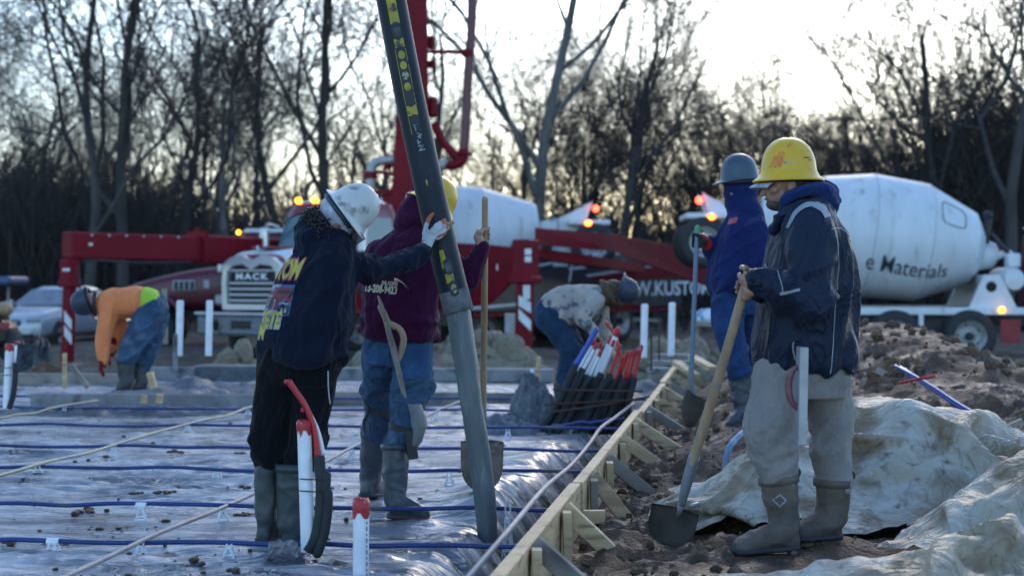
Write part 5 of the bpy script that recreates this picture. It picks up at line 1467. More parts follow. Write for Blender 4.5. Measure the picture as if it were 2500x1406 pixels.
MT['spray_orange'] = M('spray_orange', (0.75, 0.16, 0.02), (0.70, 0.30, 0.05), 25, .6)
MT['knee_pad'] = M('knee_pad', (0.24, 0.25, 0.25), (0.16, 0.165, 0.17), 10, .6, bump=.2, bscale=40, bdist=.004)
MT['print_yellow'] = M('print_yellow', (0.50, 0.44, 0.07), (0.38, 0.33, 0.07), 30, .7)
MT['print_pink'] = M('print_pink', (0.40, 0.07, 0.11), (0.28, 0.05, 0.09), 30, .7)
MT['print_cream'] = M('print_cream', (0.52, 0.44, 0.30), (0.42, 0.35, 0.24), 30, .7)
MT['print_red'] = M('print_red', (0.25, 0.03, 0.04), (0.12, 0.03, 0.05), 40, .7)
MT['print_blue'] = M('print_blue', (0.04, 0.12, 0.28), (0.05, 0.06, 0.12), 50, .7)
MT['print_grey'] = M('print_grey', (0.34, 0.36, 0.42), (0.12, 0.13, 0.17), 50, .7)

def fold_field(V, freq, amp, along, k=.3, seed=0, sharp=1.0):
    """ridges stretched along a direction"""
    a = np.array(along, float); a /= np.linalg.norm(a)
    t = V @ a
    Q = V - np.outer(t, a) * (1 - k)
    n = fbm(Q[:, 0] * freq + 11, Q[:, 1] * freq + 5, Q[:, 2] * freq + 3, 2, seed, .4)
    r = 1.6 * np.exp(-(n / .24) ** 2) - .55
    return amp * r

def surf(mb, voxel, smooth=4, disp=None):
    """one continuous surface from overlapping closed pieces; returns V, N, mesh"""
    me = mesh_from('tmp', mb.v, mb.f)
    o = bpy.data.objects.new('tmp', me); link(o)
    md = o.modifiers.new('r', 'REMESH'); md.mode = 'VOXEL'; md.voxel_size = voxel; md.use_smooth_shade = True
    dg = bpy.context.evaluated_depsgraph_get(); dg.update()
    m2 = bpy.data.meshes.new_from_object(o.evaluated_get(dg))
    bpy.data.objects.remove(o); bpy.data.meshes.remove(me)
    n = len(m2.vertices)
    V = np.zeros(n * 3); m2.vertices.foreach_get('co', V); V = V.reshape(-1, 3)
    E = np.zeros(len(m2.edges) * 2, int); m2.edges.foreach_get('vertices', E); E = E.reshape(-1, 2)
    deg = np.bincount(E.ravel(), minlength=n)[:, None]
    for it in range(smooth):
        S = np.zeros_like(V)
        for c in range(3):
            S[:, c] = np.bincount(E[:, 0], V[E[:, 1], c], n) + np.bincount(E[:, 1], V[E[:, 0], c], n)
        V = V + .55 * (S / np.maximum(deg, 1) - V)
    m2.vertices.foreach_set('co', V.ravel()); m2.update()
    if disp is not None:
        N = np.zeros(n * 3); m2.vertices.foreach_get('normal', N); N = N.reshape(-1, 3)
        V = V + N * disp(V, N)[:, None]
        m2.vertices.foreach_set('co', V.ravel()); m2.update()
    m2.polygons.foreach_set('use_smooth', np.ones(len(m2.polygons), bool))
    return m2

def garment(parent, name, mb, mats, voxel=.009, smooth=4, disp=None, face_mat=None):
    me = surf(mb, voxel, smooth, disp); me.name = name
    for m in (mats if isinstance(mats, (list, tuple)) else [mats]): me.materials.append(m)
    if face_mat is not None:
        C = np.zeros(len(me.polygons) * 3); me.polygons.foreach_get('center', C); N = np.zeros(len(me.polygons) * 3); me.polygons.foreach_get('normal', N)
        me.polygons.foreach_set('material_index', face_mat(C.reshape(-1, 3), N.reshape(-1, 3)).astype(np.int32))
    return put(name, me, parent)

def frame(U, F):
    U = Vector(U).normalized(); F = Vector(F); F = (F - U * F.dot(U)).normalized(); Rt = F.cross(U)
    return Matrix((Rt, F, U)).transposed()      # columns: right, forward, up

def head_geo(mb, C, U, F, beard=False):
    M3 = frame(U, F); C = Vector(C)
    def L(x, y, z): return C + M3 @ Vector((x, y, z))
    mb.ball(L(0, -.012, .025), (.076, .096, .095), 18, 14, M3)
    mb.ball(L(0, .022, -.045), (.058, .066, .066), 14, 10, M3)
    mb.ball(L(0, .052, -.082), (.032, .030, .026), 10, 8, M3)          # chin
    mb.tube([L(0, .078, .012), L(0, .096, -.020), L(0, .104, -.034)], [.009, .012, .013], 8, 6, cap='round')   # nose
    mb.ball(L(0, .078, -.056), (.026, .016, .012), 10, 8, M3)          # lips
    for s in (-1, 1):
        mb.ball(L(s * .040, .062, -.02), (.026, .024, .022), 10, 8, M3)   # cheeks
        mb.ball(L(s * .032, .074, .030), (.026, .014, .008), 10, 6, M3)   # brows
        mb.ball(L(s * .078, -.008, -.012), (.011, .022, .034), 10, 8, M3) # ears
    return L, M3

def face_bits(parent, L, M3):
    for s in (-1, 1):
        mb = MB(); mb.ball(L(s * .032, .079, .013), (.014, .009, .007), 10, 8, M3); mb.build('eye', MT['eye'], parent, smooth=True)
    mb = MB(); mb.ball(L(0, .087, -.056), (.024, .010, .007), 10, 8, M3); mb.build('mouth', MT['lips'], parent, smooth=True)

def hard_hat(parent, C, U, F, mat, brim='full', s=1.0, under=None):
    """shell with ribs and brim; a head band hangs inside"""
    M3 = frame(U, F); C = Vector(C)
    n = 48; V = []; Fc = []
    rings = []
    def ring(fr, h): rings.append((fr, h))
    prof = [(1.0, .016), (.965, .052), (.885, .088), (.755, .116), (.56, .138), (.33, .151), (.13, .156), (.02, .157)]
    ax, ay = .101 * s, .118 * s
    def brimw(a):
        if brim == 'full': return .031 + .006 * max(0, math.sin(a)) ** 2
        return .010 + .050 * max(0, math.sin(a)) ** 3
    def droop(a, k): return -.006 - .016 * k if brim == 'full' else -.004 - .014 * k * max(0, math.sin(a)) ** 2
    seq = []
    seq.append(lambda a: (1.0, brimw(a), droop(a, 1.15) - .004))       # lower lip outside
    seq.append(lambda a: (1.0, brimw(a) + .001, droop(a, 1.0)))
    seq.append(lambda a: (1.0, brimw(a) * .45, droop(a, .4) + .004))
    seq.append(lambda a: (1.0, .005, .006))
    for (fr, h) in prof: seq.append(lambda a, fr=fr, h=h: (fr, 0, h))
    inner = [(fr * .965 - .002, h - .006) for fr, h in reversed(prof)]
    for (fr, h) in inner: seq.append(lambda a, fr=fr, h=h: (max(fr, .01), 0, h))
    seq.append(lambda a: (.965, .002, .000))
    seq.append(lambda a: (1.0, brimw(a) * .5, droop(a, .5) - .004))
    for k, fn in enumerate(seq):
        for i in range(n):
            a = 2 * math.pi * i / n; fr, add, h = fn(a)
            rib = 0
            if 4 <= k <= 10:
                x = math.cos(a) * fr
                rib = .004 * math.exp(-(x / .12) ** 2) + .003 * math.exp(-((abs(x) - .42) / .08) ** 2)
            V.append(C + M3 @ Vector((math.cos(a) * (ax * fr + add), math.sin(a) * (ay * fr + add), (h + rib) * s)))
    m = len(seq)
    for k in range(m):
        k2 = (k + 1) % m
        for i in range(n):
            j = (i + 1) % n; Fc.append((k * n + i, k * n + j, k2 * n + j, k2 * n + i))
    mb = MB(); mb.add(V, Fc); hat = mb.build('hard_hat', mat, parent, auto=60)
    mb = MB()
    mb.tube([C + M3 @ Vector((math.cos(a) * ax * .93, math.sin(a) * ay * .9, -.022)) for a in np.linspace(0, 2 * math.pi, 25)], .012, 6, 48)
    mb.build('head_band', under or MT['black'], hat, smooth=True)
    return hat, M3

def grip(mb, c, axis, r, palm, wrist, fr=.0095, up=1):
    """a closed hand round a bar: palm side direction, four curled fingers, a thumb the other way"""
    c = Vector(c); a = Vector(axis).normalized(); p = Vector(palm); p = (p - a * p.dot(a)).normalized(); q = a.cross(p)
    wrist = Vector(wrist)
    pc = c + p * (r + .020)
    M3 = Matrix((q, a, p)).transposed()
    mb.ball(pc, (.030, .044, .020), 12, 10, M3)
    mb.tube([pc + p * .004, pc.lerp(wrist, .5), wrist], [.026, .027, .027], 10, 6, cap='round')
    for k in range(4):
        off = a * (-.033 + .022 * k); rr = r + fr * .8; ln = [3.7, 4.2, 4.3, 3.9][k]
        pts = []
        for i in range(7):
            t = -.35 + ln * i / 6.0 * .95
            pts.append(c + off + (p * math.cos(t) + q * math.sin(t) * up) * (rr + (.010 if i == 0 else .003 if i in (2, 4) else 0)))
        mb.tube(pts, [fr * 1.1, fr * 1.1, fr, fr * 1.05, fr * .95, fr * .95, fr * .85], 8, 12, cap='round')
    pts = [pc + a * .030 - q * up * .018]
    for i in range(4):
        t = -.6 - 1.9 * i / 3.0
        pts.append(c + a * (.040 + .010 * i / 3) + (p * math.cos(t) + q * math.sin(t) * up) * (r + fr))
    mb.tube(pts, [fr * 1.35, fr * 1.25, fr * 1.15, fr * 1.05, fr * .9], 8, 12, cap='round')

def limp(mb, wrist, d, nrm, fr=.009, curl=.5, s=1.0):
    """a relaxed hand: wrist, finger direction, back-of-hand normal"""
    d = Vector(d).normalized(); n = Vector(nrm); n = (n - d * n.dot(d)).normalized(); b = d.cross(n); w = Vector(wrist)
    M3 = Matrix((b, d, n)).transposed()
    mb.ball(w + d * .05 * s, (.042 * s, .052 * s, .016 * s), 12, 10, M3)
    for k in range(4):
        st = w + d * .085 * s + b * (-.033 + .022 * k) * s; L = [.062, .074, .07, .055][k] * s
        pts = [st - d * .02, st]
        dd = d.copy()
        for j in range(3):
            dd = (dd - n * curl * .6).normalized(); pts.append(pts[-1] + dd * L / 3 * 1.05)
        mb.tube(pts, [fr * 1.1, fr * 1.1, fr, fr * .95, fr * .85], 8, 10, cap='round')
    pts = [w + d * .02 * s + b * .03 * s, w + d * .05 * s + b * .055 * s - n * .01, w + d * .085 * s + b * .062 * s - n * .02]
    mb.tube(pts, [fr * 1.4, fr * 1.2, fr], 8, 8, cap='round')

def boot(parent, top, ankle, heel, toe, rt, mat, sole=None, name='boot', ra=None, voxel=.009, muddy=None, toe_w=1.0):
    top, ankle, heel, toe = map(Vector, (top, ankle, heel, toe))
    ra = ra or rt * .78
    mb = MB(); mb.tube([top, top.lerp(ankle, .5), ankle], [rt, (rt + ra) * .5, ra], 18, 10)
    fd = (toe - heel); L = fd.length; fd.normalize(); up = Vector((0, 0, 1)); sd = fd.cross(up).normalized()
    S = []
    for (t, w, h) in [(-.02, .024, .02), (.04, .036, .045), (.25, .040, .062), (.5, .040, .055), (.75, .048 * toe_w, .040), (.92, .042 * toe_w, .033), (1.0, .022, .02)]:
        c = heel + fd * L * t + up * h; S.append((c, sd * w * 1.05, up * h))
    mb.loft(S, 20, 2.8)
    mb.tube([ankle + up * .02, heel + fd * L * .25 + up * .07, heel + fd * L * .45 + up * .06], [ra, ra * .95, .05], 14, 8, cap='round')
    def dsp(V, N): return fold_field(V, 14, .003, (0, 0, 1), .9, 3) + fold_field(V, 7, .004, (1, 0, 0), .4, 8)
    b = garment(parent, name, mb, mat, voxel, 3, dsp)
    mb = MB(); S = []
    for (t, w) in [(-.03, .022), (.04, .040), (.25, .044), (.5, .042), (.75, .053 * toe_w), (.93, .046 * toe_w), (1.02, .022)]:
        c = heel + fd * L * t + up * .008; S.append((c, sd * w * 1.05, up * .014))
    mb.loft(S, 16, 3.5); mb.build('sole', sole or MT['rubber'], b, smooth=True)
    tq = (top - ankle).normalized()
    mb = MB(); mb.tube([top - tq * .03, top + tq * .004], [rt * 1.03, rt * 1.05], 20); mb.build('cuff', mat, b, smooth=True)
    return b

def decal_project(bvh, O, ex, ey, n, V, F, off=.003, depth=.6):
    """lay flat artwork on a garment; O centre, ex / ey axes, n pointing into the body"""
    O = Vector(O); ex = Vector(ex); ey = Vector(ey); n = Vector(n).normalized()
    pts = []; ok = []
    for (x, y) in V:
        o = O + ex * x + ey * y - n * depth
        h = bvh.ray_cast(o, n, depth * 2)
        if h[0] is None: pts.append(Vector((0, 0, 0))); ok.append(False)
        else: pts.append(h[0] + h[1] * off); ok.append(True)
    Fk = [f for f in F if all(ok[i] for i in f) and max((pts[f[0]] - pts[f[1]]).length, (pts[f[1]] - pts[f[2]]).length) < .09]
    used = sorted({i for f in Fk for i in f}); mp = {i: k for k, i in enumerate(used)}
    return [pts[i] for i in used], [tuple(mp[i] for i in f) for f in Fk]

def quad_grid(x0, x1, y0, y1, n=8, m=8):
    V = [(x0 + (x1 - x0) * i / n, y0 + (y1 - y0) * j / m) for j in range(m + 1) for i in range(n + 1)]
    F = [(j * (n + 1) + i, j * (n + 1) + i + 1, (j + 1) * (n + 1) + i + 1, (j + 1) * (n + 1) + i) for j in range(m) for i in range(n)]
    return V, F

def obvh(o):
    me = o.data; off = o.matrix_world.translation if False else Vector((0, 0, 0))
    return BVHTree.FromPolygons([v.co for v in me.vertices], [tuple(p.vertices) for p in me.polygons])

def torso(mb, q, secs, s, sides=28, power=2.4, dd=0.0, yaw=0.0):
    S = []
    for (px, py, hw, hd) in secs:
        u = Vector((math.cos(yaw), math.sin(yaw), 0)) * hw / s; v = Vector((-math.sin(yaw), math.cos(yaw), 0)) * hd
        S.append((q(px, py, dd), u, v))
    mb.loft(S, sides, power)

def inner_body(mb, chains):
    for pts, r in chains: mb.tube(pts, r, 10, None, cap='round')

# ---------------------------------------------------------------- worker in the navy hoodie
def build_navy():
    d0 = 7.7; s = FPX / d0
    q = lambda px, py, dd=0.0: P(px, py, d0 + dd)
    root = empty('person', q(700, 1325), 'person in navy hoodie and scuffed white helmet steadying the hose with a gloved hand', 'person')
    # body
    U = Vector((.80, .06, .58)); Fw = Vector((.54, .36, -.70)); hc = q(826, 540)
    mb = MB(); L, M3 = head_geo(mb, hc, U, Fw)
    inner_body(mb, [([L(0, -.02, -.06), q(800, 590), q(785, 640)], [.05, .055, .08]), ([q(785, 640), q(760, 760), q(735, 880)], [.10, .10, .10]),
                    ([q(820, 642, .02), q(925, 655, .10), q(1030, 612, .25)], [.050, .036, .026]), ([q(790, 640, .15), q(830, 760, .2), q(815, 850, .15)], [.05, .04, .03]),
                    ([q(700, 880), q(668, 1000), q(655, 1110)], [.07, .06, .05]), ([q(770, 880, .03), q(752, 1000, .03), q(734, 1110)], [.07, .06, .05])])
    body = garment(root, 'body', mb, MT['skin_dark'], .006, 2)
    face_bits(root, L, M3)
    # hoodie
    mb = MB()
    torso(mb, q, [(735, 890, 98, .14), (737, 872, 104, .155), (745, 830, 108, .165), (754, 780, 109, .17), (764, 730, 106, .17), (774, 685, 101, .165), (783, 645, 93, .155), (791, 612, 76, .13), (799, 582, 54, .10), (806, 562, 38, .08)], s, yaw=-.35)
    mb.tube([q(800, 640, -.02), q(835, 648, -.01), q(880, 652, .04), q(925, 657, .10), q(980, 640, .17), q(1034, 610, .25)], [.095, .088, .074, .068, .058, .048], 18, 24, cap='round')
    mb.tube([q(790, 640, .15), q(830, 760, .2), q(815, 860, .15)], [.09, .075, .05], 14, 12, cap='round')
    mb.ball(q(762, 578, -.02), (.100, .115, .082), 18, 12, Matrix.Rotation(-.35, 3, 'Y')); mb.tube([q(728, 560, -.03), q(752, 540, -.05), q(785, 540, -.03)], [.03, .032, .03], 12, 12, cap='round')
    mb.tube([q(720, 612, -.06), q(764, 604, -.10), q(806, 604, -.09), q(836, 616, -.04), q(850, 630, .03)], [.024, .030, .032, .030, .022], 14, 20, cap='round')
    ce = np.array(q(925, 668, .1)); wa = np.array(q(740, 860)); ar = np.array(q(850, 655, 0))
    def dsp(V, N):
        el = np.exp(-((V - ce) ** 2).sum(1) / .17 ** 2); w = np.exp(-((V[:, 2] - wa[2]) / .10) ** 2); am = np.exp(-((V - ar) ** 2).sum(1) / .16 ** 2)
        return (fold_field(V, 5, .012, (.3, 0, 1), .35, 2) + fold_field(V, 11, .006, (.6, 0, 1), .4, 4)
                + el * fold_field(V, 15, .017, (.25, 0, 1), .25, 6) + w * fold_field(V, 8, .016, (1, 0, .35), .3, 9) + am * fold_field(V, 9, .012, (.8, 0, .8), .3, 12))
    hd = garment(root, 'hoodie', mb, MT['navy_fleece'], .008, 4, dsp)
    # artwork on the back: it faces left of the camera
    bv = obvh(hd)
    n = Vector((.56, .82, 0.0)).normalized(); ex = Vector((.82, -.56, 0)).normalized(); ey = Vector((.16, .02, 1)).normalized()
    O = q(712, 700)
    def art(V, F, mat, off, name):
        p, f = decal_project(bv, O, ex, ey, n, V, F, off)
        if f: m_ = MB(); m_.add(p, f); m_.build(name, MT[mat], hd)
    def word(t, y, size, sx, mat, bold, off, shear=0.0, bend=0.0, dx=0):
        V, F = text_arrays(t, size, bold, .014, .9); art([(x * sx + dx + 0.12 * (yy), y + yy + bend * x) for x, yy in V], F, mat, off, 'print')
    word('KUSTOM', .078, .125, .50, 'print_pink', .012, .0025); word('KUSTOM', .078, .125, .50, 'print_yellow', .0035, .0040)
    word('CRETE', -.158, .105, .60, 'print_grey', .010, .0025, dx=-.01); word('CRETE', -.158, .105, .60, 'print_yellow', .003, .0040, dx=-.01)
    word('PUM', -.215, .09, .6, 'print_grey', .009, .0025, dx=-.06); word('PUM', -.215, .09, .6, 'print_yellow', .003, .0040, dx=-.06)
    # the printed picture: a red truck in blocks
    for (x0, x1, y0, y1, mt, o_) in [(-.11, .135, -.115, .03, 'print_blue', .0018), (-.09, .04, -.0, .032, 'print_grey', .0026), (-.02, .13, -.05, .018, 'print_red', .0028), (.03, .12, -.012, .004, 'black', .0034), (-.10, .01, -.045, -.002, 'print_red', .003),
                                     (-.085, -.005, -.075, -.03, 'black', .0034), (-.09, .0, -.028, -.020, 'print_grey', .004), (-.10, -.02, -.092, -.08, 'print_grey', .004), (.02, .03, -.10, -.04, 'print_grey', .004), (.06, .12, -.062, -.052, 'print_grey', .004),
                                     (.0, .05, -.085, -.05, 'print_red', .0036), (.06, .125, -.11, -.07, 'black', .0032), (.075, .09, -.10, -.075, 'print_grey', .004), (.10, .115, -.10, -.078, 'print_grey', .004), (-.095, -.03, -.112, -.095, 'black', .0032)]:
        V, F = quad_grid(x0, x1, y0, y1, 8, 6); art([(x * .85, y - .02) for x, y in V], F, mt, o_, 'print')
    # trousers
    mb = MB()
    mb.tube([q(690, 870, 0), q(675, 950, 0), q(663, 1020, 0), q(655, 1085, -.01), q(656, 1122, 0)], [.115, .098, .086, .080, .066], 18, 24, cap='round')
    mb.tube([q(768, 870, .03), q(764, 950, .02), q(752, 1030, .0), q(738, 1095, -.01), q(732, 1135, 0)], [.118, .112, .098, .090, .074], 18, 24, cap='round')
    mb.loft([(q(733, 850), (.185, 0, 0), (0, .13, 0)), (q(735, 900), (.19, 0, 0), (0, .14, 0)), (q(735, 940), (.15, 0, 0), (0, .12, 0))], 24, 2.6)
    def dsp(V, N):
        z0 = q(0, 1085).z; w = np.exp(-((V[:, 2] - z0) / .07) ** 2)
        return fold_field(V, 8, .008, (.5, 0, 1), .35, 21) + w * fold_field(V, 10, .018, (1, 0, .2), .3, 23)
    tr = garment(root, 'trousers', mb, MT['black_pants'], .008, 3, dsp)
    mb = MB(); mb.tube([q(801, 905, -.115), q(802, 950, -.12), q(806, 985, -.11)], .0035, 6); mb.build('zip', MT['alu'], tr)
    boot(root, q(654, 1118), q(650, 1280), q(640, 1322, -.04), q(690, 1318, .20), .064, MT['boot_green'])
    boot(root, q(716, 1135, -.05), q(712, 1285, -.05), q(702, 1332, -.10), q(760, 1324, .12), .082, MT['boot_green'])
    # cap, hair, helmet
    mb = MB(); mb.ball(L(0, -.020, .022), (.094, .110, .082), 20, 14, M3); garment(root, 'cap', mb, MT['cap_white'], .006, 2)
    mb = MB(); rg = random.Random(3)
    mb.ball(L(0, -.045, -.070), (.078, .062, .048), 14, 10, M3)
    for k in range(240):
        a = rg.uniform(math.pi * .95, math.pi * 2.05); zz = rg.uniform(-.115, -.045)
        p0 = L(math.cos(a) * .082, math.sin(a) * .098 - .012, zz); o1 = M3 @ Vector((math.cos(a), math.sin(a), -.5)) * rg.uniform(.006, .016)
        p1 = p0 + o1 + Vector((rg.gauss(0, .008), rg.gauss(0, .008), rg.gauss(0, .008))); p2 = p1 + Vector((rg.gauss(0, .014), rg.gauss(0, .014), rg.gauss(-.006, .012)))
        mb.tube([p0, p1, p2], [.006, .005, .002], 5, 5)
    mb.build('hair', MT['hair_black'], root, smooth=True)
    hat, HM = hard_hat(root, q(852, 517, -.0), U, Fw, MT['hat_white'], 'full', .97)
    mb = MB(); mb.tube([L(math.cos(a) * .096, math.sin(a) * .118 - .01, .028) for a in np.linspace(math.pi * .9, math.pi * 2.1, 14)], .015, 6, 26); mb.build('rear_strap', MT['hat_dark'], hat, smooth=True)
    # smoked visor hanging from the peak
    mb = MB(); V = []; n_ = 12
    for j in range(5):
        for i in range(n_ + 1):
            a = math.pi * (.18 + .64 * i / n_); V.append(L(math.cos(a) * .118, math.sin(a) * .145, .055 - .035 * j))
    mb.add(V, [(j * (n_ + 1) + i, j * (n_ + 1) + i + 1, (j + 1) * (n_ + 1) + i + 1, (j + 1) * (n_ + 1) + i) for j in range(4) for i in range(n_)])
    mb.build('visor', MT['visor'], root, smooth=True)
    # glove
    mb = MB(); g = lambda px, py, dd: q(px, py, dd)
    W = [g(1038, 612, .24), g(1045, 592, .255), g(1052, 576, .265)]
    mb.loft([(W[0], (.030, 0, .012), (0, .024, 0)), (W[1], (.034, 0, .010), (0, .022, 0)), (g(1054, 572, .265), (.046, 0, .010), (0, .017, 0)), (g(1062, 558, .27), (.040, 0, .010), (0, .014, 0))], 16, 2.4)
    for pts, r in [([(1036, 572, .262), (1041, 552, .272), (1047, 535, .285), (1056, 523, .295)], .0115),
                   ([(1052, 566, .258), (1064, 552, .258), (1076, 544, .272), (1085, 538, .292)], .0112),
                   ([(1058, 570, .256), (1073, 560, .256), (1085, 552, .270), (1094, 546, .296)], .0112),
                   ([(1062, 576, .258), (1076, 570, .258), (1087, 563, .272), (1095, 556, .298)], .0105),
                   ([(1060, 584, .262), (1072, 581, .268), (1081, 574, .280), (1088, 568, .295)], .0092)]:
        mb.tube([g(*p) for p in pts], [r * 1.12, r * 1.05, r, r * .88], 10, 12, cap='round')
    tips = [np.array(g(*p)) for p in [(1056, 523, .295), (1085, 538, .292), (1094, 546, .296), (1095, 556, .298), (1088, 568, .295), (1049, 533, .285)]]
    def fm(C, N):
        d = np.min([np.linalg.norm(C - t, axis=1) for t in tips], axis=0)
        return ((d < .032) | (N[:, 1] > .25) | ((N[:, 2] < -.45) & (C[:, 2] < g(0, 560, .27).z))).astype(int)
    garment(root, 'glove', mb, [MT['glove_white'], MT['glove_orange']], .0036, 2, None, fm)
    return root
MT['sole_red'] = M('sole_red', (0.10, 0.025, 0.03), (0.06, 0.05, 0.05), 20, .7)
MT['visor'] = glass('visor', (0.05, 0.055, 0.06), .12, .75)
build_navy()

# ---------------------------------------------------------------- worker in the purple hoodie
def build_purple():
    d0 = 8.6; s = FPX / d0
    q = lambda px, py, dd=0.0: P(px, py, d0 + dd)
    root = empty('person', q(960, 1262), 'person in purple hoodie, blue jeans and knee pads holding a shovel upright', 'person')
    U = Vector((.50, .18, .82)); Fw = Vector((.62, .55, -.45)); hc = q(1034, 513)
    mb = MB(); L, M3 = head_geo(mb, hc, U, Fw)
    inner_body(mb, [([L(0, -.02, -.06), q(1020, 570), q(1010, 620)], [.05, .055, .08]), ([q(1010, 620), q(985, 740), q(980, 830)], [.10, .10, .10]),
                    ([q(1075, 615), q(1135, 688), q(1178, 603, -.01)], [.05, .045, .03]), ([q(925, 625), q(915, 715, .05), q(985, 700, .25)], [.05, .04, .03]),
                    ([q(935, 830, .1), q(925, 975, .27), q(919, 1040, .37)], [.06, .055, .045]), ([q(1005, 830), q(1000, 985, -.08), q(974, 1080, -.12)], [.06, .055, .045])])
    SHc = P(1182, 577, 8.62); SHa = (P(1184, 487, 8.58) - P(1180, 950, 8.85)).normalized()
    grip(mb, SHc, SHa, .017, Vector((-.75, -.62, 0)), q(1176, 600, -.02), .0105, -1)
    garment(root, 'body', mb, MT['skin_light'], .0048, 2)
    face_bits(root, L, M3)
    mb = MB()
    torso(mb, q, [(981, 830, 86, .14), (979, 815, 92, .155), (976, 780, 96, .165), (977, 735, 93, .168), (984, 690, 92, .168), (994, 645, 95, .168), (1004, 605, 98, .155), (1014, 578, 80, .13), (1022, 556, 56, .10), (1028, 538, 40, .085)], s)
    mb.tube([q(1070, 610), q(1100, 650), q(1137, 688, .0), q(1160, 645, -.01), q(1178, 606, -.01)], [.092, .085, .074, .062, .05], 16, 20, cap='round')
    mb.tube([q(928, 622), q(915, 690, .03), q(925, 730, .1), q(985, 700, .25)], [.088, .075, .07, .05], 16, 16, cap='round')
    ce = np.array(q(1130, 680)); z0 = q(0, 800).z
    def dsp(V, N):
        el = np.exp(-((V - ce) ** 2).sum(1) / .13 ** 2); w = np.exp(-((V[:, 2] - z0) / .09) ** 2)
        return fold_field(V, 5, .014, (.5, 0, 1), .3, 32) + fold_field(V, 12, .006, (.5, 0, 1), .4, 34) + el * fold_field(V, 14, .015, (-.4, 0, 1), .25, 36) + w * fold_field(V, 8, .015, (1, 0, -.3), .3, 39)
    hd = garment(root, 'hoodie', mb, MT['purple_fleece'], .009, 4, dsp)
    # hood pulled up under the helmet
    mb = MB(); mb.ball(L(0, -.020, -.01), (.094, .104, .11), 20, 14, M3); mb.tube([q(990, 560, -.04), q(1000, 535, -.06), q(1030, 530, -.07), q(1060, 545, -.04)], .05, 12, 16, cap='round')
    mb.tube([q(985, 548, -.02), q(1000, 515, -.02), q(1015, 488, -.03)], [.05, .05, .045], 12, 10, cap='round')
    garment(root, 'hood', mb, MT['purple_fleece'], .009, 4, lambda V, N: fold_field(V, 9, .010, (.6, 0, .8), .3, 44))
    bv = obvh(hd)
    def word(t, O, size, sx, mat, bold, ang):
        V, F = text_arrays(t, size, bold, .014); ex = Vector((math.cos(ang), 0, math.sin(ang))); ey = Vector((-math.sin(ang), 0, math.cos(ang)))
        p, f = decal_project(bv, O, ex, ey, Vector((0, 1, 0)), [(x * sx, y) for x, y in V], F, .003)
        if f: m_ = MB(); m_.add(p, f); m_.build('print', MT[mat], hd)
    word('13-208-9423', q(935, 706), .054, .62, 'print_cream', .0025, R(-5)); word('ps.com', q(957, 690), .040, .72, 'print_cream', .0012, R(-5))
    V, F = quad_grid(0, 1, 0, 1, 14, 2)
    p, f = decal_project(bv, q(968, 682), Vector((1, 0, 0)), Vector((0, 0, 1)), Vector((0, 1, 0)), [(x * .075, -.055 * x * x + (y - .5) * .016 * (1 - x)) for x, y in V], F, .003)
    if f: m_ = MB(); m_.add(p, f); m_.build('print', MT['print_cream'], hd)
    hard_hat(root, q(1056, 500, .0), U, Fw, MT['hat_yellow'], 'full', 1.0)
    # jeans
    mb = MB()
    mb.loft([(q(974, 800), (.170, 0, 0), (0, .125, 0)), (q(973, 840), (.182, 0, 0), (0, .14, 0)), (q(973, 890), (.17, 0, 0), (0, .135, 0))], 24, 2.6)
    mb.tube([q(932, 850, .04), q(928, 915, .14), q(926, 962, .24), q(928, 985, .28), q(925, 1015, .33), q(918, 1060, .40)], [.105, .098, .096, .080, .074, .066], 18, 26, cap='round')
    mb.tube([q(1008, 850, 0), q(1008, 920, -.03), q(1006, 958, -.05), q(998, 985, -.08), q(990, 1025, -.1), q(972, 1095, -.12)], [.115, .112, .108, .082, .078, .072], 18, 26, cap='round')
    z1 = q(0, 965).z
    def dsp(V, N):
        w = np.exp(-((V[:, 2] - z1) / .07) ** 2)
        return fold_field(V, 8, .007, (.4, 0, 1), .4, 51) + w * fold_field(V, 9, .020, (1, 0, .25), .25, 53) + fold_field(V, 16, .003, (1, 0, .4), .4, 55)
    jn = garment(root, 'jeans', mb, MT['denim_light'], .008, 3, dsp)
    bj = obvh(jn)
    def patch(V, F, O, mat, off, name, ex=Vector((1, 0, 0))):
        p, f = decal_project(bj, O, ex, Vector((0, 0, 1)), Vector((0, 1, 0)), V, F, off)
        if f: m_ = MB(); m_.add(p, f); m_.build(name, mat, jn)
    V, F = quad_grid(-.075, .075, -.09, .085, 8, 8); patch(V, F, q(1012, 878), MT['denim_pocket'], .005, 'pocket')
    V, F = quad_grid(-.06, .06, -.08, .07, 8, 8); patch(V, F, q(928, 882), MT['denim_pocket'], .005, 'pocket')
    mb = MB(); mb.loft([(q(976, 818), (.178, 0, 0), (0, .138, 0)), (q(976, 832), (.182, 0, 0), (0, .143, 0))], 28, 2.6); mb.build('belt', MT['black'], jn, smooth=True)
    # knee pads and straps
    def strap(parent, c, rx, ry, tilt, name='strap'):
        mb = MB(); pts = [Vector(c) + Vector((rx * math.cos(a), ry * math.sin(a), tilt * math.cos(a))) for a in np.linspace(0, 2 * math.pi, 21)]
        V = []; 
        for p in pts: V += [p + Vector((0, 0, .018)), p - Vector((0, 0, .018))]
        mb.add(V, [(2 * i, 2 * i + 1, 2 * i + 3, 2 * i + 2) for i in range(20)]); return mb.build(name, MT['black'], parent)
    kp = empty('knee_pad', q(1020, 1045, -.12)); kp.parent = root; kp.location = q(1020, 1045, -.12) - root.location
    def wb(mb, nm, mt, **k): return mb.build(nm, mt, kp, **k)
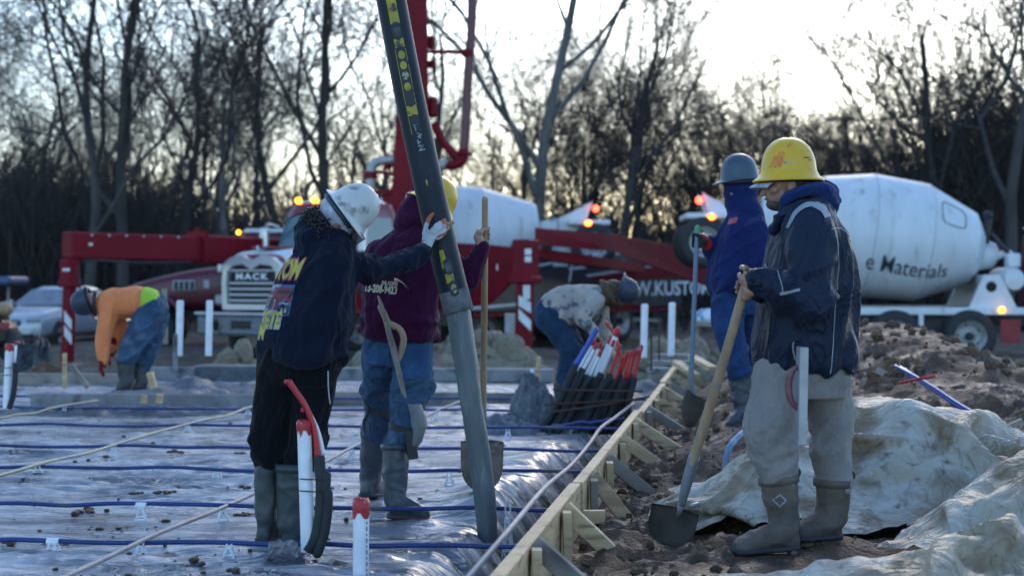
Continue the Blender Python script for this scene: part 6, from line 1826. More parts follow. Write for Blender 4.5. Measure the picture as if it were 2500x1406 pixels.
    mb = MB(); mb.loft([(q(1010, 985, -.16), (.030, .02, 0), (-.02, .07, 0)), (q(1020, 1015, -.16), (.036, .02, 0), (-.02, .085, 0)), (q(1022, 1040, -.15), (.040, .02, 0), (-.02, .09, 0))], 14, 3); mb.build('pad_shell', MT['knee_pad'], kp, auto=40)
    mb = MB(); mb.loft([(q(1022, 1040, -.15), (.034, .02, 0), (-.02, .085, 0)), (q(1014, 1075, -.15), (.028, .02, 0), (-.02, .075, 0)), (q(1004, 1100, -.14), (.016, .01, 0), (-.01, .05, 0))], 14, 3); mb.build('pad_shell', MT['knee_pad'], kp, auto=40)
    strap(kp, q(998, 988, -.08), .088, .09, -.005); strap(kp, q(990, 1046, -.1), .088, .09, -.02)
    mb = MB(); mb.bar(q(1000, 1050, -.2), q(1010, 1120, -.2), .03, .05); mb.build('strap', MT['black'], kp)
    kq = empty('knee_pad', q(920, 1000, .3)); kq.parent = root; kq.location = q(920, 1000, .3) - root.location
    strap(kq, q(926, 1003, .3), .086, .088, -.03)
    mb = MB(); mb.tube([q(905, 952, .18), q(892, 975, .2), q(900, 1002, .2), q(888, 1030, .22), q(893, 1055, .22)], .010, 5, 20); mb.build('strap', MT['black'], kq)
    boot(root, q(916, 1048, .42), q(904, 1175, .58), q(890, 1212, .50), q(935, 1212, .80), .079, MT['boot_blue'])
    boot(root, q(966, 1086, -.13), q(964, 1228, -.17), q(948, 1262, -.2), q(1052, 1268, -.16), .075, MT['boot_blue'], MT['sole_red'], toe_w=1.08)
    return root
MT['denim_pocket'] = cloth('denim_pocket', (0.045, 0.11, 0.23), (0.03, 0.075, 0.17), scale=8, bscale=14)
build_purple()

# ---------------------------------------------------------------- man in the long work jacket
def build_jacket():
    d0 = 7.2; s = FPX / d0
    q = lambda px, py, dd=0.0: P(px, py, d0 + dd)
    root = empty('person', q(1930, 1340), 'person in long navy work jacket and yellow full-brim helmet leaning on a shovel', 'person')
    U = Vector((-.06, 0, 1)); Fw = Vector((-1, -.10, -.16)); hc = q(1917, 452)
    mb = MB(); L, M3 = head_geo(mb, hc, U, Fw)
    SA = (P(1824, 680, 6.98) - P(1690, 1130, 7.22)).normalized(); Sc = P(1815, 702, 6.99)
    inner_body(mb, [([L(0, -.02, -.06), q(1950, 520), q(1965, 570)], [.055, .06, .08]), ([q(1965, 560), q(1972, 740), q(1968, 890)], [.11, .11, .11]),
                    ([q(1975, 560, -.15), q(1983, 730, -.26), q(1840, 682, -.24)], [.05, .05, .032]), ([q(1935, 560, .14), q(1905, 690, .15), q(1830, 690, -.1)], [.05, .045, .03]),
                    ([q(1920, 900, -.05), q(1885, 1050, -.1), q(1903, 1150, -.1)], [.07, .06, .05]), ([q(2005, 905, .08), q(2030, 1050, .08), q(2034, 1150, .05)], [.07, .06, .05])])
    grip(mb, Sc, SA, .021, Vector((.55, -.80, .2)), q(1842, 683, -.24), .0115, 1)
    grip(mb, P(1822, 683, 6.98), SA, .022, Vector((.3, .9, .1)), q(1835, 690, -.08), .0112, -1)
    garment(root, 'body', mb, MT['skin_mid'], .0048, 2)
    face_bits(root, L, M3)
    # beard and hair
    mb = MB(); mb.ball(L(0, .034, -.080), (.050, .058, .034), 14, 10, M3)
    for k in range(2): mb.ball(L((-1) ** k * .053, .006, -.055), (.014, .024, .036), 10, 8, M3)
    garment(root, 'beard', mb, MT['beard'], .005, 2)
    mb = MB(); mb.ball(L(0, -.035, .01), (.082, .080, .085), 14, 10, M3); garment(root, 'hair', mb, MT['hair_black'], .006, 2)
    # jacket
    mb = MB()
    torso(mb, q, [(1967, 908, 116, .185), (1967, 890, 120, .20), (1968, 830, 121, .205), (1972, 760, 113, .205), (1977, 690, 105, .198), (1981, 620, 97, .19), (1979, 570, 88, .18), (1970, 530, 72, .15), (1958, 505, 54, .12), (1950, 488, 42, .095)], s, power=2.5)
    mb.tube([q(1962, 545, -.12), q(1980, 610, -.20), q(1990, 690, -.25), q(1978, 738, -.27), q(1925, 712, -.27), q(1846, 684, -.245)], [.10, .105, .098, .095, .078, .054], 20, 30, cap='round')
    mb.tube([q(1930, 560, .13), q(1900, 650, .15), q(1885, 700, .1), q(1838, 690, -.08)], [.09, .085, .075, .05], 16, 20, cap='round')
    ce = np.array(q(1985, 725, -.26))
    def dsp(V, N):
        el = np.exp(-((V - ce) ** 2).sum(1) / .16 ** 2); back = smooth01(q(1990, 0).x, q(2060, 0).x, V[:, 0]) * smooth01(q(0, 560).z, q(0, 640).z, V[:, 2])
        return fold_field(V, 4.5, .015, (.15, 0, 1), .2, 62) + fold_field(V, 9, .008, (.3, 0, 1), .3, 64) + el * fold_field(V, 9, .022, (.7, 0, .7), .25, 66) + back * fold_field(V, 9, .022, (.2, 0, 1), .10, 68)
    jk = garment(root, 'jacket', mb, MT['jacket_navy'], .009, 4, dsp)
    bj = obvh(jk)
    def strip(pts, w, mat, name, nrm=Vector((0, 1, 0)), n=26, off=.004):
        C, t = catmull([Vector(p) for p in pts], n); V = []; F = []
        ok = True; pv = []
        for i, c in enumerate(C):
            tg = (C[min(i + 1, n)] - C[max(i - 1, 0)]).normalized(); sd = tg.cross(nrm).normalized()
            wi = w if not callable(w) else w(i / n)
            for k in (-1, 0, 1):
                o_ = c + sd * wi * k - nrm * .7; h = bj.ray_cast(o_, nrm, 1.5)
                pv.append(h[0] + h[1] * off if h[0] is not None else None)
        for i in range(n):
            for k in range(2):
                f = (i * 3 + k, i * 3 + k + 1, (i + 1) * 3 + k + 1, (i + 1) * 3 + k)
                if all(pv[j] is not None for j in f) and max((pv[f[0]] - pv[f[3]]).length, (pv[f[0]] - pv[f[1]]).length) < .12: F.append(f)
        if F:
            used = sorted({i for f in F for i in f}); mp = {i: k for k, i in enumerate(used)}
            m_ = MB(); m_.add([pv[i] for i in used], [tuple(mp[i] for i in f) for f in F]); m_.build(name, mat, jk, smooth=True)
    strip([q(1905, 560), q(1925, 523), q(1955, 505), q(1985, 512)], lambda t: .004 + .010 * t, MT['jacket_grey'], 'shoulder_stripe')
    strip([q(1974, 500), q(1990, 515), q(1997, 535)], lambda t: .030 - .012 * t, MT['jacket_grey'], 'shoulder_patch')
    strip([q(2012, 560), q(2018, 700), q(2010, 850), q(2004, 905)], .0018, MT['jacket_grey'], 'piping')
    strip([q(2000, 565), q(2035, 560), q(2062, 580)], .0018, MT['jacket_grey'], 'piping')
    strip([q(1873, 715), q(1905, 708), q(1920, 706)], .006, MT['jacket_grey'], 'cuff_trim')
    strip([q(1868, 640), q(1878, 700), q(1876, 715)], .0018, MT['jacket_grey'], 'piping')
    strip([q(1872, 730), q(1866, 800), q(1858, 880)], .003, MT['black'], 'pocket_edge')
    # blue hood and collar
    mb = MB(); mb.tube([q(1906, 522, -.06), q(1922, 488, -.11), q(1958, 468, -.11), q(2002, 464, -.06), q(2030, 480, .02), q(2036, 508, .06)], [.018, .024, .030, .034, .038, .028], 14, 28, cap='round')
    mb.tube([q(1935, 480, .08), q(1985, 458, .06), q(2025, 468, .05)], .04, 12, 14, cap='round'); mb.tube([q(1990, 480, -.05), q(2025, 490, -.01), q(2036, 520, .03)], [.04, .04, .02], 12, 14, cap='round')
    garment(root, 'hood', mb, MT['royal_hood'], .007, 3, lambda V, N: fold_field(V, 14, .006, (1, 0, .3), .2, 72))
    mb = MB(); mb.tube([q(1888, 562, -.10), q(1908, 528, -.13), q(1944, 506, -.14), q(1990, 498, -.11), q(2020, 512, -.03)], [.022, .026, .028, .030, .026], 14, 28, cap='round')
    garment(root, 'collar', mb, MT['jacket_navy'], .007, 3, lambda V, N: fold_field(V, 14, .006, (1, 0, .3), .2, 74))
    # helmet over a cap
    hat, HM = hard_hat(root, q(1926, 428), Vector((-.02, .02, 1)), Vector((-1, -.05, -.02)), MT['hat_yellow'], 'full', 1.04)
    mb = MB(); V = []; n_ = 10
    for j in range(4):
        for i in range(n_ + 1):
            a = math.pi * (.2 + .6 * i / n_); e = j / 3.0; V.append(q(1917, 447) + HM @ Vector((math.cos(a) * (.085 + .01 * e), math.sin(a) * .10 + .062 * e * math.sin(a), .004 - .020 * e * e - .006 * abs(math.cos(a)))))
    nn = len(V)
    V += [v + Vector((0, 0, -.004)) for v in V]
    F = [(j * (n_ + 1) + i, j * (n_ + 1) + i + 1, (j + 1) * (n_ + 1) + i + 1, (j + 1) * (n_ + 1) + i) for j in range(3) for i in range(n_)]
    mb.add(V, F + [tuple(nn + x for x in reversed(f)) for f in F]); mb.build('cap_peak', MT['cap_white'], root, smooth=True)
    mb = MB(); mb.tube([q(1917, 440) + HM @ Vector((math.cos(a) * .092, math.sin(a) * .112 - .005, .0)) for a in np.linspace(.1, math.pi - .1, 16)], .012, 8, 30); mb.build('cap_band', MT['red_tape'], root, smooth=True)
    bh = BVHTree.FromPolygons([v.co for v in hat.data.vertices], [tuple(p.vertices) for p in hat.data.polygons])
    rg = random.Random(6)
    for k, (px, py, w, h, mt) in enumerate([(1890, 398, .045, .05, 'spray_orange'), (1898, 388, .025, .05, 'spray_orange'), (1922, 356, .018, .012, 'spray_orange'), (1962, 388, .03, .004, 'black'), (1970, 394, .018, .004, 'black'), (1908, 401, .012, .008, 'print_grey'), (1922, 402, .008, .006, 'print_grey')]):
        V, F = quad_grid(-.5, .5, -.5, .5, 6, 6)
        V = [(x * w * (1 + .3 * rg.uniform(-1, 1) * abs(y)) + y * w * .5, y * h + rg.uniform(-.1, .1) * h) for x, y in V]
        p, f = decal_project(bh, q(px, py), Vector((1, 0, 0)), Vector((0, 0, 1)), Vector((0, 1, 0)), V, F, .0012)
        if f: m_ = MB(); m_.add(p, f); m_.build('paint_mark', MT[mt], hat, smooth=True)
    # trousers
    mb = MB()
    mb.loft([(q(1962, 860), (.19, 0, 0), (0, .15, 0)), (q(1960, 920), (.20, 0, 0), (0, .16, 0)), (q(1962, 970), (.18, 0, 0), (0, .145, 0))], 24, 2.6)
    mb.tube([q(1915, 910, -.05), q(1898, 980, -.08), q(1880, 1050, -.12), q(1888, 1110, -.11), q(1905, 1168, -.1)], [.130, .118, .108, .098, .084], 20, 28, cap='round')
    mb.tube([q(2008, 915, .06), q(2022, 980, .08), q(2030, 1050, .08), q(2032, 1115, .06), q(2036, 1176, .05)], [.122, .108, .098, .092, .082], 20, 28, cap='round')
    z1 = q(0, 1100).z
    def dsp(V, N):
        w = np.exp(-((V[:, 2] - z1) / .10) ** 2)
        return fold_field(V, 7, .009, (.7, 0, 1), .3, 82) + w * fold_field(V, 8, .013, (1, 0, .55), .3, 84) + fold_field(V, 14, .003, (.6, 0, .8), .35, 86)
    garment(root, 'trousers', mb, MT['pants_grey'], .008, 3, dsp)
    for (a, b, c, e, r) in [((1900, 1162, -.1), (1914, 1285, -.1), (1944, 1340, -.12), (1790, 1350, -.2), .086), ((2034, 1170, .05), (2030, 1270, .05), (2050, 1312, .05), (1935, 1318, -.02), .084)]:
        bt = boot(root, q(*a), q(*b), q(*c), q(*e), r, MT['boot_brown'], ra=.064, toe_w=1.1)
        tq = q(*a); 
        mb = MB(); cc = tq + Vector((r * .85, -.03, .02)); mb.tube([cc + Vector((.016 * math.cos(t), 0, .018 * math.sin(t))) for t in np.linspace(-1.2, 4.3, 12)], .006, 6, 20); mb.build('pull_loop', MT['black'], bt, smooth=True)
        if r > .085:
            me_ = BVHTree.FromPolygons([v.co for v in bt.data.vertices], [tuple(p.vertices) for p in bt.data.polygons])
            for (sz, mt) in [(.030, 'print_grey'), (.022, 'boot_brown')]:
                V, F = quad_grid(-.5, .5, -.5, .5, 4, 4); V = [((x + y) * sz, (y - x) * sz) for x, y in V]
                p, f = decal_project(me_, q(1897, 1215, -.1), Vector((1, 0, 0)), Vector((0, 0, 1)), Vector((0, 1, 0)), V, F, .003 if sz > .025 else .0045)
                if f: m_ = MB(); m_.add(p, f); m_.build('emblem', MT[mt], bt)
    return root
MT['beard'] = M('beard', (0.06, 0.036, 0.025), (0.10, 0.06, 0.042), 70, .8, bump=.5, bscale=90, bdist=.004)
build_jacket()

# ---------------------------------------------------------------- worker in the royal blue hoodie
def build_blue():
    d0 = 11.3; s = FPX / d0
    q = lambda px, py, dd=0.0: P(px, py, d0 + dd)
    root = empty('person', q(1812, 1032), 'person in royal blue hoodie and slate blue helmet with covered face', 'person')
    U = Vector((-.05, 0, 1)); Fw = Vector((-1, -.12, -.1)); hc = q(1806, 466)
    mb = MB(); L, M3 = head_geo(mb, hc, U, Fw)
    inner_body(mb, [([L(0, -.02, -.06), q(1820, 520), q(1822, 560)], [.05, .055, .08]), ([q(1820, 550), q(1800, 640), q(1798, 720)], [.10, .12, .11]),
                    ([q(1790, 560, .15), q(1770, 630, .12), q(1722, 592, .02)], [.05, .045, .03]), ([q(1845, 560, -.16), q(1855, 680, -.2), q(1815, 700, -.2)], [.05, .045, .03]),
                    ([q(1785, 720, -.05), q(1790, 820, -.08), q(1805, 900, -.05)], [.07, .06, .05]), ([q(1825, 720, .08), q(1838, 820, .1), q(1847, 900, .12)], [.07, .06, .05])])
    garment(root, 'body', mb, MT['skin_mid'], .007, 2)
    mb = MB()
    torso(mb, q, [(1797, 722, 58, .165), (1795, 708, 64, .185), (1794, 680, 66, .20), (1797, 640, 63, .20), (1804, 600, 59, .19), (1812, 560, 54, .175), (1820, 530, 42, .14), (1822, 512, 28, .10)], s)
    mb.tube([q(1795, 560, .14), q(1775, 615, .13), q(1758, 622, .08), q(1728, 596, .02)], [.085, .08, .072, .05], 14, 18, cap='round')
    mb.tube([q(1842, 560, -.13), q(1856, 620, -.18), q(1858, 680, -.2), q(1815, 702, -.2)], [.088, .085, .078, .05], 14, 18, cap='round')
    hd = garment(root, 'hoodie', mb, MT['royal_fleece'], .010, 4, lambda V, N: fold_field(V, 5, .014, (.3, 0, 1), .3, 91) + fold_field(V, 11, .006, (.6, 0, .6), .4, 93))
    bh = obvh(hd); V, F = quad_grid(-.5, .5, -.5, .5, 6, 6)
    p, f = decal_project(bh, q(1784, 541), Vector((1, 0, 0)), Vector((0, 0, 1)), Vector((0, 1, 0)), [(x * .05 + y * .012, y * .04 + x * .012) for x, y in V], F, .004)
    if f: m_ = MB(); m_.add(p, f); m_.build('print', MT['print_pink'], hd)
    mb = MB(); mb.ball(L(0, -.01, .01), (.098, .118, .12), 20, 14, M3); mb.ball(L(0, .035, -.075), (.075, .078, .07), 14, 10, M3); mb.ball(L(0, .055, -.025), (.062, .066, .062), 14, 10, M3)
    mb.tube([q(1806, 490), q(1816, 515), q(1824, 540)], [.10, .115, .13], 16, 10, cap='round')
    garment(root, 'hood', mb, MT['royal_fleece'], .010, 4, lambda V, N: fold_field(V, 8, .009, (.7, 0, .7), .3, 95))
    hard_hat(root, q(1806, 438), Vector((-.08, 0, 1)), Fw, MT['hat_blue'], 'cap', 1.12)
    mb = MB(); Sa = (P(1702, 560, 11.25) - P(1688, 900, 11.2)).normalized()
    grip(mb, P(1700, 590, 11.25), Sa, .017, Vector((.9, -.3, 0)), q(1722, 592, .0), .011, 1)
    garment(root, 'glove', mb, MT['dark_glove'], .005, 2)
    mb = MB(); mb.tube([q(1714, 582, .0), q(1728, 597, .02)], [.036, .044], 12, cap='round'); mb.build('glove_cuff', MT['red_tape'], root, smooth=True)
    mb = MB()
    mb.loft([(q(1797, 700), (.155, 0, 0), (0, .15, 0)), (q(1798, 740), (.165, 0, 0), (0, .16, 0)), (q(1800, 770), (.15, 0, 0), (0, .14, 0))], 22, 2.6)
    mb.tube([q(1778, 735, -.06), q(1780, 800, -.09), q(1792, 860, -.08), q(1806, 910, -.05)], [.125, .11, .10, .085], 18, 20, cap='round')
    mb.tube([q(1825, 735, .07), q(1838, 800, .1), q(1845, 860, .11), q(1848, 920, .12)], [.12, .105, .095, .085], 18, 20, cap='round')
    garment(root, 'jeans', mb, MT['denim_blue'], .010, 3, lambda V, N: fold_field(V, 7, .011, (.7, 0, .7), .3, 97))
    boot(root, q(1805, 905, -.05), q(1814, 995, -.05), q(1828, 1036, -.06), q(1776, 1037, -.1), .084, MT['boot_blue'])
    boot(root, q(1848, 918, .12), q(1850, 990, .12), q(1860, 1020, .12), q(1815, 1022, .1), .082, MT['boot_blue'])
    return root
build_blue()

# ---------------------------------------------------------------- bent worker in orange
def build_orange():
    d0 = 14.8; s = FPX / d0
    q = lambda px, py, dd=0.0: P(px, py, d0 + dd)
    root = empty('person', q(325, 946), 'person in orange shirt bending over with red gloves', 'person')
    U = Vector((-.85, 0, -.25)); Fw = Vector((-.3, 0, -.9)); hc = q(224, 742)
    mb = MB(); L, M3 = head_geo(mb, hc, U, Fw)
    inner_body(mb, [([L(0, 0, -.06), q(250, 742), q(280, 738)], [.05, .055, .08]), ([q(280, 738), q(365, 745)], [.09, .1]),
                    ([q(262, 760, -.1), q(250, 820, -.1), q(250, 880, -.1)], [.045, .04, .03]), ([q(275, 760, .12), q(290, 820, .1), q(272, 852, .05)], [.045, .04, .03]),
                    ([q(365, 755, -.06), q(330, 840, -.08), q(309, 880, -.05)], [.06, .055, .05]), ([q(375, 755, .08), q(362, 840, .08), q(347, 880, .08)], [.06, .055, .05])])
    garment(root, 'body', mb, MT['skin_light'], .008, 2)
    mb = MB(); S = []
    for (px, py, hh, hd) in [(388, 742, 20, .13), (372, 738, 30, .16), (340, 737, 36, .18), (305, 738, 38, .19), (272, 742, 37, .19), (250, 745, 28, .15), (238, 746, 16, .09)]:
        S.append((q(px, py), (0, hd, 0), (0.0, 0, hh / s)))
    mb.loft(S, 24, 2.4)
    mb.tube([q(268, 752, -.12), q(255, 800, -.14), q(248, 840, -.13), q(250, 878, -.1)], [.088, .078, .068, .05], 14, 18, cap='round')
    mb.tube([q(276, 755, .12), q(290, 800, .12), q(288, 825, .1), q(274, 850, .05)], [.08, .07, .06, .048], 14, 18, cap='round')
    sh = garment(root, 'shirt', mb, MT['orange_shirt'], .012, 4, lambda V, N: fold_field(V, 6, .013, (.2, 0, 1), .25, 101))
    mb = MB(); S = [(q(px, py), (0, hd, 0), (0, 0, hh / s)) for (px, py, hh, hd) in [(392, 737, 19, .14), (378, 733, 27, .165), (352, 733, 35, .185)]]; mb.loft(S, 22, 2.4)
    garment(root, 'undershirt', mb, MT['lime'], .012, 3)
    mb = MB(); mb.bar(q(315, 712, -.1), q(335, 725, -.15), .02, .02); mb.build('pencil', MT['steel_dull'], root)
    hard_hat(root, q(216, 735), U, Fw, MT['hat_dark'], 'cap', 1.05)
    mb = MB(); mb.tube([q(232, 712, -.08), q(228, 745, -.14), q(232, 770, -.05)], .018, 6, 12); mb.build('head_strap', MT['black'], root, smooth=True)
    for (w, dr, nr) in [((250, 872, -.1), Vector((-.15, 0, -1)), Vector((-1, 0, 0))), ((274, 846, .05), Vector((-.35, 0, -1)), Vector((-1, 0, .2)))]:
        mb = MB(); limp(mb, q(*w), dr, nr, .011, .45, 1.1); mb.tube([q(*w) + Vector((0, 0, .04)), q(*w) - Vector((0, 0, .04))], [.048, .04], 12, cap='round')
        garment(root, 'glove', mb, MT['red_glove'], .006, 2)
    mb = MB()
    mb.ball(q(368, 755), (.15, .19, .16), 18, 12)
    mb.tube([q(366, 765, -.08), q(345, 810, -.1), q(322, 850, -.09), q(308, 886, -.06)], [.13, .115, .10, .088], 18, 20, cap='round')
    mb.tube([q(378, 765, .09), q(372, 820, .1), q(358, 860, .09), q(346, 890, .08)], [.125, .105, .092, .084], 18, 20, cap='round')
    garment(root, 'jeans', mb, MT['denim_light'], .012, 3, lambda V, N: fold_field(V, 7, .014, (.8, 0, .6), .3, 103))
    boot(root, q(309, 878, -.06), q(308, 928, -.05), q(318, 950, -.06), q(286, 951, -.12), .088, MT['boot_rubber'], voxel=.012)
    boot(root, q(345, 882, .08), q(345, 928, .08), q(355, 948, .08), q(325, 950, .0), .084, MT['boot_rubber'], voxel=.012)
build_orange()

# ---------------------------------------------------------------- bent worker in the camouflage hoodie
def build_camo():
    d0 = 15.0; s = FPX / d0
    q = lambda px, py, dd=0.0: P(px, py, d0 + dd)
    root = empty('person', q(1375, 985), 'person in pale camouflage hoodie bending over the tube bundle with a hammer', 'person')
    U = Vector((.88, -.1, -.30)); Fw = Vector((.25, -.1, -.95)); hc = q(1494, 716)
    mb = MB(); L, M3 = head_geo(mb, hc, U, Fw)
    inner_body(mb, [([L(0, 0, -.06), q(1468, 722), q(1440, 728)], [.05, .055, .08]), ([q(1440, 728), q(1345, 765)], [.09, .1]),
                    ([q(1450, 735, -.14), q(1420, 775, -.2), q(1448, 808, -.2)], [.045, .04, .028]), ([q(1468, 740, .1), q(1474, 800, .08), q(1494, 852, .02)], [.045, .04, .028]),
                    ([q(1340, 765, -.06), q(1392, 855, -.1), q(1372, 960, -.05)], [.06, .055, .045]), ([q(1350, 765, .08), q(1405, 850, .1), q(1395, 960, .1)], [.06, .055, .045])])
    hc1 = q(1452, 814, -.2)
    grip(mb, hc1, (q(1450, 808, -.2) - q(1472, 838, -.18)), .014, Vector((-.6, -.5, .3)), q(1446, 804, -.2), .010, 1)
    limp(mb, q(1494, 850, .02), Vector((.35, 0, -1)), Vector((1, 0, .3)), .010, .35, 1.05)
    garment(root, 'body', mb, MT['skin_light'], .006, 2)
    mb = MB(); S = []
    t = Vector((.93, 0, .36)); v = Vector((-.36, 0, .93))
    for (px, py, hh, hd) in [(1336, 772, 46, .17), (1350, 763, 50, .185), (1380, 748, 49, .19), (1412, 738, 47, .195), (1440, 730, 42, .19), (1462, 722, 31, .15), (1476, 716, 18, .09)]:
        S.append((q(px, py), (0, hd, 0), v * hh / s))
    mb.loft(S, 24, 2.4)
    mb.tube([q(1452, 732, -.13), q(1432, 758, -.2), q(1422, 775, -.22), q(1448, 806, -.2)], [.088, .082, .07, .046], 14, 18, cap='round')
    mb.tube([q(1468, 735, .1), q(1472, 780, .1), q(1480, 815, .07), q(1495, 848, .02)], [.08, .07, .06, .045], 14, 18, cap='round')
    garment(root, 'hoodie', mb, MT['camo_hoodie'], .012, 4, lambda V, N: fold_field(V, 6, .012, (.5, 0, .8), .3, 111))
    hard_hat(root, q(1519, 706), U, Fw, MT['hat_dark'], 'full', 1.02)
    mb = MB(); rg = random.Random(9)
    mb.ball(L(0, -.03, -.0), (.09, .10, .10), 14, 10, M3)
    for k in range(60):
        a = rg.uniform(0, 1); p0 = q(1466 + 26 * a, 684 + 10 * a, rg.uniform(-.1, .08)); p1 = p0 + Vector((rg.uniform(.0, .06), rg.uniform(-.03, .03), -.10)); p2 = p1 + Vector((rg.uniform(-.02, .06), 0, -.11))
        mb.tube([p0, p1, p2], [.014, .016, .006], 5, 6)
    mb.build('hair', MT['hair_brown'], root, smooth=True)
    mb = MB()
    mb.ball(q(1345, 768), (.16, .18, .17), 18, 12)
    mb.tube([q(1345, 775, -.07), q(1368, 815, -.1), q(1392, 858, -.1), q(1385, 900, -.08), q(1372, 960, -.05)], [.145, .12, .095, .085, .07], 18, 22, cap='round')
    mb.tube([q(1352, 775, .08), q(1385, 820, .1), q(1402, 855, .1), q(1398, 910, .1), q(1392, 960, .1)], [.135, .11, .09, .08, .07], 18, 22, cap='round')
    garment(root, 'leggings', mb, MT['denim_dark'], .012, 3, lambda V, N: fold_field(V, 7, .010, (.8, 0, .6), .3, 113))
    boot(root, q(1370, 935, -.05), q(1370, 985, -.05), q(1362, 1002, -.06), q(1398, 1002, -.1), .07, MT['boot_rubber'], voxel=.012)
    boot(root, q(1392, 935, .1), q(1392, 985, .1), q(1384, 1002, .1), q(1420, 1002, .05), .07, MT['boot_rubber'], voxel=.012)
    hm_ = empty('hammer', q(1452, 814, -.2), 'wooden-handled hammer held over the white tube ends', 'hammer')
    mb = MB(); mb.tube([q(1447, 805, -.2), q(1474, 838, -.18)], .013, 10); mb.build('handle', MT['handle_wood'], hm_, smooth=True)
    mb = MB(); mb.bar(q(1466, 845, -.18), q(1484, 833, -.18), .035, .035, bev=.006); mb.build('head', MT['steel_dull'], hm_)
build_camo()
# ================================================================ TOOLS
def shovel_blade(mb, top, tip, w, nrm, dish=.03, n=14, m=10):
    """round-point blade from its shoulders to the tip, with rolled steps and thickness"""
    top = Vector(top); tip = Vector(tip); ax = (tip - top); L = ax.length; ax.normalize(); nr = Vector(nrm); nr = (nr - ax * nr.dot(ax)).normalized(); sd = ax.cross(nr)
    V = []; F = []
    for sgn in (0, 1):
        for i in range(n + 1):
            t = i / n
            hw = w * (1.0 - .04 * t if t < .45 else max(.02, math.sqrt(max(0, 1 - ((t - .45) / .56) ** 2)) * .98))
            for j in range(m + 1):
                u = 2 * j / m - 1
                z = dish * (u * u - 1) * (1 - .4 * t) + .035 * t * t
                p = top + ax * L * t + sd * u * hw + nr * z
                if i == 0: p = p + nr * .014 * (abs(u) > .2)
                V.append(p + nr * (.003 if sgn else 0))
    N = (n + 1) * (m + 1)
    for i in range(n):
        for j in range(m):
            a = i * (m + 1) + j; b = a + m + 1
            F.append((a, a + 1, b + 1, b)); F.append((N + a, N + b, N + b + 1, N + a + 1))
    for i in range(n):
        for j in (0, m):
            a = i * (m + 1) + j; b = a + m + 1; F.append((a, b, N + b, N + a))
    for j in range(m): F.append((j, j + 1, N + j + 1, N + j)); F.append((n * (m + 1) + j, n * (m + 1) + j + 1, N + n * (m + 1) + j + 1, N + n * (m + 1) + j))
    mb.add(V, F)
# shovel of the man in the long jacket
sh = empty('shovel', P(1640, 1320, 7.45), 'pale wooden-handled shovel with muddy blade stuck in the clay', 'shovel', 'shovels')
mb = MB(); mb.tube([P(1826, 676, 6.975), P(1760, 905, 7.10), P(1690, 1132, 7.22)], [.020, .0215, .0225], 14, 16, cap='round'); mb.build('handle', MT['handle_wood'], sh, smooth=True)
mb = MB(); mb.tube([P(1695, 1115, 7.215), P(1675, 1185, 7.25), P(1664, 1232, 7.28)], [.026, .024, .016], 14, 10); mb.tube([P(1664, 1225, 7.275), P(1655, 1262, 7.31)], [.016, .010], 10); mb.build('socket', MT['steel_paint'], sh, smooth=True)
mb = MB(); shovel_blade(mb, P(1650, 1240, 7.30), P(1630, 1330, 7.30), .108, Vector((-.15, -1, .1)), .045); mb.build('blade', MT['steel_mud'], sh, smooth=True)
# shovel held upright by the purple hoodie worker
sh = empty('shovel', P(1176, 1200, 9.05), 'upright shovel with long pale handle and rusty blade behind the concrete stream', 'shovel', 'shovels')
mb = MB(); mb.tube([P(1184, 487, 8.58), P(1183, 700, 8.70), P(1179, 1000, 8.88)], [.0165, .0175, .0185], 14, 14, cap='round'); mb.build('handle', MT['handle_wood'], sh, smooth=True)
mb = MB(); mb.tube([P(1179, 985, 8.87), P(1177, 1075, 8.92), P(1176, 1110, 8.94)], [.0215, .021, .012], 12, 8); mb.build('socket', MT['steel_dull'], sh, smooth=True)
mb = MB(); shovel_blade(mb, P(1177, 1080, 8.93), P(1176, 1206, 9.02), .118, Vector((0, 1, .05)), -.03); mb.build('blade', MT['steel_dull'], sh, smooth=True)
# shovel of the blue hoodie worker
sh = empty('shovel', P(1675, 1030, 11.4), 'blue-grey shafted shovel with green tape and thin rusty blade', 'shovel', 'shovels')
mb = MB(); mb.tube([P(1702, 556, 11.25), P(1696, 720, 11.23), P(1688, 905, 11.2)], .0165, 12, 10, cap='round'); mb.build('handle', MT['shaft_blue'] if 'shaft_blue' in MT else MT['steel_paint'], sh, smooth=True)
mb = MB(); mb.tube([P(1702, 556, 11.25), P(1701, 606, 11.25)], .0178, 12, cap='round'); mb.tube([P(1689, 874, 11.21), P(1688, 889, 11.205)], .0185, 12); mb.build('tape', MT['green_tape'] if 'green_tape' in MT else MT['lime'], sh, smooth=True)
mb = MB(); mb.tube([P(1688, 890, 11.2), P(1687, 930, 11.2), P(1692, 952, 11.2), P(1701, 972, 11.2)], [.020, .020, .018, .014], 12, 14); mb.build('socket', MT['steel_paint'], sh, smooth=True)
mb = MB(); shovel_blade(mb, P(1699, 962, 11.2), P(1670, 1040, 11.25), .10, Vector((.85, .5, .3)), .03); mb.build('blade', MT['steel_mud'], sh, smooth=True)

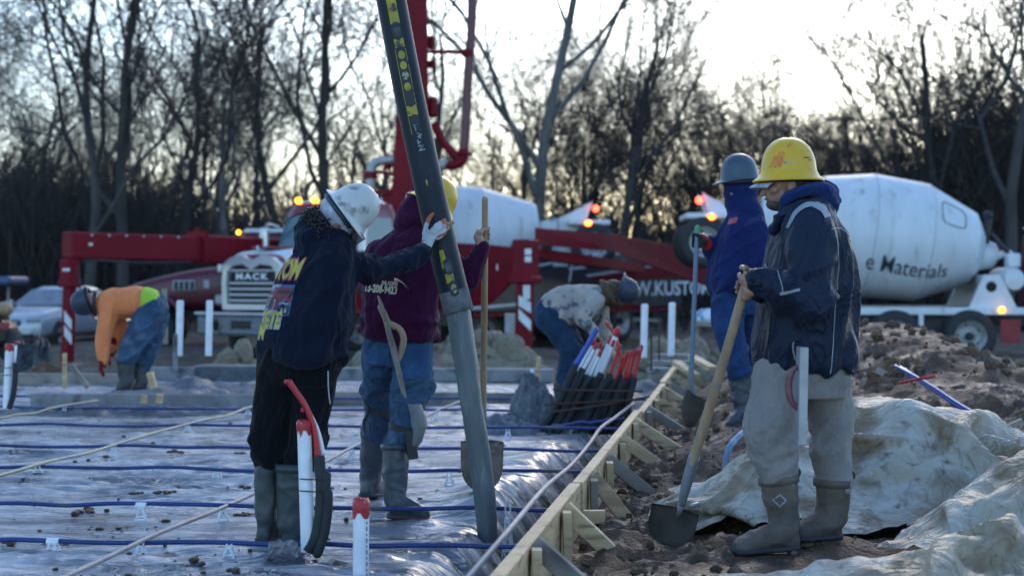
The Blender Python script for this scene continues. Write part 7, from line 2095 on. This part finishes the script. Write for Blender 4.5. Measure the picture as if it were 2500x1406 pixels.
# hand float tucked in the purple hoodie worker's belt
fl = empty('hand_float', P(955, 880, 8.35), 'hand float with worn wooden grip tucked at the back of the jeans', 'trowel', 'hand floats')
d = 8.36
mb = MB(); mb.prism([P(921, 722, d), P(930, 738, d), P(962, 840, d), P(988, 962, d), P(987, 970, d), P(980, 960, d), P(950, 845, d), P(926, 745, d)], None, (.25, -1, 0), .05); mb.build('blade', MT['steel_dull'], fl)
mb = MB(); mb.tube([P(929, 750, d - .03), P(938, 768, d - .03), P(948, 790, d - .03), P(962, 798, d - .03)], [.016, .017, .018, .015], 12, 14, cap='round')
mb.tube([P(948, 788, d - .03), P(975, 803, d - .03), P(985, 828, d - .03), P(980, 856, d - .03), P(973, 878, d - .03)], [.015, .017, .018, .017, .012], 12, 18, cap='round'); mb.build('grip', MT['handle_wood'], fl, smooth=True)
# hand float hanging from the jacket man's pocket
fl = empty('hand_float', P(1957, 970, 6.86), 'long pale metal hand float with maroon grip hanging at the grey trousers', 'trowel', 'hand floats')
d = 6.90
mb = MB(); mb.box(P(1957, 966, d), (.036, .10, .412), Matrix.Rotation(R(1), 3, 'Y'), bev=.004); mb.build('blade', MT['alu'], fl)
mb = MB(); mb.tube([P(1942, 880, d), P(1936, 850, d), P(1938, 835, d)], .004, 6); mb.build('hook', MT['steel_dull'], fl, smooth=True)
mb = MB(); mb.tube([P(1950, 893, d), P(1932, 908, d), P(1925, 940, d), P(1930, 975, d), P(1948, 998, d)], [.010, .014, .016, .014, .010], 12, 20, cap='round'); mb.build('grip', MT['grip_maroon'] if 'grip_maroon' in MT else MT['maroon_paint'], fl, smooth=True)
# ================================================================ CRUMPLED BLANKETS (relaxed cloth)
def mat_blanket():
    m, nt, b = new_mat('curing_blanket'); N = nt.nodes; L = nt.links
    tc = N.new('ShaderNodeTexCoord')
    def noise_(scale, det, dist=0.0):
        n = N.new('ShaderNodeTexNoise'); n.inputs['Scale'].default_value = scale; n.inputs['Detail'].default_value = det; n.inputs['Distortion'].default_value = dist
        L.new(tc.outputs['Object'], n.inputs['Vector']); return n.outputs[0]
    def rng(v, a, c):
        r = N.new('ShaderNodeMapRange'); r.inputs[1].default_value = a; r.inputs[2].default_value = c; L.new(v, r.inputs[0]); return r.outputs[0]
    def mix(f, a, c):
        x = N.new('ShaderNodeMix'); x.data_type = 'RGBA'; L.new(f, x.inputs[0])
        for i, v in ((6, a), (7, c)):
            if isinstance(v, tuple): x.inputs[i].default_value = (*v, 1)
            else: L.new(v, x.inputs[i])
        return x.outputs[2]
    base = mix(rng(noise_(2.2, 6, .6), .40, .68), (0.44, 0.415, 0.36), (0.31, 0.235, 0.145))
    base = mix(rng(noise_(3.4, 9, 1.0), .46, .64), base, (0.20, 0.14, 0.08))
    base = mix(rng(noise_(16, 8, .4), .58, .72), base, (0.17, 0.135, 0.10))
    base = mix(rng(noise_(40, 4), .68, .76), base, (0.09, 0.075, 0.06))
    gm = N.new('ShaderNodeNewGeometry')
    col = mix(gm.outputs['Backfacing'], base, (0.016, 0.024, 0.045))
    L.new(col, b.inputs['Base Color']); b.inputs['Roughness'].default_value = .55
    bp = N.new('ShaderNodeBump'); bp.inputs['Strength'].default_value = .65; bp.inputs['Distance'].default_value = .06
    def ab(v):
        a = N.new('ShaderNodeMath'); a.operation = 'SUBTRACT'; a.inputs[1].default_value = .5; L.new(v, a.inputs[0])
        c = N.new('ShaderNodeMath'); c.operation = 'ABSOLUTE'; L.new(a.outputs[0], c.inputs[0])
        e = N.new('ShaderNodeMath'); e.operation = 'POWER'; e.inputs[1].default_value = .6; L.new(c.outputs[0], e.inputs[0]); return e.outputs[0]
    L.new(ab(noise_(4.5, 3, 1.6)), bp.inputs['Height']); bp.invert = True
    b2 = N.new('ShaderNodeBump'); b2.inputs['Strength'].default_value = .35; b2.inputs['Distance'].default_value = .01
    L.new(noise_(60, 4, .3), b2.inputs['Height']); L.new(bp.outputs[0], b2.inputs['Normal']); L.new(b2.outputs[0], b.inputs['Normal'])
    return m
MT['blanket'] = mat_blanket()

HUMPS = [(2.10, 8.55, .80, .62, .50), (1.30, 7.95, .40, .34, .30), (2.35, 7.05, .55, .42, .40), (1.95, 6.05, .95, .38, .20), (2.9, 8.0, .6, .6, .25)]
def h_support(X, Y):
    z = h_mud(X, Y)
    e = 0
    for (cx, cy, rx, ry, h) in HUMPS:
        e = np.maximum(e, h * np.exp(-1.1 * (((X - cx) / rx) ** 2 + ((Y - cy) / ry) ** 2) ** 1.2))
    return z + e + .05 * e / .4 * fbm(X * 4, Y * 4, 0, 2, 17)

def relax_sheet(cx, cy, w, h, ang, nx, ny, press, seed, steps=110, its=5, z0=.75, keep=None):
    g = np.random.default_rng(seed)
    u = np.linspace(-.5, .5, nx); v = np.linspace(-.5, .5, ny)
    U, W = np.meshgrid(u, v)
    dx = w / (nx - 1); dy = h / (ny - 1)
    x = U * w * press; y = W * h * press
    ca, sa = math.cos(ang), math.sin(ang)
    X = np.stack([cx + x * ca - y * sa, cy + x * sa + y * ca, np.zeros_like(x)], -1)
    X[..., 2] = h_support(X[..., 0], X[..., 1]) + .14 + .16 * fbm(U * 3.2 + seed, W * 3.2, 0, 2, seed)
    prev = X.copy()
    d1 = math.hypot(dx, dy)
    def cons(a, c, L, k):
        D = X[c] - X[a]; l = np.linalg.norm(D, axis=-1, keepdims=True) + 1e-9
        C = D * ((l - L) / l * .5 * k)
        X[a] += C; X[c] -= C
    S = slice
    B = []
    for p in (0, 1):
        n = (nx - 1 - p) // 2
        B.append(((S(None), S(p, p + 2 * n, 2)), (S(None), S(p + 1, p + 1 + 2 * n, 2)), dx, 1.0))
        n = (ny - 1 - p) // 2
        B.append(((S(p, p + 2 * n, 2), S(None)), (S(p + 1, p + 1 + 2 * n, 2), S(None)), dy, 1.0))
    for p in (0, 1):
        n = (ny - 1 - p) // 2
        B.append(((S(p, p + 2 * n, 2), S(0, nx - 1)), (S(p + 1, p + 1 + 2 * n, 2), S(1, nx)), d1, .6))
        B.append(((S(p, p + 2 * n, 2), S(1, nx)), (S(p + 1, p + 1 + 2 * n, 2), S(0, nx - 1)), d1, .6))
    for st_, kk in ((2, .22), (5, .09)):
        B.append(((S(None), S(0, nx - st_)), (S(None), S(st_, nx)), st_ * dx, kk))
        B.append(((S(0, ny - st_), S(None)), (S(st_, ny), S(None)), st_ * dy, kk))
    for s_ in range(steps):
        vel = (X - prev) * .94
        vel[..., 2] -= .0016
        prev = X.copy(); X = X + vel
        for it in range(its):
            for (a, c, L, k) in B: cons(a, c, L, k)
        gz = h_support(X[..., 0], X[..., 1]) + .012 if s_ % 2 == 0 or s_ > steps - 8 else gz
        hit = X[..., 2] < gz
        X[..., 2] = np.where(hit, gz, X[..., 2])
        for c in (0, 1): X[..., c] = np.where(hit, prev[..., c] + (X[..., c] - prev[..., c]) * .35, X[..., c])
    return X

def sheet_obj(name, X, label):
    ny, nx, _ = X.shape
    for it in range(1):
        Y = X.copy(); Y[1:-1, 1:-1] = .5 * X[1:-1, 1:-1] + .125 * (X[:-2, 1:-1] + X[2:, 1:-1] + X[1:-1, :-2] + X[1:-1, 2:]); X = Y
    i = np.arange(nx - 1)[None, :] + np.arange(ny - 1)[:, None] * nx
    F = np.stack([i, i + 1, i + nx + 1, i + nx], -1).reshape(-1, 4)
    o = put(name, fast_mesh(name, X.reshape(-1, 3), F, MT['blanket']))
    return tag(o, label, 'tarp', 'crumpled curing blankets')
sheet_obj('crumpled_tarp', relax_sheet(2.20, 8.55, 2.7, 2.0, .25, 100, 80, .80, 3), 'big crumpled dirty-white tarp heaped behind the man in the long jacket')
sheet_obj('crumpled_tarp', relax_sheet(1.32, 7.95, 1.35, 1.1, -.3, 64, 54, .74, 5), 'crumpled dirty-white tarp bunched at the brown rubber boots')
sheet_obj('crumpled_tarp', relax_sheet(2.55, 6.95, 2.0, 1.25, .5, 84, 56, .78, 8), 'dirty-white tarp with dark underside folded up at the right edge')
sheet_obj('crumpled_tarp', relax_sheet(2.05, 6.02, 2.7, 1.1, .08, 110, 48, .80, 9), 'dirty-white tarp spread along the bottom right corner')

# ---------------------------------------------------------------- odds and ends on the clay
rr = random.Random(31)
bt = empty('blue_tube_bundle', P(2310, 970, 10.6), 'bundle of bright blue plastic tubes lying on the dirt slope', 'tubing')
for k in range(7):
    o1 = Vector((rr.uniform(-.02, .02), rr.uniform(-.03, .03), rr.uniform(0, .035)))
    pts = [P(2190 + k * 2, 897 + k, 11.6) + o1, P(2265, 938 + k * 2, 11.1) + o1, P(2345, 990 + k * 2, 10.6) + o1, P(2425 + k * 2, 1036 + k, 10.1) + o1]
    mb = MB(); mb.tube(pts, .0105, 7, 18); mb.build('tube', MT['blue_tube'] if k not in (1, 5) else MT['pale_tube'], bt, smooth=True)
mb = MB(); mb.tube([P(2198, 934, 11.1), P(2240, 925, 11.0), P(2285, 918, 10.95)], .010, 7, 12); tag(mb.build('red_tube_offcut', MT['red_tube'], smooth=True), 'short red tube lying across the blue tube bundle', 'tubing')
mb = MB(); mb.bar(P(2432, 1056, 10.0), P(2496, 1026, 10.0), .04, .03); tag(mb.build('wood_offcut', MT['old_lumber']), 'grey wood offcut at the end of the blue tubes', 'wood')
mb = MB(); mb.box(P(2150, 907, 12.3), (.055, .04, .05), Matrix.Rotation(.5, 3, 'Y')); tag(mb.build('wood_offcut', MT['old_lumber']), 'tiny pale offcut on the dirt pile', 'wood')
mb = MB(); mb.tube([P(1822, 1050, 8.7), P(1800, 1068, 8.6), P(1780, 1095, 8.5), P(1772, 1135, 8.5), P(1775, 1165, 8.5)], .017, 10, 24, cap='round'); tag(mb.build('bent_hose', MT['hose_blue'], smooth=True), 'short bent blue hose arching out of the clay behind the trousers', 'hose')
mb = MB(); mb.tube([P(1690, 1234, 7.7), P(1703, 1230, 7.75)], .012, 8, cap='round'); tag(mb.build('pipe_stub', MT['alu'], smooth=True), 'tiny metal stub beside the muddy shovel blade', 'pipe')

# rubble heaps
def stone_mesh(seed):
    g = random.Random(seed); bm = bmesh.new(); bmesh.ops.create_icosphere(bm, subdivisions=2, radius=1)
    sq = (g.uniform(.8, 1.2), g.uniform(.7, 1.1), g.uniform(.55, .85))
    for v in bm.verts:
        k = 1 + .28 * noise.noise(v.co * 1.3 + Vector((seed, 0, 0))) + .10 * noise.noise(v.co * 4 + Vector((0, seed, 0)))
        v.co = Vector((v.co.x * sq[0], v.co.y * sq[1], v.co.z * sq[2])) * k
    me = bpy.data.meshes.new('stone'); bm.to_mesh(me); bm.free(); me.materials.append(MT['rubble']); return me
SM = [stone_mesh(k) for k in range(6)]
def rubble(px0, px1, d, h, n, label, seed, smin=.05, smax=.22):
    g = random.Random(seed); c = P((px0 + px1) / 2, 880, d); rx = abs(px1 - px0) / FPX * d / 2
    root = empty('rubble_heap', (c.x, c.y, -.35), label, 'rubble')
    xs = np.linspace(c.x - rx * 1.15, c.x + rx * 1.15, 70); ys = np.linspace(d - 1.1, d + 1.1, 40)
    def hh(X, Y):
        q = np.maximum(1 - ((X - c.x) / (rx * 1.15)) ** 4 - ((Y - d) / 1.1) ** 2, 0)
        return -.55 + (h + .45) * q ** .6 * (1 + .22 * fbm(X * 3, Y * 3, 0, 4, seed))
    put('heap', grid_mesh('heap', xs, ys, hh, MT['rubble']), root)
    for k in range(n):
        x = c.x + g.uniform(-rx, rx); y = d + g.uniform(-.95, .35); s = smin + (smax - smin) * g.random() ** 2
        o = bpy.data.objects.new('stone', SM[g.randrange(6)]); link(o); o.parent = root
        z = float(hh(np.array([x]), np.array([y]))[0])
        o.location = Vector((x, y, z + s * .25)) - root.location; o.scale = (s, s, s); o.rotation_euler = (g.uniform(0, 6), g.uniform(0, 6), g.uniform(0, 6))
    return root
rubble(520, 680, 22.0, .08, 46, 'heap of pale clay lumps below the truck bumper', 3)
rubble(860, 1330, 21.8, .30, 110, 'long heap of pale clay rubble between the hose workers and the camouflage hoodie', 4)
rubble(1540, 1760, 23.0, .28, 40, 'pale rubble heap behind the bare white pipes on the form side', 5)
heap('dirt_heap', P(120, 900, 20.5).x, 20.5, 0.75, 0.8, .30, -.3, MT['dirt'], 'small brown dirt heap beside the black plastic at the left', 'dirt', 33)
o = heap('black_plastic', P(92, 860, 21.5).x, 21.3, 0.42, 0.5, .46, -.25, MT['bag_black'], 'crumpled black plastic bag in front of the silver car', 'plastic bag', 43, 60, .5)

# stakes and planks in the middle distance
def stick(a, b, w, h, mat, label, name='wooden_stake', cat='stake', up=(1, 0, 0)):
    mb = MB(); mb.bar(a, b, w, h, up=up, bev=.004); return tag(mb.build(name, MT[mat]), label, cat, 'stakes and planks')
stick(P(1312, 945, 16), P(1315, 872, 16), .09, .04, 'lumber', 'pale wooden stake standing behind the wet concrete lump')
stick(P(1299, 925, 17), P(1299, 902, 17), .045, .04, 'plastic_white', 'short white-topped stake next to the pale wooden one')
stick(P(157, 948, 17.5), P(158, 862, 17.5), .05, .04, 'lumber', 'slim wooden stake left of the orange-shirted worker')
stick(P(376, 948, 14.6), P(366, 908, 14.6), .10, .05, 'lumber', 'tilted stake end beside the grey boots of the bent worker')
stick(P(172, 890, 16.5), P(215, 946, 16.5), .05, .05, 'old_lumber', 'slanting grey brace left of the bent worker', up=(0, 1, 0))
stick(P(404, 840, 20), P(401, 705, 20), .07, .05, 'old_lumber', 'grey stake standing behind the bent worker jeans')
stick(P(428, 905, 19), P(428, 815, 19), .05, .05, 'concrete_dry', 'dark grey stake in front of the bare pipe pair')
stick(P(350, 985, 15.0), P(352, 965, 15.0), .06, .05, 'lumber', 'short wooden peg holding the screed board')
stick(P(388, 985, 15.0), P(390, 962, 15.0), .07, .05, 'lumber', 'second wooden peg holding the screed board, nearer the pipes')
for k, (a, b) in enumerate([((1650, 885), (1700, 918)), ((1690, 872), (1740, 900))]):
    stick(P(*a, 17.5), P(*b, 17.0), .10, .05, 'lumber', ['pale plank sloping off the far end of the form', 'pale plank lying beyond the far end of the form'][k], 'plank', 'plank', (0, 0, 1))
for k, yy in enumerate((868, 884, 902)):
    stick(P(1600 - 6 * k, yy, 20.5 - k), P(1690 - 8 * k, yy + 2, 20.3 - k), .25, .05, 'concrete_dry', ['farthest', 'middle', 'nearest'][k] + ' flat grey form piece across the far slab end', 'plank', 'plank', (0, 0, 1))
# trestle with wrapped bag behind the blue shovel
tr = empty('trestle', P(1725, 850, 26), 'low trestle carrying a white wrapped bag behind the blue worker', 'trestle')
mb = MB(); mb.bar(P(1690, 790, 26), P(1775, 792, 26), .4, .06); mb.build('top', MT['old_lumber'], tr)
for px in (1700, 1765):
    mb = MB(); mb.bar(P(px, 793, 26), P(px - 4, 862, 26), .07, .09, up=(1, 0, 0)); mb.build('leg', MT['old_lumber'], tr)
mb = MB(); mb.ball(P(1728, 772, 26), (.26, .2, .12), 14, 10); o = put('wrapped_bag', surf(mb, .03, 2, lambda V, N: fold_field(V, 5, .03, (1, 0, .3), .4, 7))); o.data.materials.append(MT['bag_white']); tag(o, 'white and blue wrapped bag lying on the trestle', 'bag')
# short stubble of drowned bars on the far slab
